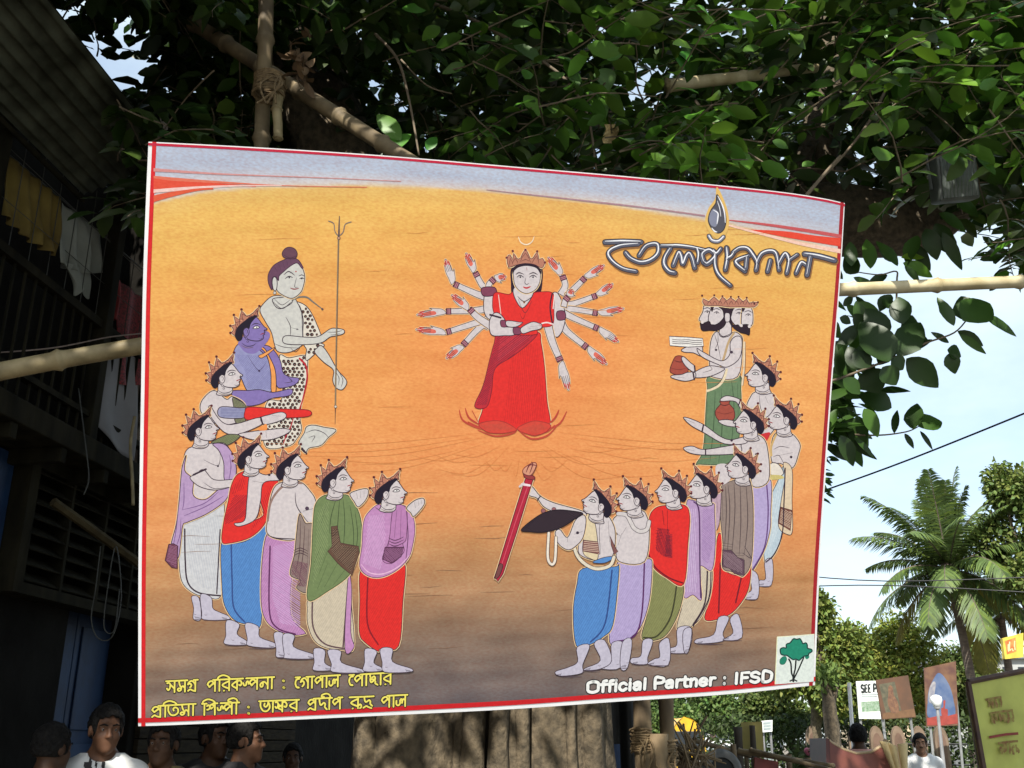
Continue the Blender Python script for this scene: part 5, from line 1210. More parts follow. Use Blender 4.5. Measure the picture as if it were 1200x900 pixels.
for a in ((1052, 312, 1030, 278, 16, MD), (1020, 315, 1018, 276, 18, LT), (1050, 308, 1030, 284, 15, DK), (1056, 302, 1085, 298, 12, YG), (1058, 308, 1096, 322, 18, (3.0, 3.2, 1.3)), (1060, 312, 1080, 330, 10, MD), (1040, 322, 1016, 332, 12, DK), (1006, 320, 988, 300, 22, DK), (998, 312, 996, 280, 16, MD), (1000, 325, 1030, 338, 10, MD), (990, 350, 998, 356, 16, DK), (984, 372, 998, 378, 12, DK), (1034, 350, 1048, 360, 18, DK), (1044, 345, 1030, 362, 18, DK)):
    lf(a[0], a[1], a[2], a[3], 5.7 + rng.uniform(-.08, .08), a[4], a[5])
for a in ((1085, 268, 1100, 302, 24, DK), (1096, 262, 1118, 300, 24, DK), (1075, 276, 1060, 306, 22, MD), (1100, 250, 1136, 268, 20, MD), (1070, 286, 1090, 316, 16, DK), (1104, 272, 1128, 314, 16, DK), (1120, 236, 1150, 250, 22, MD)): lf(a[0], a[1], a[2], a[3], 5.75 + rng.uniform(-.08, .08), a[4], a[5])
# single yellow-green leaves in the dark crown, sunlit brightness put into their colour
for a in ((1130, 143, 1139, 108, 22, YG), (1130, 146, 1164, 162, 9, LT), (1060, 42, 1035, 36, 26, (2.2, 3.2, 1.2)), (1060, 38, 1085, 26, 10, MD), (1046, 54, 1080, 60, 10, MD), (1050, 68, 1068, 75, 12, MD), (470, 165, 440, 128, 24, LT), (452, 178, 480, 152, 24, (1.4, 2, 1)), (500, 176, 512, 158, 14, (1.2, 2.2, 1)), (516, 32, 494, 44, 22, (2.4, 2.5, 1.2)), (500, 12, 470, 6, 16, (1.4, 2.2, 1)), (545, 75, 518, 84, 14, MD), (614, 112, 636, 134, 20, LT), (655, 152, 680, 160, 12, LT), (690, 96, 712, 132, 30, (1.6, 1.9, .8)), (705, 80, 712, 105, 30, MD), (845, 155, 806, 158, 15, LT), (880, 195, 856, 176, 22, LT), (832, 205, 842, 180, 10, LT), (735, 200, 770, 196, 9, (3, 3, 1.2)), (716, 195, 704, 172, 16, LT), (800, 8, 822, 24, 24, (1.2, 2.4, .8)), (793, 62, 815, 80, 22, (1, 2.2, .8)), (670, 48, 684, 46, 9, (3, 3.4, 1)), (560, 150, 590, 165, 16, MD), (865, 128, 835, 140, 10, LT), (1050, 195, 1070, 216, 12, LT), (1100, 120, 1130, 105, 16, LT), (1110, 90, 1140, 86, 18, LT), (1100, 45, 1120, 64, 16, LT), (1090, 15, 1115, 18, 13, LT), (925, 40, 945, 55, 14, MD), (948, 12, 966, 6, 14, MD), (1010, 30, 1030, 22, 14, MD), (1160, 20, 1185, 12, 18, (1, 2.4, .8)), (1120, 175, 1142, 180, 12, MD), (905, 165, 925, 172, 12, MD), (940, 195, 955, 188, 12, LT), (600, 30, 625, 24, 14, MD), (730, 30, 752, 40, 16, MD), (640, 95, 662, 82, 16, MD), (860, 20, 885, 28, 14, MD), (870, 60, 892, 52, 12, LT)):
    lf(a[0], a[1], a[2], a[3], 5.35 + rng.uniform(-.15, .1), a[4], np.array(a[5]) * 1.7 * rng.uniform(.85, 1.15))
for q, r in (([(480, -6, 5.6), (560, 26, 5.5), (640, 75, 5.4), (672, 105, 5.35), (690, 140, 5.3), (699, 200, 5.25)], .014), ([(440, 40, 5.5), (466, 70, 5.4), (480, 120, 5.3), (491, 182, 5.2)], .012), ([(470, 70, 5.5), (500, 100, 5.45), (530, 110, 5.4)], .007), ([(815, 118, 5.6), (850, 160, 5.5), (905, 197, 5.4)], .011), ([(1050, 80, 5.6), (1020, 140, 5.5), (990, 180, 5.45), (960, 212, 5.4)], .012), ([(940, 235, 5.3), (965, 205, 5.3), (985, 182, 5.3)], .014), ([(552, 40, 5.5), (556, 80, 5.45), (550, 112, 5.4)], .005), ([(365, 42, 6.0), (400, 33, 5.9), (430, 22, 5.8)], .01), ([(1170, 10, 5.7), (1130, 70, 5.6), (1080, 110, 5.6), (1060, 130, 5.5)], .01), ([(1080, 120, 5.5), (1110, 145, 5.4), (1130, 165, 5.35)], .007), ([(620, 108, 5.4), (600, 95, 5.5), (560, 60, 5.6)], .005)):
    stem(q, r)
clear_banner(sp_l)
sp_l.build('hanging_leaves', m_leaf, BY, loc=bl0, hi=True); sp_t.build('hanging_twig', m_twig, BY, smooth=True)
# ---------------------------------------------------------------- bamboo poles
m_bamboo = mat('bamboo', (.34, .27, .14), .65, (.17, .13, .06), 9, bump=.15, stretch=(1, 1, 1))
m_bamboo_dark = mat('dark_bamboo', (.2, .15, .08), .75, (.09, .065, .035), 7, bump=.2)  # darker brown copy; on the poles above the banner it stands in for shade
m_bamboo_lit = mat('sunlit_bamboo', (.52, .45, .28), .6, (.3, .24, .12), 7, bump=.15)  # lighter copy of the bamboo, with sunlight put into its colour
m_rope = mat('coir_rope', (.2, .14, .07), .95, (.12, .08, .04), 40, bump=.5)
def bamboo(name, a, b, r, label, m=None, bend=0.0, nodes=.42, taper=.85, group='bamboo scaffold poles around the banner'):
    a, b = Vector(a), Vector(b); L_ = (b - a).length; d = (b - a) / L_
    sd = d.cross(Vector((0, 0, 1))).normalized() if abs(d.z) < .9 else Vector((1, 0, 0)); up = sd.cross(d)
    n = max(2, int(L_ / nodes)); ts, rs = [], []
    for i in range(n):
        for u, k in ((0.0, 1.24), (.025, 1.04), (.06, .95), (.5, .96), (.93, .97), (.975, 1.14)):
            ts.append((i + u) / n); rs.append(k)
    ts.append(1.0); rs.append(1.0)
    P = [a + d * L_ * t + up * bend * 4 * t * (1 - t) + sd * .006 * math.sin(t * 9) for t in ts]
    mb = MB(); mb.tube(P, [r * k * (1 + (taper - 1) * t) for k, t in zip(rs, ts)], 12)
    # hollow cut ends
    for e, s_ in ((P[0], -1), (P[-1], 1)):
        mb.tube([e, e + d * s_ * .004], [r * .62 * (taper if s_ > 0 else 1)] * 2, 10)
    o = mb.build(name, m or m_bamboo, None, smooth=True)
    return tag(o, label, 'bamboo pole', group)
bamboo('bamboo_pole', at(-60, 448, 4.35), at(420, 366, 4.75), .046, 'thick yellow bamboo pole sticking out left of the banner across the dark house', bend=.02)
bamboo('bamboo_pole', at(700, 355, 4.95), at(1290, 328, 5.15), .041, 'pale bamboo pole sticking out right of the banner against the sky', m_bamboo_lit, bend=.015)
bamboo('bamboo_pole', at(228, 28, 5.6), at(505, 205, 4.7), .052, 'slanting bamboo pole that runs down to the banner\'s top edge at upper left', m_bamboo_dark)
bamboo('bamboo_pole', at(312, -60, 5.05), at(303, 420, 5.15), .05, 'upright split bamboo pole above the banner, crossed by the slanting pole', m_bamboo_dark, nodes=.6)
bamboo('bamboo_pole', at(326, 95, 4.98), at(325, 163, 4.98), .032, 'short bamboo stub hanging beside the upright pole above the banner', m_bamboo, nodes=.3)
bamboo('bamboo_pole', at(782, 101, 5.6), at(956, 79, 5.9), .045, 'pale bare pole lying among the leaves above the banner at upper right', m_bamboo_lit, nodes=.7, taper=.8)
bamboo('bamboo_pole', at(999, 76, 6.1), at(1022, 75, 6.1), .03, 'small dark bamboo end poking out of the leaves at upper right', m_bamboo_dark)
def lash(a, r, n, label, axis=Vector((0, 0, 1))):
    mb = MB()
    Q = axis.to_track_quat('Z', 'Y')
    for k in range(n):
        pts = [a + Q @ Vector((r * math.cos(t) * rng.uniform(.95, 1.12), r * math.sin(t), .016 * (k - n / 2) + rng.uniform(-.006, .006))) for t in np.linspace(0, 2 * math.pi, 14)]
        mb.tube(pts, .008, 5)
    for k in range(4):
        p = a + Vector((r * rng.uniform(-1, 1), -r, 0)); mb.tube(smooth3([p, p + Vector((rng.uniform(-.06, .06), -.03, -.08)), p + Vector((rng.uniform(-.1, .1), -.02, -.2))], 4), .006, 5)
    return tag(mb.build('rope_lashing', m_rope, None), label, 'rope', 'rope lashings on the bamboo')
lash(at(316, 100, 4.98), .085, 9, 'brown rope lashing where the slanting and upright bamboo poles cross')
# dead leaf sheath stuck at the lashing
lvd = Leaves()
for k in range(26):
    p = at(352 + rng.uniform(-14, 14), 70 + rng.uniform(-26, 26), 4.95); d = rng.normal(0, 1, 3); lvd.add(np.array(p), d, rng.normal(0, 1, 3), .11, .05, (1, 1, 1))
m_dead = mat('dead_leaf', (.16, .1, .05), .9, (.08, .05, .03), 9)
cp = at(352, 70, 4.95)
dl = lvd.build('dead_leaves', m_dead, loc=cp); dl.location = cp
tag(dl, 'clump of brown dead leaves caught on the bamboo above the banner\'s top left', 'dead leaves')
mb = MB(); P = at(714, 160, 5.2)
mb.sheet(lambda u, v: at(708 + 15 * u + 2 * math.sin(v * 6), 146 + 22 * v, 5.2 + .02 * math.sin(u * 5 + v * 4)), 6, 8)
tag(mb.build('dry_leaf', mat('dry_leaf', (.55, .42, .2), .8, (.3, .2, .08), 30), None, solid=.003), 'single dry yellow leaf hanging just above the middle of the banner', 'leaf')

# ---------------------------------------------------------------- floodlight in the tree
FLT = thing('floodlight', 'grey box floodlight with a ribbed glass front among the dark leaves at right', 'lamp', at(1117, 210, 5.4))
m_lamp = mat('lamp_housing', (.08, .09, .08), .5, (.05, .055, .05), 9)
m_glass = mat('lamp_glass', (.1, .115, .105), .25, (.06, .07, .065), 20, bump=.3, wave=14)
c = at(1117, 210, 5.4); M_ = Matrix.Rotation(R(-6), 3, 'Y') @ Matrix.Rotation(R(20), 3, 'X')
mb = MB(); mb.box(c, (.25, .14, .28), M_); mb.build('housing', m_lamp, FLT, bevel=.015)
mb = MB(); mb.box(c + M_ @ Vector((0, -.073, 0)), (.215, .012, .245), M_); mb.build('glass', m_glass, FLT)
mb = MB()
for k in range(7): mb.box(c + M_ @ Vector((-.1 + .033 * k, .085, 0)), (.008, .04, .24), M_)
mb.build('cooling_fins', m_lamp, FLT)
mb = MB(); mb.tube([c + M_ @ Vector((-.14, 0, -.05)), c + M_ @ Vector((-.14, .03, .17)), c + M_ @ Vector((.14, .03, .17)), c + M_ @ Vector((.14, 0, -.05))], .011, 6); mb.tube([c + M_ @ Vector((0, .03, .17)), c + Vector((-.02, .2, .5)), c + Vector((-.1, .6, .75))], .014, 6)
mb.build('bracket', m_lamp, FLT)

# ---------------------------------------------------------------- washing on the balcony line
def cloth(name, quad, m, label, cat, folds=4, amp=.03, seed=0, group=None, ruff=.0):
    P = [at(*q) for q in quad]
    def fn(u, v):
        p = P[0].lerp(P[1], u).lerp(P[3].lerp(P[2], u), v)
        w_ = amp * (.3 + .7 * v) * (math.sin(u * folds * 2 * math.pi + seed + 1.2 * math.sin(v * 3 + seed)) + .4 * math.sin(u * folds * 4.7 + v * 5 + seed))
        p = p + FN * w_
        p.z += ruff * math.sin(u * 9 + seed) * v - .03 * v * math.sin(u * math.pi)
        return p
    mb = MB(); mb.sheet(fn, 36, 24)
    return tag(mb.build(name, m, None, smooth=True, solid=.004), label, cat, group)
YC = 6.05
m_yc = mat('yellow_cloth', (.2, .14, .03), .95, (.12, .08, .018), 4); m_wc = mat('pale_cloth', (.3, .31, .27), .95, (.2, .21, .18), 4)
m_rc = mat('red_cloth', (.26, .03, .03), .9, (.15, .016, .016), 5); m_ck = mat('red_check_cloth', (.24, .035, .04), .9, (.1, .03, .03), 60, ramp=(.45, .55))
cloth('hanging_cloth', [(6, 178, 5.5), (70, 232, 6.0), (66, 300, 6.0), (2, 252, 5.5)], m_yc, 'ochre yellow cloth hung on the balcony line of the dark house', 'cloth', 5, .03, 1, 'washing hung on the balcony')
cloth('hanging_cloth', [(72, 238, 6.0), (117, 272, 6.6), (115, 320, 6.6), (66, 308, 6.0)], m_wc, 'pale grey white shirt cloth hung beside the yellow cloth on the balcony', 'cloth', 3, .03, 2, 'washing hung on the balcony')
cloth('hanging_cloth', [(74, 306, 6.05), (104, 316, 6.5), (104, 344, 6.5), (88, 336, 6.25)], m_wc, 'small ragged pale cloth hanging below the grey white shirt', 'cloth', 2, .02, 3, 'washing hung on the balcony', .04)
cloth('hanging_cloth', [(124, 312, 6.7), (140, 330, 6.95), (137, 376, 6.95), (119, 358, 6.7)], m_rc, 'plain dark red cloth hanging left of the red checked cloth', 'cloth', 2, .03, 4, 'washing hung on the balcony')
cloth('hanging_cloth', [(138, 328, 6.95), (175, 355, 7.4), (175, 445, 7.4), (138, 450, 6.95)], m_ck, 'red checked cloth hanging at the balcony end next to the banner', 'cloth', 2, .03, 5, 'washing hung on the balcony')
cloth('hanging_cloth', [(116, 420, 6.7), (162, 405, 7.2), (156, 540, 7.2), (115, 500, 6.7)], mat('grey_cloth', (.2, .19, .19), .9, (.15, .14, .14), 3), 'large plain grey sheet hanging under the left bamboo pole', 'cloth', 1, .02, 6, 'washing hung on the balcony')
def wire(name, pts, r, m, label, cat, group=None, sub=6):
    mb = MB(); mb.tube(smooth3(pts, sub), r, 5)
    return tag(mb.build(name, m, None, smooth=True), label, cat, group)
m_blackwire = mat('black_wire', (.012, .012, .013), .5); m_palerope = mat('pale_rope', (.3, .22, .18), .9)
wire('clothes_line', [at(-40, 138, 5.2), at(70, 232, 6.0), at(178, 325, 7.2)], .006, m_wire, 'thin line carrying the yellow and white washing along the balcony', 'rope')
wire('clothes_line', [at(-30, 415, 5.6), at(60, 408, 6.0), at(128, 395, 6.6), at(175, 390, 7.2)], .005, m_palerope, 'pale twisted string stretched just above the left bamboo pole', 'rope')
wire('hanging_stick', [at(158, 488, 6.9), at(153, 520, 6.9), at(155, 560, 6.9), at(156, 592, 6.9)], .012, m_bamboo, 'thin pale stick hanging beside the left edge of the banner', 'stick')
wire('hanging_cable', [at(118, 640, 6.5), at(112, 690, 6.5), at(107, 725, 6.5), at(115, 748, 6.5), at(132, 745, 6.5), at(142, 700, 6.5), at(136, 640, 6.5), at(126, 690, 6.5), at(122, 735, 6.5), at(134, 738, 6.5), at(140, 690, 6.5)], .004, m_wire, 'loop of cable hanging in front of the blue shutter door', 'cable')
wire('hanging_cable', [at(92, 455, 6.4), at(100, 520, 6.4), at(104, 560, 6.4), at(98, 580, 6.4)], .005, m_wire, 'thin cable with a small white plug hanging from the balcony floor', 'cable')
wire('overhead_wire', [at(940, 584, 9.0), at(1070, 537, 8.2), at(1290, 448, 7.0)], .008, m_blackwire, 'single black wire rising to the right across the open sky', 'wire')
wire('overhead_wire', [at(880, 668, 26), at(1040, 681, 24), at(1300, 672, 22)], .014, m_blackwire, 'upper of the two thin level wires in front of the palm', 'wire')
wire('overhead_wire', [at(880, 690, 26), at(1040, 686, 24), at(1300, 700, 22)], .014, m_blackwire, 'lower of the two thin level wires in front of the palm', 'wire')
# ---------------------------------------------------------------- people, grown as one continuous skin from a distance field
def rcone(P, a, b, ra, rb):
    a, b = np.array(a), np.array(b); ab = b - a; t = np.clip(((P - a) @ ab) / (ab @ ab), 0, 1)
    return np.linalg.norm(P - a - t[..., None] * ab, axis=-1) - (ra + (rb - ra) * t)
def ell(P, c, r):
    r = np.array(r); q = (P - np.array(c)) / r; k = np.linalg.norm(q, axis=-1); k2 = np.linalg.norm(q / r, axis=-1)
    return k * (k - 1) / np.maximum(k2, 1e-6)
def smin(a, b, k): h = np.clip(.5 + .5 * (b - a) / k, 0, 1); return b * (1 - h) + a * h - k * h * (1 - h)
def smax(a, b, k): return -smin(-a, -b, k)
def surface_nets(xs, ys, zs, D):
    s = D < 0; nx, ny, nz_ = D.shape
    cs = [(i, j, k) for i in (0, 1) for j in (0, 1) for k in (0, 1)]
    sl = lambda A, c: A[c[0]:nx - 1 + c[0], c[1]:ny - 1 + c[1], c[2]:nz_ - 1 + c[2]]
    cnt = sum(sl(s, c).astype(int) for c in cs); act = (cnt > 0) & (cnt < 8)
    I = np.argwhere(act); idm = -np.ones(act.shape, int); idm[act] = np.arange(len(I))
    acc = np.zeros((len(I), 3)); num = np.zeros(len(I))
    G3 = (xs, ys, zs)
    for ax in range(3):
        for c in cs:
            if c[ax]: continue
            e = list(c); e[ax] = 1
            i0, i1 = I + np.array(c), I + np.array(e)
            d0, d1 = D[tuple(i0.T)], D[tuple(i1.T)]; m = (d0 < 0) != (d1 < 0)
            t = np.where(m, d0 / np.where(np.abs(d0 - d1) < 1e-12, 1, d0 - d1), 0)
            p = np.stack([G3[k][i0[:, k]] * (1 - t) + G3[k][i1[:, k]] * t for k in range(3)], 1)
            acc[m] += p[m]; num[m] += 1
    V = acc / num[:, None]; F = []
    for ax in range(3):
        u, v = (ax + 1) % 3, (ax + 2) % 3
        a = [slice(None)] * 3; b = [slice(None)] * 3; a[ax] = slice(0, -1); b[ax] = slice(1, None)
        ch = s[tuple(a)] != s[tuple(b)]; E_ = np.argwhere(ch)
        ok = (E_[:, u] > 0) & (E_[:, v] > 0) & (E_[:, u] < D.shape[u] - 1) & (E_[:, v] < D.shape[v] - 1); E_ = E_[ok]
        du, dv = np.zeros(3, int), np.zeros(3, int); du[u] = 1; dv[v] = 1
        q = np.stack([idm[tuple((E_ - du - dv).T)], idm[tuple((E_ - dv).T)], idm[tuple(E_.T)], idm[tuple((E_ - du).T)]], 1)
        fl = s[tuple(E_.T)]; q[~fl] = q[~fl][:, ::-1]; F.append(q)
    F = np.concatenate(F); return V, F[(F >= 0).all(1)]
def vnoise(P, sc, seed):
    return (np.sin(P[..., 0] * sc + seed) * np.sin(P[..., 1] * sc * 1.3 + seed * 2) * np.sin(P[..., 2] * sc * .9 + seed * 3))
def person(loc, face, H, skin, shirt, trousers, hairc, label, group=None, turn=0.0, nod=0.0, sleeve='short', collar=True, moustache=False, fine=.0052, hair_len=.0, arms='down'):
    """standing figure; face: heading in degrees (0 = towards the camera side, -y)"""
    k = H / 1.70
    a = R(face); RZ = np.array([[math.cos(a), -math.sin(a), 0], [math.sin(a), math.cos(a), 0], [0, 0, 1]])
    xs = np.concatenate([np.arange(-.34, -.115, .014), np.arange(-.115, .115, fine), np.arange(.115, .345, .014)])
    ys = np.concatenate([np.arange(-.30, -.14, .014), np.arange(-.14, .13, fine * 1.1), np.arange(.13, .2, .014)])
    zs = np.concatenate([np.arange(-.02, 1.40, .017), np.arange(1.40, 1.76, fine)])
    X, Y, Z_ = np.meshgrid(xs, ys, zs, indexing='ij'); P = np.stack([X, Y, Z_], -1)
    # head space
    t, n_ = R(turn), R(nod); c0 = np.array((0, .015, 1.47))
    RH = np.array([[math.cos(t), -math.sin(t), 0], [math.sin(t), math.cos(t), 0], [0, 0, 1]]) @ np.array([[1, 0, 0], [0, math.cos(n_), -math.sin(n_)], [0, math.sin(n_), math.cos(n_)]])
    sel = Z_ > 1.34
    Q = (P[sel] - c0) @ RH + c0
    cran = ell(Q, (0, .018, 1.605), (.075, .093, .098))
    hd = smin(cran, ell(Q, (0, -.03, 1.535), (.058, .066, .076)), .03)
    hd = smin(hd, rcone(Q, (0, -.07, 1.487), (0, -.062, 1.492), .02, .02), .025)
    for s in (-1, 1):
        hd = smin(hd, ell(Q, (s * .036, -.058, 1.552), (.022, .02, .02)), .02)
        hd = smin(hd, rcone(Q, (s * .012, -.08, 1.606), (s * .045, -.066, 1.604), .009, .008), .014)
        hd = smax(hd, -(ell(Q, (s * .032, -.094, 1.586), (.019, .017, .0125))), .012)
        hd = smin(hd, ell(Q, (s * .031, -.068, 1.586), (.016, .0135, .0125)), .004)
        hd = smin(hd, ell(Q, (s * .078, .012, 1.575), (.009, .02, .031)), .008)
        hd = smin(hd, ell(Q, (s * .011, -.094, 1.552), (.009, .011, .008)), .006)
    hd = smin(hd, rcone(Q, (0, -.082, 1.592), (0, -.103, 1.556), .008, .0115), .01)
    for z, r, y in ((1.5275, .0072, -.0835), (1.516, .0082, -.081)): hd = smin(hd, rcone(Q, (-.019, y + .008, z), (0, y, z), r * .6, r), .006); hd = smin(hd, rcone(Q, (.019, y + .008, z), (0, y, z), r * .6, r), .006)
    tor = smin(ell(P, (0, .01, 1.25), (.165, .105, .2)), ell(P, (0, 0, 1.04), (.145, .1, .18)), .06)
    tor = smin(tor, ell(P, (0, .01, .92), (.16, .108, .13)), .05)
    tor = smin(tor, rcone(P, (-.155, .01, 1.365), (.155, .01, 1.365), .052, .052), .05)
    tor = smin(tor, rcone(P, (-.09, .02, 1.40), (0, .02, 1.47), .05, .045), .04); tor = smin(tor, rcone(P, (.09, .02, 1.40), (0, .02, 1.47), .05, .045), .04)
    arm_u, arm_f, hand = 9.0, 9.0, 9.0
    for s in (-1, 1):
        el = (s * .235, .03, 1.09); wr = (s * .225, -.06, .85)
        if arms == 'folded': el = (s * .24, -.02, 1.1); wr = (s * .06, -.16, 1.12)
        arm_u = np.minimum(arm_u, rcone(P, (s * .178, .01, 1.36), el, .05, .039)); arm_f = np.minimum(arm_f, rcone(P, el, wr, .039, .026))
        wv = np.array(wr); dv = unit(wv - np.array(el)); sv = unit(np.cross(dv, (s, 0, .1))); pc = wv + dv * .055
        hand = np.minimum(hand, smin(rcone(P, wv, pc + dv * .02, .024, .03), rcone(P, wv + dv * .03, wv + dv * .05 + sv * .055, .014, .01), .015))
        for f_ in range(4):
            b = pc + dv * .03 + sv * (.024 - .016 * f_); m_ = b + dv * (.042 - .004 * abs(f_ - 1)) ; e_ = m_ + dv * .03 - np.array((s, 0, 0)) * .012
            hand = np.minimum(hand, np.minimum(rcone(P, b, m_, .0095, .009), rcone(P, m_, e_, .009, .0075)))
    leg, foot = 9.0, 9.0
    for s in (-1, 1):
        leg = np.minimum(leg, smin(rcone(P, (s * .085, .01, .9), (s * .1, -.005, .5), .088, .056), rcone(P, (s * .1, .0, .5), (s * .105, .025, .09), .056, .036), .03))
        foot = np.minimum(foot, rcone(P, (s * .105, .04, .04), (s * .125, -.14, .025), .04, .03))
    body = smin(smin(tor, arm_u, .035), smin(arm_f, hand, .012), .015); body = smin(body, smin(leg, foot, .02), .035)
    body = smin(body, rcone(P, (0, .03, 1.38), (0, .015, 1.5), .058, .054), .03)
    tmp = body[sel]; body[sel] = smin(tmp, hd, .018)
    def mk(D, name, m, parent=None):
        V, F = surface_nets(xs, ys, zs, D)
        return raw_mesh(name, (V * k) @ RZ.T, [F], m, parent, None, True)
    o = mk(body, 'person', skin); o.location = loc; tag(o, label, 'person', group)
    hair = np.full(P.shape[:3], 9.0)
    hh = cran - .013 - .005 * vnoise(Q, 70, 1.3) - .004 * vnoise(Q, 150, 2.2) - .003 * vnoise(Q, 320, .7)
    cutf = np.minimum(-(Q[:, 1] + .048 + .3 * np.maximum(Q[:, 2] - 1.64, 0)), 1.646 + .007 * np.sin(Q[:, 0] * 75 + 1) + .004 * np.sin(Q[:, 0] * 190) - Q[:, 2])   # the face stays free
    hh = smax(hh, cutf, .012); hh = smax(hh, (1.535 - hair_len) - Q[:, 2] + .3 * np.maximum(-Q[:, 1] + .02, 0), .01)
    for s in (-1, 1): hh = smax(hh, -ell(Q, (s * .082, -.008, 1.574), (.026, .023, .031)), .008)
    hair[sel] = hh; mk(hair, 'hair', hairc, o)
    sh = np.minimum(tor, 9); slv = arm_u if sleeve == 'short' else np.minimum(arm_u, arm_f)
    sh = smin(tor, slv - .006, .03) - .013 - .004 * vnoise(P, 26, 3.1) - .002 * vnoise(P, 60, 1.0)
    sh = smin(sh, rcone(P, (-.05, .03, 1.405), (.05, .03, 1.405), .055, .055) - .012, .03)
    if sleeve == 'short':
        for s in (-1, 1):
            d_ = unit(np.array((s * .057, .02, -.27))); sh = smax(sh, np.where(np.abs(X) > .16, (P - np.array((s * .178, .01, 1.36))) @ d_ - .2, -1) * np.where(X * s > 0, 1, 0) - np.where(X * s > 0, 0, 1), .004)
    sh = smax(sh, .86 - Z_, .006); sh = smax(sh, -ell(P, (0, -.02, 1.475), (.068, .085, .055)), .008); sh = np.maximum(sh, Z_ - 1.468)
    so_ = mk(sh, 'shirt', shirt, o)
    tr = smin(leg, smax(tor, Z_ - .98, .01), .04) - .016 - .004 * vnoise(P, 22, 2.0); tr = smax(smax(tr, Z_ - .985, .006), .07 - Z_, .006); tr = smax(tr, np.where(np.abs(X) > .2, 1.0, -1), .01)
    mk(tr, 'trousers', trousers, o)
    # eyes, brows, lips
    def hp(p): return Vector(((RH @ (np.array(p) - c0) + c0) * k) @ RZ.T) if False else Vector(RZ @ ((RH @ (np.array(p) - c0) + c0) * k))
    for s in (-1, 1):
        mb = MB(); mb.ball(hp((s * .031, -.0735, 1.586)), .0088 * k, 10, 8); e = mb.build('eye', m_eyew, None); e.parent = o; e.location = (0, 0, 0); e.data.transform(Matrix.Translation(-Vector((0, 0, 0))))
        cx = np.array(mb.v).mean(0)
        z0 = Vector(((np.array(mb.v)[:, 0].min() + np.array(mb.v)[:, 0].max()) / 2, (np.array(mb.v)[:, 1].min() + np.array(mb.v)[:, 1].max()) / 2, np.array(mb.v)[:, 2].min())); e.location = z0
        mb = MB(); mb.ball(hp((s * .031, -.0785, 1.586)), .0052 * k, 8, 6); i_ = mb.build('iris', m_iris, None); zi = i_.location.copy(); i_.parent = e; i_.location = zi - z0
        mb = MB(); mb.tube([hp((s * .012, -.094, 1.607)), hp((s * .03, -.090, 1.613)), hp((s * .05, -.074, 1.607))], [.004 * k, .0048 * k, .002 * k], 6); b_ = mb.build('eyebrow', hairc, None); b_.parent = o
    mb = MB(); mb.tube([hp((-.022, -.079, 1.5215)), hp((0, -.0895, 1.522)), hp((.022, -.079, 1.5215))], [.001 * k, .0016 * k, .001 * k], 5); b_ = mb.build('mouth_line', m_lip, None); b_.parent = o
    if moustache:
        mb = MB(); mb.tube([hp((-.028, -.082, 1.533)), hp((-.012, -.094, 1.5385)), hp((.012, -.094, 1.5385)), hp((.028, -.082, 1.533))], [.003 * k, .0055 * k, .0055 * k, .003 * k], 6); b_ = mb.build('moustache', hairc, None); b_.parent = o
    return o
m_sk1 = mat('brown_skin', (.15, .072, .04), .55, (.1, .048, .027), 14, spec=.25); m_sk2 = mat('dark_shaded_skin', (.08, .04, .022), .55, (.055, .027, .015), 14, spec=.25); m_sk3 = mat('tan_skin', (.27, .145, .085), .5, (.2, .105, .06), 14, spec=.25)  # darkest skin also carries painted shade for people under the banner
m_hair = mat('black_hair', (.006, .0055, .0055), .8, (.012, .011, .01), 60, bump=.6, spec=.15); m_eyew = mat('eye_white', (.3, .27, .24), .5, (.26, .23, .2)); m_iris = mat('eye_iris', (.012, .008, .006), .2); m_lip = mat('lip_line', (.09, .03, .025), .6)
m_tee = mat('white_tee', (.72, .72, .7), .9, (.64, .64, .62), 12, bump=.2); m_greysh = mat('pale_shirt', (.38, .36, .3), .9, (.3, .28, .23), 14, bump=.2); m_pat = mat('dark_patterned_shirt', (.06, .055, .04), .9, (.16, .12, .05), 40, ramp=(.5, .56)); m_blk = mat('dark_shirt', (.03, .028, .03), .9, (.02, .02, .02), 12); m_redsh = mat('red_shirt', (.12, .016, .014), .9, (.08, .01, .01), 12); m_pinksh = mat('pink_shirt', (.62, .33, .28), .9, (.52, .26, .22), 12, bump=.2); m_yelsh = mat('yellow_shirt', (.5, .32, .06), .9, (.4, .24, .04), 12)
m_trs = mat('dark_trousers', (.035, .035, .04), .9, (.025, .025, .03), 12); m_trk = mat('khaki_trousers', (.2, .16, .1), .9, (.15, .12, .08), 12); m_grn = mat('grey_green_shirt', (.08, .1, .085), .9, (.06, .07, .06), 12)
def put(px, py_top, Y):
    p = at(px, py_top, Y); return (p.x, Y, 0), p.z
def folk(px, top, Y, *a, **kw):
    loc, z = put(px, top, Y); return person(loc, a[0], z, *a[1:], **kw)
MAN = folk(127, 827, 5.5, 18, m_sk1, m_tee, m_trs, m_hair, 'young man in a white printed T-shirt looking aside in front of the blue door', turn=14, nod=4)
folk(65, 849, 5.3, 152, m_sk2, m_greysh, m_trk, m_hair, 'man seen from behind in a pale collared shirt at the lower left edge', nod=4)
folk(194, 846, 5.7, 4, m_sk2, m_pat, m_trs, m_hair, 'man with shade-darkened skin colour in a dark patterned shirt half hidden under the banner', turn=-6)
folk(254, 840, 6.1, 20, m_sk2, m_blk, m_trs, m_hair, 'man in deep shade under the banner, left of the man in profile', turn=30)
folk(291, 843, 6.0, 70, m_sk1, m_blk, m_trs, m_hair, 'man in profile in deep shade, rightmost of the people under the banner\'s left half', turn=20)
folk(344, 872, 8.4, 10, m_sk2, m_redsh, m_trs, m_hair, 'person in a red shirt standing further back under the banner', fine=.008)  # skin and red shirt coloured darker, so the shade is painted in
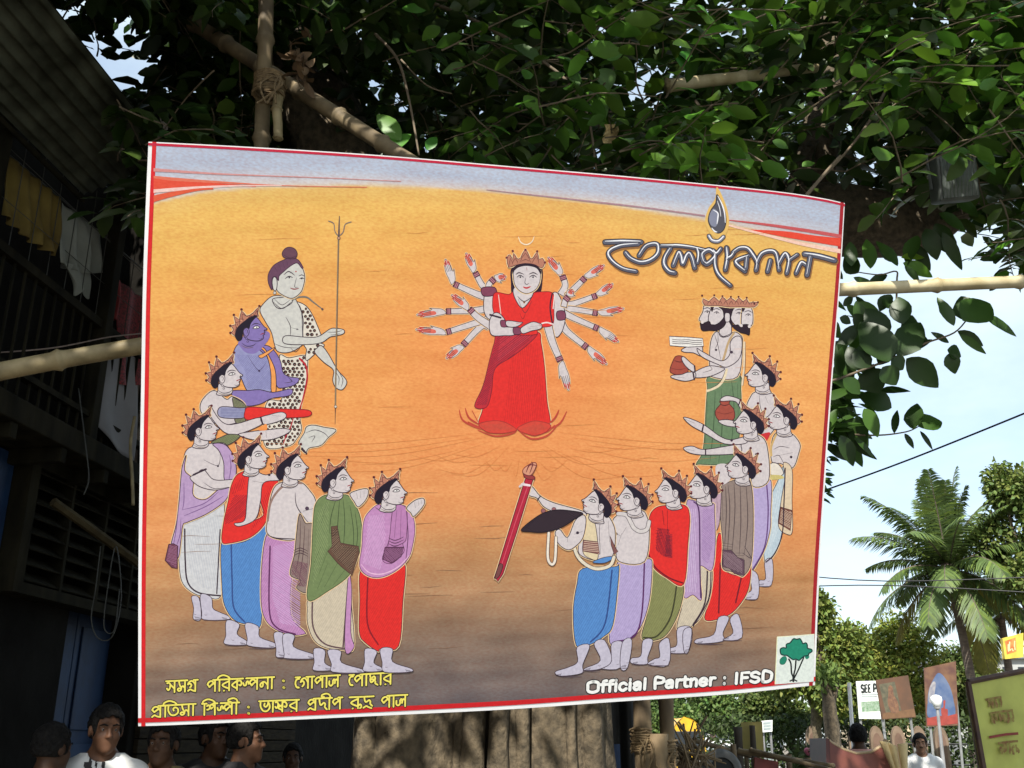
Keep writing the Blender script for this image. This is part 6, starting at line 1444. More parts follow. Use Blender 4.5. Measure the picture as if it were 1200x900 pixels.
folk(1077, 860, 12.7, -8, m_sk3, m_tee, m_trs, m_hair, 'man with a moustache in a white open collared shirt beyond the rickshaw', moustache=True, turn=-8)
folk(1004, 849, 10.6, 168, m_sk2, m_pinksh, m_trk, m_hair, 'person with black hair seen from behind in a pink shirt by the rickshaw')
folk(800, 877, 9.5, 10, m_sk1, m_yelsh, m_trs, m_hair, 'small brown faced child in a yellow shirt behind the bamboo posts', fine=.007)
# printed marks on the T-shirt
def decal(o, name, test, m, lift=.004):
    sh = [c for c in o.children if c.name.startswith('shirt')][0]; me = sh.data; M0 = np.array(o.location); n = len(me.vertices)
    co = np.zeros(n * 3); me.vertices.foreach_get('co', co); co = co.reshape(-1, 3) + M0; nr = np.zeros(n * 3); me.vertices.foreach_get('normal', nr); nr = nr.reshape(-1, 3)
    x, y, d = project(co); keep = test(x, y) & ((nr @ np.array((0, -1, 0))) > .05)
    F = [tuple(p.vertices) for p in me.polygons if all(keep[i] for i in p.vertices)]
    if not F: return
    ids = sorted({i for f in F for i in f}); mp_ = {i: k for k, i in enumerate(ids)}
    raw_mesh(name, (co[ids] + nr[ids] * lift) - M0, [np.array([[mp_[i] for i in f] for f in F])], m, o)
decal(MAN, 'shirt_print', lambda x, y: ((np.abs(x - 106) < 2.2) & (y > 888)) | ((np.abs(x - 112.5) < 1.6) & (y > 890)) | ((np.abs(x - 121) < 2.6) & (y > 893)) | ((x > 98) & (x < 104) & (y > 893)), m_blk)
# ---------------------------------------------------------------- the street on the right
def ground_at(px, Y): return Vector((at(px, 872, Y).x, Y, 0))
# palms
m_frond = mat('palm_frond', (.085, .13, .036), .5, (.05, .082, .024), 2, attr=True, trans=.2, spec=.4)
m_ptrunk = mat('palm_trunk', (.14, .11, .085), .95, (.08, .06, .05), 4, bump=.6, stretch=(1, 1, 5))
def palm(px, py, Y, base_px, nf, Lf, label, seed, group='coconut palms beyond the street'):
    g = np.random.default_rng(seed)
    c = np.array(at(px, py, Y)); b = np.array(ground_at(base_px, Y)); o = thing('palm_tree', label, 'palm tree', tuple(b), group)
    mb = MB(); pts = smooth3([b, b * .6 + c * .4 + np.array([.25, 0, 0]), c - np.array([0, 0, .3])], 8)
    mb.tube(pts, list(np.linspace(.22, .14, len(pts))), 10, .05); mb.build('trunk', m_ptrunk, o, smooth=True)
    V, Q, C = [], [], []; rach = MB()
    for i in range(nf):
        az = i * 2.39996 + g.uniform(-.2, .2); el = np.interp(i / nf, [0, .2, .45, .75, 1], [1.5, 1.15, .62, .1, -.7]) + g.uniform(-.12, .12); L_ = Lf * g.uniform(.82, 1.1) * (.95 if el > 1.2 else 1)
        d = np.array([math.cos(az) * math.cos(el), math.sin(az) * math.cos(el), math.sin(el)]); h = np.array([math.cos(az), math.sin(az), 0]); side = np.array([-math.sin(az), math.cos(az), 0])
        n = 34; P = [c]; dd = d.copy()
        for k in range(n):
            dd = unit(dd + np.array([0, 0, -1]) * (.010 + .034 * k / n) * (1 + .5 * (el < .3))); P.append(P[-1] + dd * L_ / n)
        P = np.array(P); rach.tube(P[::3], list(np.linspace(.045, .008, len(P[::3]))), 4, cap=False)
        dead = el < -.35 and g.random() < .6
        for k in range(3, n):
            t = k / n; ll = L_ * .24 * math.sin(math.pi * (.12 + .85 * t)) ** .7
            tang = unit(P[min(k + 1, n)] - P[k - 1])
            for s in (-1, 1):
                for j in range(2):
                    p = P[k] + tang * (L_ / n) * (j * .5)
                    out = unit(side * s * .8 + tang * .65 + np.array([0, 0, -.28]) + g.normal(0, .07, 3))
                    w_ = np.cross(out, unit(np.cross(side * s, tang))); w_ = unit(w_) * .026 * Lf / 3
                    m_ = p + out * ll * .55 - np.array([0, 0, .05 * ll]); e = p + out * ll - np.array([0, 0, .3 * ll])
                    o_ = len(V); V += [p - w_ * .6, p + w_ * .6, m_ + w_, m_ - w_, e]; Q += [(o_, o_ + 1, o_ + 2, o_ + 3), (o_ + 3, o_ + 2, o_ + 4, o_ + 4)]
                    cc = np.array((2.4, 1.5, .9)) if dead else np.array((1, 1, 1)) * g.uniform(.75, 1.5) * (np.array((1.35, 1.25, .8)) if g.random() < .25 else 1)
                    C += [(*cc, 1)] * 5
    V = np.array(V) - b; Qa = np.array([q for q in Q if q[2] != q[3]]); T = np.array([q[:3] for q in Q if q[2] == q[3]])
    raw_mesh('fronds', V, [Qa, T], m_frond, o, np.array(C)); rach.build('frond_stems', m_ptrunk, o)
    nuts = MB()
    for k in range(9): nuts.ball(tuple(c + np.array([g.uniform(-.3, .3), g.uniform(-.3, .3), g.uniform(-.55, -.2)])), .13, 8, 6)
    nuts.build('coconuts', m_ptrunk, o, smooth=True)
    return o
palm(1112, 668, 40, 1142, 38, 4.3, 'tall coconut palm with drooping fronds standing clear against the sky', 3)
palm(1172, 715, 44, 1180, 20, 2.8, 'smaller coconut palm at the right edge, half hidden by the leafy tree', 5)
# broadleaf trees
def tree(px, Y, htop_py, hbot_py, wpx, n, label, seed, tint=(1, 1, 1), ls=.32, trunk_r=.22, group=None, lumps=9, depth=.8, name='leafy_tree', fill=.55):
    g = np.random.default_rng(seed); b = np.array(ground_at(px, Y)); zt, zb = at(px, htop_py, Y).z, at(px, hbot_py, Y).z; wd = wpx * Y / FPX
    o = thing(name, label, 'tree', tuple(b), group); L_ = Leaves(); tk = MB()
    cz = (zt + zb) / 2; hz = (zt - zb) / 2
    tp = smooth3([b, b + np.array([g.uniform(-.2, .2), 0, cz * .5]), b + np.array([g.uniform(-.3, .3), 0, cz])], 5); tk.tube(tp, list(np.linspace(trunk_r, trunk_r * .5, len(tp))), 9, .06)
    for k in range(lumps):
        u = unit(g.normal(size=3)); c = b + np.array([u[0] * wd * .5 * .68, u[1] * wd * .5 * depth * .7, cz + u[2] * hz * .68]); r = np.array([wd * .5 * g.uniform(.3, .5), wd * .5 * g.uniform(.3, .5), min(hz, wd * .5) * g.uniform(.34, .52)])
        st = b + np.array([0, 0, cz * g.uniform(.5, .9)]); tk.tube(smooth3([st, (st + c) / 2 + g.normal(0, .15, 3), c], 4), list(np.linspace(trunk_r * .4, trunk_r * .1, 9)), 6)
        m = n // lumps
        q = unit(g.normal(size=(m, 3))); rr = g.uniform(fill, 1.08, (m, 1)); P = c + q * rr * r
        cl = g.normal(size=(14, 3)); idx_ = g.integers(0, 14, m); P = P + (unit(cl[idx_]) * r * .22)
        D = unit(q * .5 + g.normal(0, .6, (m, 3)) + np.array([0, 0, -.2])); N = unit(g.normal(0, .7, (m, 3)) + np.array([0, 0, .9]))
        sz = ls * g.uniform(.6, 1.3, m); C = np.array(tint)[None] * (g.uniform(.7, 1.35, (m, 1)) * g.uniform(.85, 1.2)) * np.stack([g.uniform(.85, 1.3, m), np.ones(m), g.uniform(.7, 1.1, m)], 1)
        L_.many(P, D, N, sz, sz * g.uniform(.45, .7, m), C)
    L_.build('crown', m_leaf_far, o, loc=b); tk.build('trunk', m_bark, o, smooth=True)
    return o
TG = 'trees along the far side of the street'
tree(1236, 38, 528, 770, 125, 24000, 'tall leafy tree rising at the right edge beside the palm', 11, (1.15, 1.2, 1), .2, .3, TG, 14)
tree(962, 30, 678, 862, 110, 20000, 'round full tree just right of the banner\'s lower right corner', 12, (1.5, 1.45, 1.05), .14, .2, TG, 14)
tree(1046, 46, 722, 862, 130, 18000, 'yellow green tree under the palm fronds', 13, (1.9, 1.75, 1.1), .2, .25, TG, 13)
tree(1138, 52, 750, 850, 100, 8000, 'darker tree behind the palm trunk', 14, (.9, .95, .8), .22, .25, TG, 9)
tree(925, 34, 795, 868, 90, 12000, 'low dark bushy tree under the banner\'s lower right corner', 15, (.85, .9, .75), .14, .16, TG, 9)
tree(1000, 36, 760, 866, 70, 9000, 'mid green tree rising behind the white hoarding', 19, (1.3, 1.35, 1), .16, .18, TG, 9)
tree(820, 85, 802, 866, 130, 9000, 'distant tree at the end of the street, seen under the banner', 16, (.8, 1.0, .9), .34, .3, 'trees at the far end of the street', 9)
tree(770, 95, 815, 868, 90, 5000, 'distant tree seen between the bamboo posts', 17, (.9, 1.1, .9), .36, .3, 'trees at the far end of the street', 7)
# an old pale street tree and poles in front of the wall
mb = MB(); P = [ground_at(976, 20), at(974, 850, 20), at(970, 815, 20), at(966, 795, 20)]
OT = thing('pollarded_tree', 'pale bare trunk with cut stubs standing beside the white and red pole', 'tree', tuple(P[0]))
mb.tube(smooth3(P, 5), list(np.linspace(.17, .09, 16)), 9, .08); mb.tube([at(973, 835, 20), at(978, 815, 20), at(981, 800, 20)], [.07, .05, .04], 7); mb.build('trunk', m_bark, OT, smooth=True)
lv = Leaves()
for k in range(260):
    p = np.array(at(968 + rng.normal(0, 9), 795 + rng.normal(0, 9), 20 + rng.normal(0, .15))); lv.add(p, rng.normal(0, 1, 3), rng.normal(0, 1, 3), .13, .07, (1.3, 1.4, 1))
lv.build('crown', m_leaf_far, OT, loc=P[0])

m_white = mat('white_paint', (.72, .74, .72), .6, (.62, .64, .62), 3); m_metal = mat('grey_metal', (.3, .3, .3), .5, (.22, .22, .22), 6, metal=.4)
m_pinkwall = mat('pink_brown_wall', (.15, .09, .065), .9, (.1, .06, .042), 2.5, bump=.3); m_concrete = mat('pale_concrete', (.36, .37, .36), .9, (.28, .29, .28), .6, bump=.2)
m_hill = mat('grey_roof', (.2, .24, .24), .8, (.16, .19, .19), .8); m_win = mat('dark_window', (.03, .035, .04), .25)
# arcaded boundary wall
AW = thing('arcade_wall', 'low brown boundary wall with a row of pointed arch panels under the hoardings', 'wall', tuple(ground_at(1080, 30)))
def arcade(x0, x1, Y, ztop):
    a = ground_at(x0, Y).x; b = ground_at(x1, Y).x; sp = .6; n = int((b - a) / sp)
    mb = MB(); mb.box(((a + b) / 2, Y, .3), (b - a, .34, .6)); mb.box(((a + b) / 2, Y, .63), (b - a, .42, .07)); mb.build('plinth', m_pinkwall, AW, bevel=.01)
    for i in range(n):
        x = a + (i + .5) * sp; w_ = .19
        o_ = [(x - w_, .665), (x - w_, ztop - .42)] + [(x - w_ + w_ * (1 - math.cos(t)), ztop - .42 + .42 * math.sin(t)) for t in np.linspace(.2, math.pi / 2, 6)] + [(x + w_ * math.cos(t), ztop - .42 + .42 * math.sin(t)) for t in np.linspace(math.pi / 2, .2, 6)][1:] + [(x + w_, ztop - .42), (x + w_, .665)]
        i_ = [(x + (q[0] - x) * .62, .85 + (q[1] - .665) * .72) for q in o_]
        mb = MB(); mb.prism([(q[0], Y - .06, q[1]) for q in o_], (0, .12, 0)); pc = mb.build('pointed_panel', m_niche, AW, bevel=.008)
        mb = MB(); mb.prism([(q[0], Y - .075, q[1]) for q in i_], (0, .012, 0)); mb.build('dark_arch', m_pinkwall, pc)  # darker arch shape laid on the front of the panel
    mb = MB()
    for z in (.95, 1.5): mb.tube([(a, Y + .1, z), (b, Y + .1, z)], .025, 5)
    mb.build('iron_rail', mat('black_iron', (.02, .02, .02), .6), AW)
m_niche = mat('tan_panel', (.2, .14, .1), .9, (.13, .09, .06), 3, bump=.3)
arcade(940, 1135, 30, 1.98)
hw = MB(); hw.box((ground_at(1040, 31.5).x, 31.5, 1.1), (9, .2, 2.2)); hg = thing('hedge', 'clipped dark hedge behind the row of pointed panels', 'hedge', tuple(ground_at(1040, 31.5)))
lv = Leaves(); g = np.random.default_rng(5); m = 9000; P_ = np.stack([ground_at(1040, 31.5).x + g.uniform(-5.5, 5.5, m), 31.5 + g.uniform(-.5, .5, m), g.uniform(.1, 2.3, m)], 1)
lv.many(P_, unit(g.normal(size=(m, 3))), unit(g.normal(size=(m, 3)) + np.array([0, -.3, .6])), g.uniform(.1, .2, m), g.uniform(.06, .1, m), np.array([[.5, .55, .5]]) * g.uniform(.6, 1.3, (m, 1)))
lv.build('foliage', m_leaf_far, hg, loc=ground_at(1040, 31.5))
# lettering on flat boards, stroke by stroke
class Plane:
    def __init__(s, c, quad):
        s.P = [at(*q) for q in quad]; s.n = (s.P[1] - s.P[0]).cross(s.P[3] - s.P[0]).normalized()
        if s.n.y > 0: s.n = -s.n
    def uv(s, u, v): return s.P[0].lerp(s.P[1], u).lerp(s.P[3].lerp(s.P[2], u), v)
def ribbon(mb, pl, pts, wd, lift=.004):
    P = np.array(pts, float); T = np.gradient(P, axis=0); W_, H_ = (pl.P[1] - pl.P[0]).length, (pl.P[3] - pl.P[0]).length
    T = T * [W_, H_]; T /= np.maximum(1e-9, np.linalg.norm(T, axis=1))[:, None]; N = np.stack([-T[:, 1] / W_, T[:, 0] / H_], 1) * wd / 2
    V = []
    for i in range(len(P)): V += [pl.uv(*(P[i] + N[i])) + pl.n * (lift + 1e-4 * i), pl.uv(*(P[i] - N[i])) + pl.n * (lift + 1e-4 * i)]
    mb.add(V, [(2 * i, 2 * i + 1, 2 * i + 3, 2 * i + 2) for i in range(len(P) - 1)])
def patch(mb, pl, poly, lift=.003): mb.prism([pl.uv(*q) + pl.n * lift for q in poly], -pl.n * (lift * .6))
def board(o, name, pl, m, th=.04):
    mb = MB(); mb.prism(pl.P, -pl.n * th); return mb.build(name, m, o, bevel=.004)
def posts(o, pl, us, r, m, name='post'):
    for u in us:
        a, b = pl.uv(u, 0) - pl.n * (.05 + r), pl.uv(u, 1); mb = MB(); mb.tube([a, Vector((b.x, b.y + .05 + r, -.05)) if False else Vector((pl.uv(u, 1).x - pl.n.x * (.05 + r), pl.uv(u, 1).y - pl.n.y * (.05 + r), -.05))], r, 7); mb.build(name, m, o)
E_['E'] = (.66, ['.56,1 .14,1 .14,0 .56,0', '.14,.52 .5,.52']); E_['L'] = (.62, ['.14,1 .14,0 .54,0'])
def write(mb, pl, text, u0, u1, v, h, wd, lift=.005):
    tot = sum(E_[k][0] for k in text); x = 0
    for k in text:
        for s_ in E_[k][1]:
            p = [tuple(float(q) for q in a.split(',')) for a in s_.split()]; pp = [(u0 + (x + a) / tot * (u1 - u0), v + (1 - b) * h) for a, b in p]
            ribbon(mb, pl, pp if (len(pp) == 2 or k in 'EFL') else crm(pp, 5, False), wd, lift)
        x += E_[k][0]
m_blackp = mat('black_lettering', (.015, .02, .02), .6); m_greyp2 = mat('faint_lettering', (.3, .36, .36), .7); m_greenp = mat('green_print', (.1, .2, .1), .7, (.3, .36, .3), 18); m_redp = mat('red_print', (.26, .035, .025), .7)
Y1 = 28
HB = thing('hoarding', 'white hoarding lettered SEE PL with a green picture, left of the brown hoarding', 'hoarding', tuple(ground_at(1020, Y1)), 'hoardings above the arcade wall')
pl = Plane(0, [(1004, 798.5, Y1), (1034, 797.5, Y1), (1034, 842.5, Y1), (1007, 842, Y1)]); board(HB, 'panel', pl, m_white)
mb = MB(); write(mb, pl, 'SEE PL', .14, .9, .1, .2, .05); mb.build('lettering', m_blackp, HB)
mb = MB()
for v, a in ((.36, .95), (.41, .8)): ribbon(mb, pl, [(u, v + .01 * math.sin(u * 90)) for u in np.linspace(.14, a, 30)], .02)
mb.build('small_lettering', m_greyp2, HB)
mb = MB(); patch(mb, pl, [(.12, .55), (.98, .53), (.98, .8), (.12, .82)]); mb.build('green_picture', m_greenp, HB)
posts(HB, pl, (.04, .96), .035, m_metal)
HB2 = thing('hoarding', 'orange brown picture hoarding between the white and the arched blue hoardings', 'hoarding', tuple(ground_at(1050, Y1 - 1)), 'hoardings above the arcade wall')
pl = Plane(0, [(1026.5, 797, Y1 - 1), (1064, 791.5, Y1 - 1), (1073.5, 840.5, Y1 - 1), (1034, 843, Y1 - 1)]); board(HB2, 'panel', pl, mat('brown_print', (.068, .034, .018), .7, (.1, .045, .022), 3))
mb = MB(); patch(mb, pl, [(.07, .12), (.56, .1), (.6, .82), (.13, .84)]); mb.build('picture_field', mat('olive_print', (.05, .05, .03), .7, (.1, .085, .05), 9), HB2)
mb = MB(); patch(mb, pl, crm([(.3, .84), (.24, .6), (.3, .4), (.34, .22), (.42, .18), (.47, .26), (.46, .42), (.54, .6), (.52, .84)], 5).tolist(), .006); mb.build('painted_figure', mat('figure_print', (.16, .08, .04), .7, (.09, .04, .025), 12), HB2)
mb = MB(); patch(mb, pl, [(.13, .84), (.6, .82), (.98, .8), (1.0, .99), (.02, .99), (.04, .86)], .0045); mb.build('orange_band', mat('orange_print', (.14, .07, .03), .7), HB2)
posts(HB2, pl, (.08, .92), .035, m_metal)
HB3 = thing('hoarding', 'red brown hoarding with a blue pointed arch picture, right of the orange brown one', 'hoarding', tuple(ground_at(1103, Y1)), 'hoardings above the arcade wall')
pl = Plane(0, [(1083, 783, Y1), (1120, 775, Y1), (1123, 850, Y1), (1086, 851.5, Y1)]); board(HB3, 'panel', pl, mat('redbrown_print', (.075, .03, .022), .7, (.14, .07, .035), 4))
mb = MB(); patch(mb, pl, crm([(.06, .84), (.06, .6), (.12, .38), (.3, .2), (.44, .13), (.6, .2), (.78, .38), (.88, .6), (.9, .84), (.5, .85)], 6).tolist()); mb.build('arch_picture', mat('blue_print', (.04, .075, .17), .6, (.09, .12, .2), 4), HB3)
mb = MB(); patch(mb, pl, crm([(.1, .58), (.14, .36), (.26, .26), (.34, .3), (.28, .5), (.3, .62)], 5).tolist(), .006); mb.build('white_streak', mat('pale_print', (.3, .28, .27), .7, (.16, .16, .2), 8), HB3)
mb = MB(); patch(mb, pl, [(.02, .86), (.4, .83), (.6, .85), (.98, .82), (.98, .97), (.5, .99), (.02, .98)], .005); patch(mb, pl, crm([(.5, .86), (.48, .72), (.55, .7), (.56, .6), (.62, .6), (.6, .72), (.68, .74), (.66, .86)], 4).tolist(), .006); mb.build('red_band', m_redp, HB3)
posts(HB3, pl, (.06, .94), .035, m_metal)
# street lamp
SL = thing('street_lamp', 'slim street lamp with a white mushroom globe in front of the arched blue hoarding', 'lamp', tuple(ground_at(1101, 24)))
b = ground_at(1101, 24); t_ = at(1098, 826, 24)
mb = MB(); mb.tube([b, t_], [.05, .035], 8); mb.build('post', m_metal, SL)
mb = MB(); mb.lathe([(0.001, -.06), (.07, -.05), (.1, .02), (.13, .1), (.12, .17), (.06, .21), (.001, .22)], t_, 16); mb.build('globe', m_white, SL, smooth=True)
mb = MB(); mb.lathe([(.03, -.1), (.07, -.08), (.07, -.05), (.03, -.04)], t_, 12); mb.build('collar', m_metal, SL)
# leaning yellow green notice board
YB = thing('notice_board', 'large leaning yellow green board with dark frame and worn red lettering', 'sign', tuple(ground_at(1180, 9)))
Y2 = 9.0
pl = Plane(0, [(1134, 799, Y2), (1240, 778, Y2 + .3), (1268, 960, Y2), (1163, 960, Y2)]); board(YB, 'panel', pl, mat('yellow_green_paint', (.48, .5, .1), .6, (.38, .39, .075), 5), .03)
mb = MB()
for q in (((0, 0), (1, 0)), ((0, 0), (0, 1)), ((1, 0), (1, 1))): mb.tube([pl.uv(*q[0]) + pl.n * .005, pl.uv(*q[1]) + pl.n * .005], .026, 6)
mb.build('frame', mat('dark_frame', (.05, .025, .02), .7, (.09, .05, .03), 8), YB)
mb = MB(); g = np.random.default_rng(4)
for v, a, b_, n, h in ((.19, .15, .32, 4, .06), (.3, .17, .42, 6, .07), (.52, .2, .42, 5, .075), (.74, .15, .44, 6, .06)):
    for k in range(n):
        u = a + (b_ - a) * (k + .2) / n; du = (b_ - a) / n * .7
        for j in range(2):
            ribbon(mb, pl, crm([(u + du * g.uniform(0, 1), v + h * g.uniform(-.6, .6)) for _ in range(4)], 4, False), .02)
    ribbon(mb, pl, [(a, v - h * .6), ((a + b_) / 2, v - h * .62), (b_, v - h * .58)], .018, .006)
mb.build('lettering', mat('worn_red_lettering', (.2, .09, .03), .8, (.3, .26, .06), 30), YB)
mb = MB(); ribbon(mb, pl, [(.12, .425), (.3, .42), (.44, .425)], .02); mb.build('red_rule', m_redp, YB)
for u in (.05, .95):
    mb = MB(); p = pl.uv(u, .9); mb.tube([pl.uv(u, .05) - pl.n * .06, Vector((p.x, p.y + .1, -.05))], .03, 7); mb.build('prop_post', m_bamboo_dark, YB)
# small shop sign on a post
SS = thing('shop_sign', 'small yellow and orange shop sign on a bracket above the notice board', 'sign', tuple(ground_at(1210, 16)))
pl = Plane(0, [(1175, 748, 16), (1199, 742, 16.0), (1199, 770, 16), (1178, 772, 16)]); board(SS, 'panel', pl, mat('sign_yellow', (.62, .48, .06), .6), .08)
mb = MB(); patch(mb, pl, [(.08, .16), (.62, .1), (.64, .72), (.12, .8)]); mb.build('orange_field', mat('sign_orange', (.5, .1, .02), .6, (.6, .2, .05), 14), SS)
mb = MB(); g = np.random.default_rng(9)
for k in range(4): ribbon(mb, pl, crm([(.16 + .11 * k + g.uniform(0, .08), .2 + .5 * g.random()) for _ in range(4)], 4, False), .02, .008)
mb.build('lettering', mat('sign_cream', (.7, .6, .3), .6), SS)
mb = MB(); mb.tube([at(1197, 757, 16.1), at(1212, 752, 16.1)], .03, 6); mb.tube([ground_at(1212, 16.1), at(1212, 735, 16.1)], .05, 8); mb.build('post', m_metal, SS)
# pole with white and red
mb = MB(); mb.tube([ground_at(995, 16), at(995, 800, 16)], .03, 8); o = mb.build('painted_pole', mat('pole_paint', (.7, .7, .68), .5, (.45, .08, .06), .8, ramp=(.49, .51)), None); tag(o, 'thin white and red painted pole in front of the bare trunk', 'pole')
# white signs and the notice beyond
for px, Y, quad, lab in ((904, 36, [(900.5, 820, 36), (907, 819.5, 36), (907, 838.5, 36), (901, 838.5, 36)], 'pale blank upright panel, left of a pair hung before the dark tree'), (912, 36, [(910, 819.5, 36), (914.5, 819, 36), (914.5, 838, 36), (911, 838.5, 36)], 'bright white narrow panel, right of a pair hung before the dark tree')):
    o = thing('street_panel', lab, 'sign', tuple(ground_at(px, Y)), 'pair of white street panels'); pl = Plane(0, quad); board(o, 'panel', pl, m_white, .06); posts(o, pl, (.5,), .04, m_metal)
o = thing('small_notice', 'small white notice with three dark lines beside the yellow hoarding panel', 'sign', tuple(ground_at(898, 18))); pl = Plane(0, [(892.5, 845, 18), (905, 844, 18), (905, 857, 18), (893.5, 858, 18)]); board(o, 'panel', pl, m_white, .03); posts(o, pl, (.15, .85), .02, m_metal)
mb = MB(); 
for v in (.22, .48, .74): ribbon(mb, pl, [(.12, v), (.5, v), (.86, v - .02)], .035)
mb.build('lettering', m_greyp2, o)
# far buildings
def building(px0, px1, Y, top, m, label, wins=(0, 0), roof=None, name='building'):
    a, b, z = ground_at(px0, Y).x, ground_at(px1, Y).x, at(600, top, Y).z
    o = thing(name, label, 'building', ((a + b) / 2, Y, 0)); mb = MB(); mb.box(((a + b) / 2, Y + 3, z / 2), (b - a, 6, z)); mb.build('wall', m, o)
    nx, nz_ = wins
    for i in range(nx):
        for j in range(nz_):
            w_, h = (b - a) / nx * .5, z / nz_ * .45; x = a + (b - a) * (i + .5) / nx; zz = z * (j + .55) / nz_
            mb = MB(); mb.box((x, Y - .02, zz), (w_, .08, h)); wn = mb.build('window', m_win, o)
            mb = MB(); mb.box((x, Y - .05, zz - h / 2 - .06), (w_ * 1.2, .16, .1)); mb.build('sill', m_concrete, wn)
    if roof:
        mb = MB(); mb.box(((a + b) / 2, Y + 3, z + .12), (b - a + .5, 6.6, .24)); mb.build('roof', roof, o)
    return o
building(1128, 1240, 62, 772, m_concrete, 'grey concrete building behind the palm trunk and notice board', (6, 3), m_hill)
building(837, 860, 110, 838, m_pinkwall, 'distant pinkish building at the end of the street', (3, 3), m_white)
building(790, 832, 105, 846, m_white, 'distant long white building below the far trees', (5, 2), m_hill)
building(1020, 1075, 70, 762, mat('cream_plaster', (.6, .5, .34), .9, (.5, .4, .27), .5), 'cream sunlit building glimpsed through the yellow green tree', (5, 3))
DB = thing('domed_shed', 'distant grey green shed with a rounded roof at the end of the street', 'building', tuple(ground_at(886, 90)))
mb = MB(); a, b = ground_at(872, 90).x, ground_at(905, 90).x; zt = at(880, 820, 90).z; prof = [(a, 0)] + [((a + b) / 2 - (b - a) / 2 * math.cos(t), zt * (.62 + .38 * math.sin(t))) for t in np.linspace(0, math.pi, 14)] + [(b, 0)]
mb.prism([(x, 90, z) for x, z in prof], (0, 12, 0)); mb.build('shell', m_hill, DB)
mb = MB(); mb.box(((a + b) / 2, 89.95, zt * .25), ((b - a) * .35, .1, zt * .5)); mb.build('doorway', m_win, DB)
# vehicles far down the street
m_rub = mat('tyre_rubber', (.02, .02, .02), .8)
def vehicle(px, Y, W_, H_, L_, mbody, label, name, cat, rounded=.3):
    g = ground_at(px, Y); o = thing(name, label, cat, tuple(g)); mb = MB()
    prof = [(-W_ / 2, .35), (-W_ / 2 * 1.0, H_ * .55)] + [(-W_ / 2 * math.cos(t) * (.97 if t < 1.57 else .97), H_ * (1 - rounded) + H_ * rounded * math.sin(t)) for t in np.linspace(0.05, math.pi - .05, 12)] + [(W_ / 2, H_ * .55), (W_ / 2, .35)]
    mb.prism([(g.x + x, Y, z) for x, z in prof], (0, L_, 0)); mb.build('body', mbody, o, bevel=.05)
    mb = MB(); mb.box((g.x, Y - .02, H_ * .66), (W_ * .8, .06, H_ * .26)); mb.build('windscreen', m_win, o, bevel=.02)
    for s in (-1, 1):
        mb = MB(); mb.lathe([(.001, -.08), (.2, -.08), (.3, -.05), (.3, .05), (.2, .08), (.001, .08)], (g.x + s * W_ * .42, Y + .5, .3), 16, Matrix.Rotation(R(90), 3, 'Y')); mb.build('wheel', m_rub, o)
        mb = MB(); mb.lathe([(.001, -.08), (.2, -.08), (.3, -.05), (.3, .05), (.2, .08), (.001, .08)], (g.x + s * W_ * .42, Y + L_ - .6, .3), 16, Matrix.Rotation(R(90), 3, 'Y')); mb.build('wheel', m_rub, o)
        mb = MB(); mb.ball((g.x + s * W_ * .34, Y - .03, H_ * .36), (.1, .04, .1), 10, 6); mb.build('headlight', m_white, o)
    mb = MB(); mb.box((g.x, Y - .06, .42), (W_ * .98, .14, .14)); mb.build('bumper', m_rub, o, bevel=.02)
    return o
vehicle(806, 42, 1.4, 2.5, 3.4, mat('yellow_paint', (.6, .36, .02), .4, (.5, .28, .02), 3), 'yellow round topped auto rickshaw down the street between the posts', 'auto_rickshaw', 'rickshaw', .42)
vehicle(856, 75, 1.7, 1.75, 4.2, m_white, 'small white van far down the street', 'white_van', 'van', .3)
vehicle(838, 66, 1.7, 1.5, 4.2, mat('grey_car_paint', (.3, .33, .36), .3), 'small grey car far down the street beside the white van', 'grey_car', 'car', .3)
# ---------------------------------------------------------------- posts, fence and rickshaw near the tree
def post(px, top, Y, r, label, m, lean=0, n=None):
    b = ground_at(px, Y); t_ = at(px, top, Y); t_.x = b.x + lean * Y / FPX; P = smooth3([b - Vector((0, 0, .05)), b * .5 + t_ * .5 + Vector((rng.uniform(-.02, .02), 0, 0)), t_], 6)
    mb = MB(); mb.tube(P, [r * rng.uniform(.93, 1.07) for _ in P], 12, .03); o = mb.build('wooden_post', m, None, smooth=True); return tag(o, label, 'post', 'posts standing behind the banner\'s right end')
m_post = mat('worn_post', (.24, .17, .09), .85, (.1, .07, .04), 9, bump=.5, stretch=(1, 1, .3))
post(750, 560, 6.6, .055, 'thick round brown post just right of the tree trunk', m_post, 4)
post(780, 560, 6.9, .05, 'pale round post tied with rope, second right of the tree trunk', m_post, 4)
post(770, 860, 6.6, .07, 'short thick stump of a post tied between the two tall posts', m_post)
for px, py, Y, r, lab in ((752, 866, 6.6, .062, 'rope lashing low on the thick brown post beside the tree'), (776, 880, 6.65, .085, 'rope lashing round the short stump and the pale post')): lash(at(px, py, Y), r, 9, lab)
post(866, 852, 11, .045, 'dark upright post at the left side of the yellow panel', mat('dark_post', (.07, .055, .04), .9))
post(883, 850, 11, .03, 'thin dark post in the middle of the yellow panel', mat('dark_post', (.07, .055, .04), .9))
o = thing('yellow_panel', 'plain mustard yellow board standing behind the bamboo fence', 'board', tuple(ground_at(880, 11.1))); pl = Plane(0, [(869, 847, 11.1), (893, 846, 11.1), (895, 884, 11.1), (870, 884, 11.1)]); board(o, 'panel', pl, mat('mustard_paint', (.42, .34, .1), .8, (.3, .25, .08), 4), .03); posts(o, pl, (.2, .8), .025, m_post)
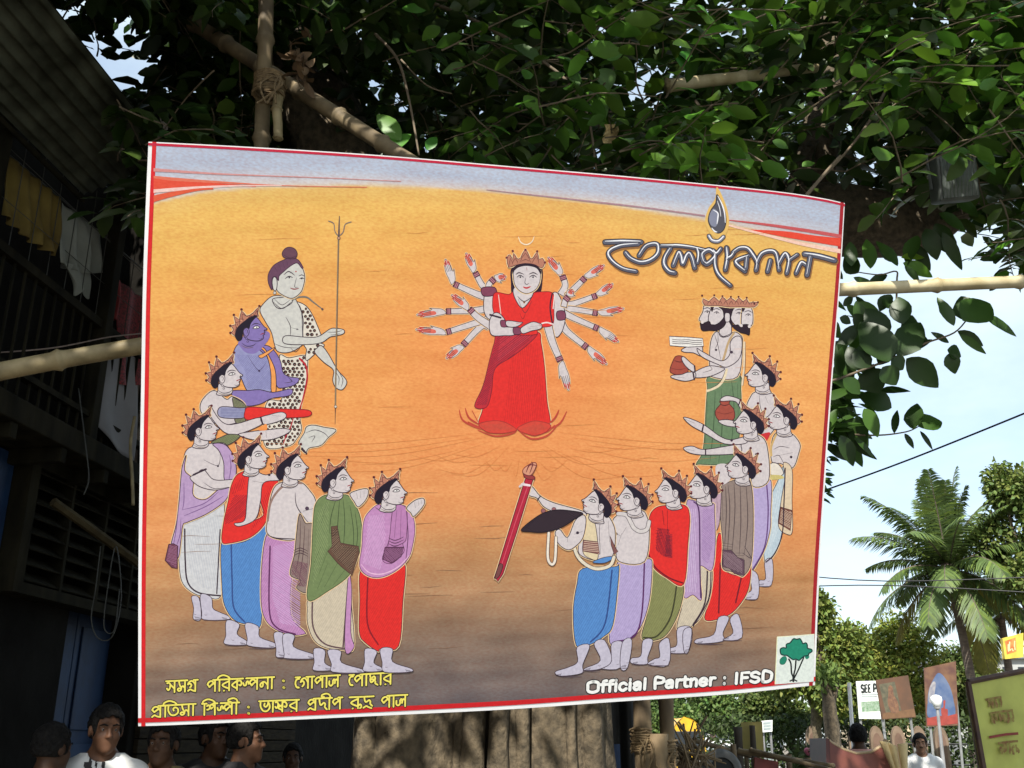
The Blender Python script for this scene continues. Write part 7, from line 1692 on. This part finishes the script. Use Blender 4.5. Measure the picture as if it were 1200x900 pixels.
o = thing('red_panel', 'dull red cloth panel hung on the bamboo fence below the yellow board', 'panel', tuple(ground_at(890, 9.0))); pl = Plane(0, [(885, 888, 9.0), (912, 893, 9.0), (914, 930, 9), (884, 930, 9)]); board(o, 'panel', pl, mat('dull_red', (.24, .06, .05), .8, (.17, .045, .04), 6), .02); posts(o, pl, (.06, .94), .02, m_post)
FG = 'bamboo rails of the low street fence'
bamboo('fence_rail', at(815, 868, 9.2), at(880, 886, 9.2), .022, 'short crooked bamboo rail joining the posts to the fence', m_bamboo_dark, group=FG)
bamboo('fence_rail', at(866, 880, 9.1), at(978, 898, 8.6), .024, 'long bamboo rail sloping right under the low bushy tree', m_bamboo_dark, group=FG)
bamboo('fence_rail', at(880, 879, 9.0), at(985, 905, 8.4), .02, 'second bamboo rail crossing just below the long sloping one', m_bamboo_dark, group=FG)
for px, top, lab in ((858, 872, 'left knobbly picket of the low bamboo fence'), (922, 884, 'middle knobbly picket of the low bamboo fence'), (944, 888, 'right knobbly picket of the low bamboo fence')): 
    o = post(px, top, 9, .025, lab, m_post, 1); o.name = 'fence_picket'; o['group'] = 'pickets of the low bamboo fence'
# made-up stall: its dark cloth stands in for shade between trunk and posts
ST = thing('filler_stall', 'made-up dark cloth stall standing in for the shaded gap between the tree trunk and the posts', 'stall', tuple(ground_at(722, 9.5)))
x0_, x1_ = ground_at(700, 9.5).x, ground_at(747, 9.5).x
m_gap_shade = mat('painted_gap_shade', (.025, .022, .018), .8, (.014, .012, .01), 5, bump=.4)
mb = MB(); mb.sheet(lambda u, v: Vector((x0_ + (x1_ - x0_) * u, 9.5 + .05 * math.sin(u * 14) * (1 - .4 * v), 2.55 * (1 - v) + .02)), 24, 8); mb.build('front_cloth', m_gap_shade, ST, smooth=True, solid=.006)
mb = MB(); mb.sheet(lambda u, v: Vector((x0_ - .1 + (x1_ - x0_ + .2) * u, 9.3 + 1.5 * v, 2.6 + .25 * v - .05 * math.sin(u * math.pi))), 10, 6); mb.build('roof_sheet', m_gap_shade, ST, smooth=True, solid=.006)
for x_ in (x0_, x1_):
    for y_ in (9.45, 10.7): mb = MB(); mb.tube([(x_, y_, 0), (x_, y_, 2.6)], .03, 7); mb.build('stall_post', m_post, ST)
mb = MB(); bx_ = ground_at(713, 9.4).x; mb.sheet(lambda u, v: Vector((bx_ + .1 * u, 9.42 - .02 * math.sin(u * 3), 1.5 - .9 * v)), 4, 4); mb.build('blue_strip', m_blue, ST, solid=.004)
# heap of cut sticks
SH = thing('stick_heap', 'tangled heap of dry sticks and roots piled right of the tied posts', 'stick heap', tuple(ground_at(812, 8)))
mb = MB(); g = np.random.default_rng(21)
for k in range(80):
    c = at(812 + g.normal(0, 10), 884 + g.uniform(-16, 60), 8 + g.normal(0, .15)); d = Vector(g.normal(0, 1, 3)); d.y *= .4; d.normalize(); L_ = g.uniform(.08, .28)
    mb.tube([c - d * L_, c + Vector(g.normal(0, .02, 3)), c + d * L_], [.009, .008, .005], 5)
mb.build('sticks', m_post, SH)
# tyre
TY = thing('tyre', 'grey black tyre standing on edge against the bamboo fence', 'tyre', tuple(ground_at(845, 8.6)))
c = at(845, 903, 8.6); mb = MB(); mb.lathe([(.1, -.05), (.135, -.06), (.16, -.04), (.165, 0), (.16, .04), (.135, .06), (.1, .05)], c, 28, Matrix.Rotation(R(90), 3, 'X')); mb.build('rubber', mat('dusty_rubber', (.16, .16, .15), .9, (.08, .08, .08), 10), TY, smooth=True)
mb = MB(); mb.lathe([(.001, .0), (.1, -.02), (.105, .03), (.001, .03)], c, 24, Matrix.Rotation(R(90), 3, 'X')); mb.build('rim', m_rub, TY)
mb = MB(); p = ground_at(845, 8.6); mb.box((p.x, 8.62, (c.z - .16) / 2), (.12, .1, c.z - .165)); mb.build('support_block', m_post, TY)
# rickshaw with folded hood
RK = thing('cycle_rickshaw', 'cycle rickshaw with red brown seat back and folded cream hood at the lower right', 'rickshaw', tuple(ground_at(1012, 9)))
m_rk = mat('red_brown_vinyl', (.24, .075, .05), .55, (.17, .05, .04), 5, bump=.2); m_hood = mat('cream_canvas', (.62, .48, .24), .8, (.45, .33, .15), 6, bump=.4)
Y3 = 9.0
mb = MB(); sb_ = [at(px_, py_, Y3) for px_, py_ in ((969, 866), (976, 872), (988, 879), (1004, 884.5), (1022, 883), (1034, 876), (1040, 868), (1046, 900), (1048, 960), (972, 960))]; mb.prism(sb_, (0, .07, 0)); mb.build('seat_back', m_rk, RK, bevel=.012)
mb = MB(); mb.tube([q + Vector((0, .03, .008)) for q in sb_[:7]], .016, 7); mb.build('seat_back_rim', mat('pale_piping', (.5, .36, .2), .6), RK)
q0, q1 = at(1042, 890, Y3), at(1062, 960, Y3)
mb = MB(); z0 = at(1000, 975, Y3).z; mb.box((at(1010, 900, Y3).x, Y3 + .35, z0 - .05), (.62, .62, .12)); mb.build('seat', m_rk, RK, bevel=.03)
pl2 = Plane(0, [(968, 865, Y3 - .02), (972, 866, Y3 - .02), (975, 960, Y3 - .02), (970, 960, Y3 - .02)]); board(RK, 'side_frame', pl2, mat('dark_red_frame', (.12, .03, .025), .5), .5)
for k, (qa, qb, qc) in enumerate((((1031, 868), (1040, 870), (1052, 915)), ((1040, 869), (1050, 876), (1056, 920)), ((1052, 872), (1062, 870), (1062, 925)))):
    mb = MB(); A, B, C3 = at(*qa, Y3 - .15), at(*qb, Y3 - .12), at(*qc, Y3 - .1)
    mb.sheet(lambda u, v: A.lerp(B, u).lerp((A * .3 + C3 * .7).lerp(C3, u), v) + Vector((0, -.03 * math.sin(u * math.pi), 0)), 8, 10); mb.build('hood_fold', m_hood, RK, smooth=True, solid=.012)
mb = MB()
for s in (-.28, .28):
    for t in np.linspace(0, 2 * math.pi, 18)[:-1]: mb.tube([Vector((at(1010, 900, Y3).x + s, Y3 + .3, .34)), Vector((at(1010, 900, Y3).x + s, Y3 + .3 + .31 * math.cos(t), .34 + .31 * math.sin(t)))], .003, 4)
mb.build('spokes', m_metal, RK)
for s in (-.28, .28):
    mb = MB(); mb.tube([Vector((at(1010, 900, Y3).x + s, Y3 + .3 + .32 * math.cos(t), .34 + .32 * math.sin(t))) for t in np.linspace(0, 2 * math.pi, 33)], .018, 8, cap=False); mb.build('wheel', m_rub, RK)
mb = MB(); x = at(1010, 900, Y3).x
for s in (-.22, .22): mb.tube([Vector((x + s, Y3 + .3, .34)), Vector((x + s, Y3 + .3, z0 - .1))], .018, 6); mb.tube([Vector((x + s, Y3 + .3, .34)), Vector((x + s * .2, Y3 + 1.6, .5))], .016, 6)
mb.tube([Vector((x - .28, Y3 + .3, .34)), Vector((x + .28, Y3 + .3, .34))], .016, 6); mb.tube([Vector((x, Y3 + 1.6, .5)), Vector((x, Y3 + 1.75, .95)), Vector((x, Y3 + 1.7, 1.0))], .018, 6); mb.tube([Vector((x - .25, Y3 + 1.6, 1.0)), Vector((x, Y3 + 1.72, 1.0)), Vector((x + .25, Y3 + 1.6, 1.0))], .012, 6)
mb.build('frame', m_metal, RK)
mb = MB(); mb.tube([Vector((x, Y3 + 2.0 + .32 * math.cos(t), .34 + .32 * math.sin(t))) for t in np.linspace(0, 2 * math.pi, 33)], .018, 8, cap=False); mb.tube([Vector((x, Y3 + 1.75, .95)), Vector((x, Y3 + 2.0, .34))], .014, 6); mb.build('front_wheel', m_rub, RK)
# bush of pink flowers by the fence, a patch of verge
PB = thing('flower_bush', 'small bush with one pink bloom behind the bamboo fence', 'bush', tuple(ground_at(950, 12)))
lv = Leaves()
for k in range(500): lv.add(np.array(at(950 + rng.normal(0, 11), 884 + rng.uniform(-10, 40), 12 + rng.normal(0, .15))), rng.normal(0, 1, 3), rng.normal(0, 1, 3) + np.array([0, 0, .6]), .09, .05, (1, 1, 1))
lv.build('foliage', m_leaf_far, PB, loc=ground_at(950, 12))
mb = MB()
for k in range(9): mb.ball(at(951 + rng.normal(0, 2.2), 880 + rng.normal(0, 2.2), 11.75), .035, 8, 5)
mb.build('bloom', mat('pink_bloom', (.75, .2, .3), .7), PB, smooth=True)
mb = MB(); mb.sheet(lambda u, v: Vector((ground_at(1098, 26).x + (u - .5) * 9, 25 + v * 4.5, .25 + .05 * math.sin(u * 40) * math.sin(v * 9))), 60, 10); o = mb.build('grass_verge', mat('verge_grass', (.07, .14, .03), .9, (.045, .09, .02), 9, bump=.6), None); o['kind'] = 'stuff'; tag(o, 'strip of bright green grass in front of the arcade wall', 'grass')
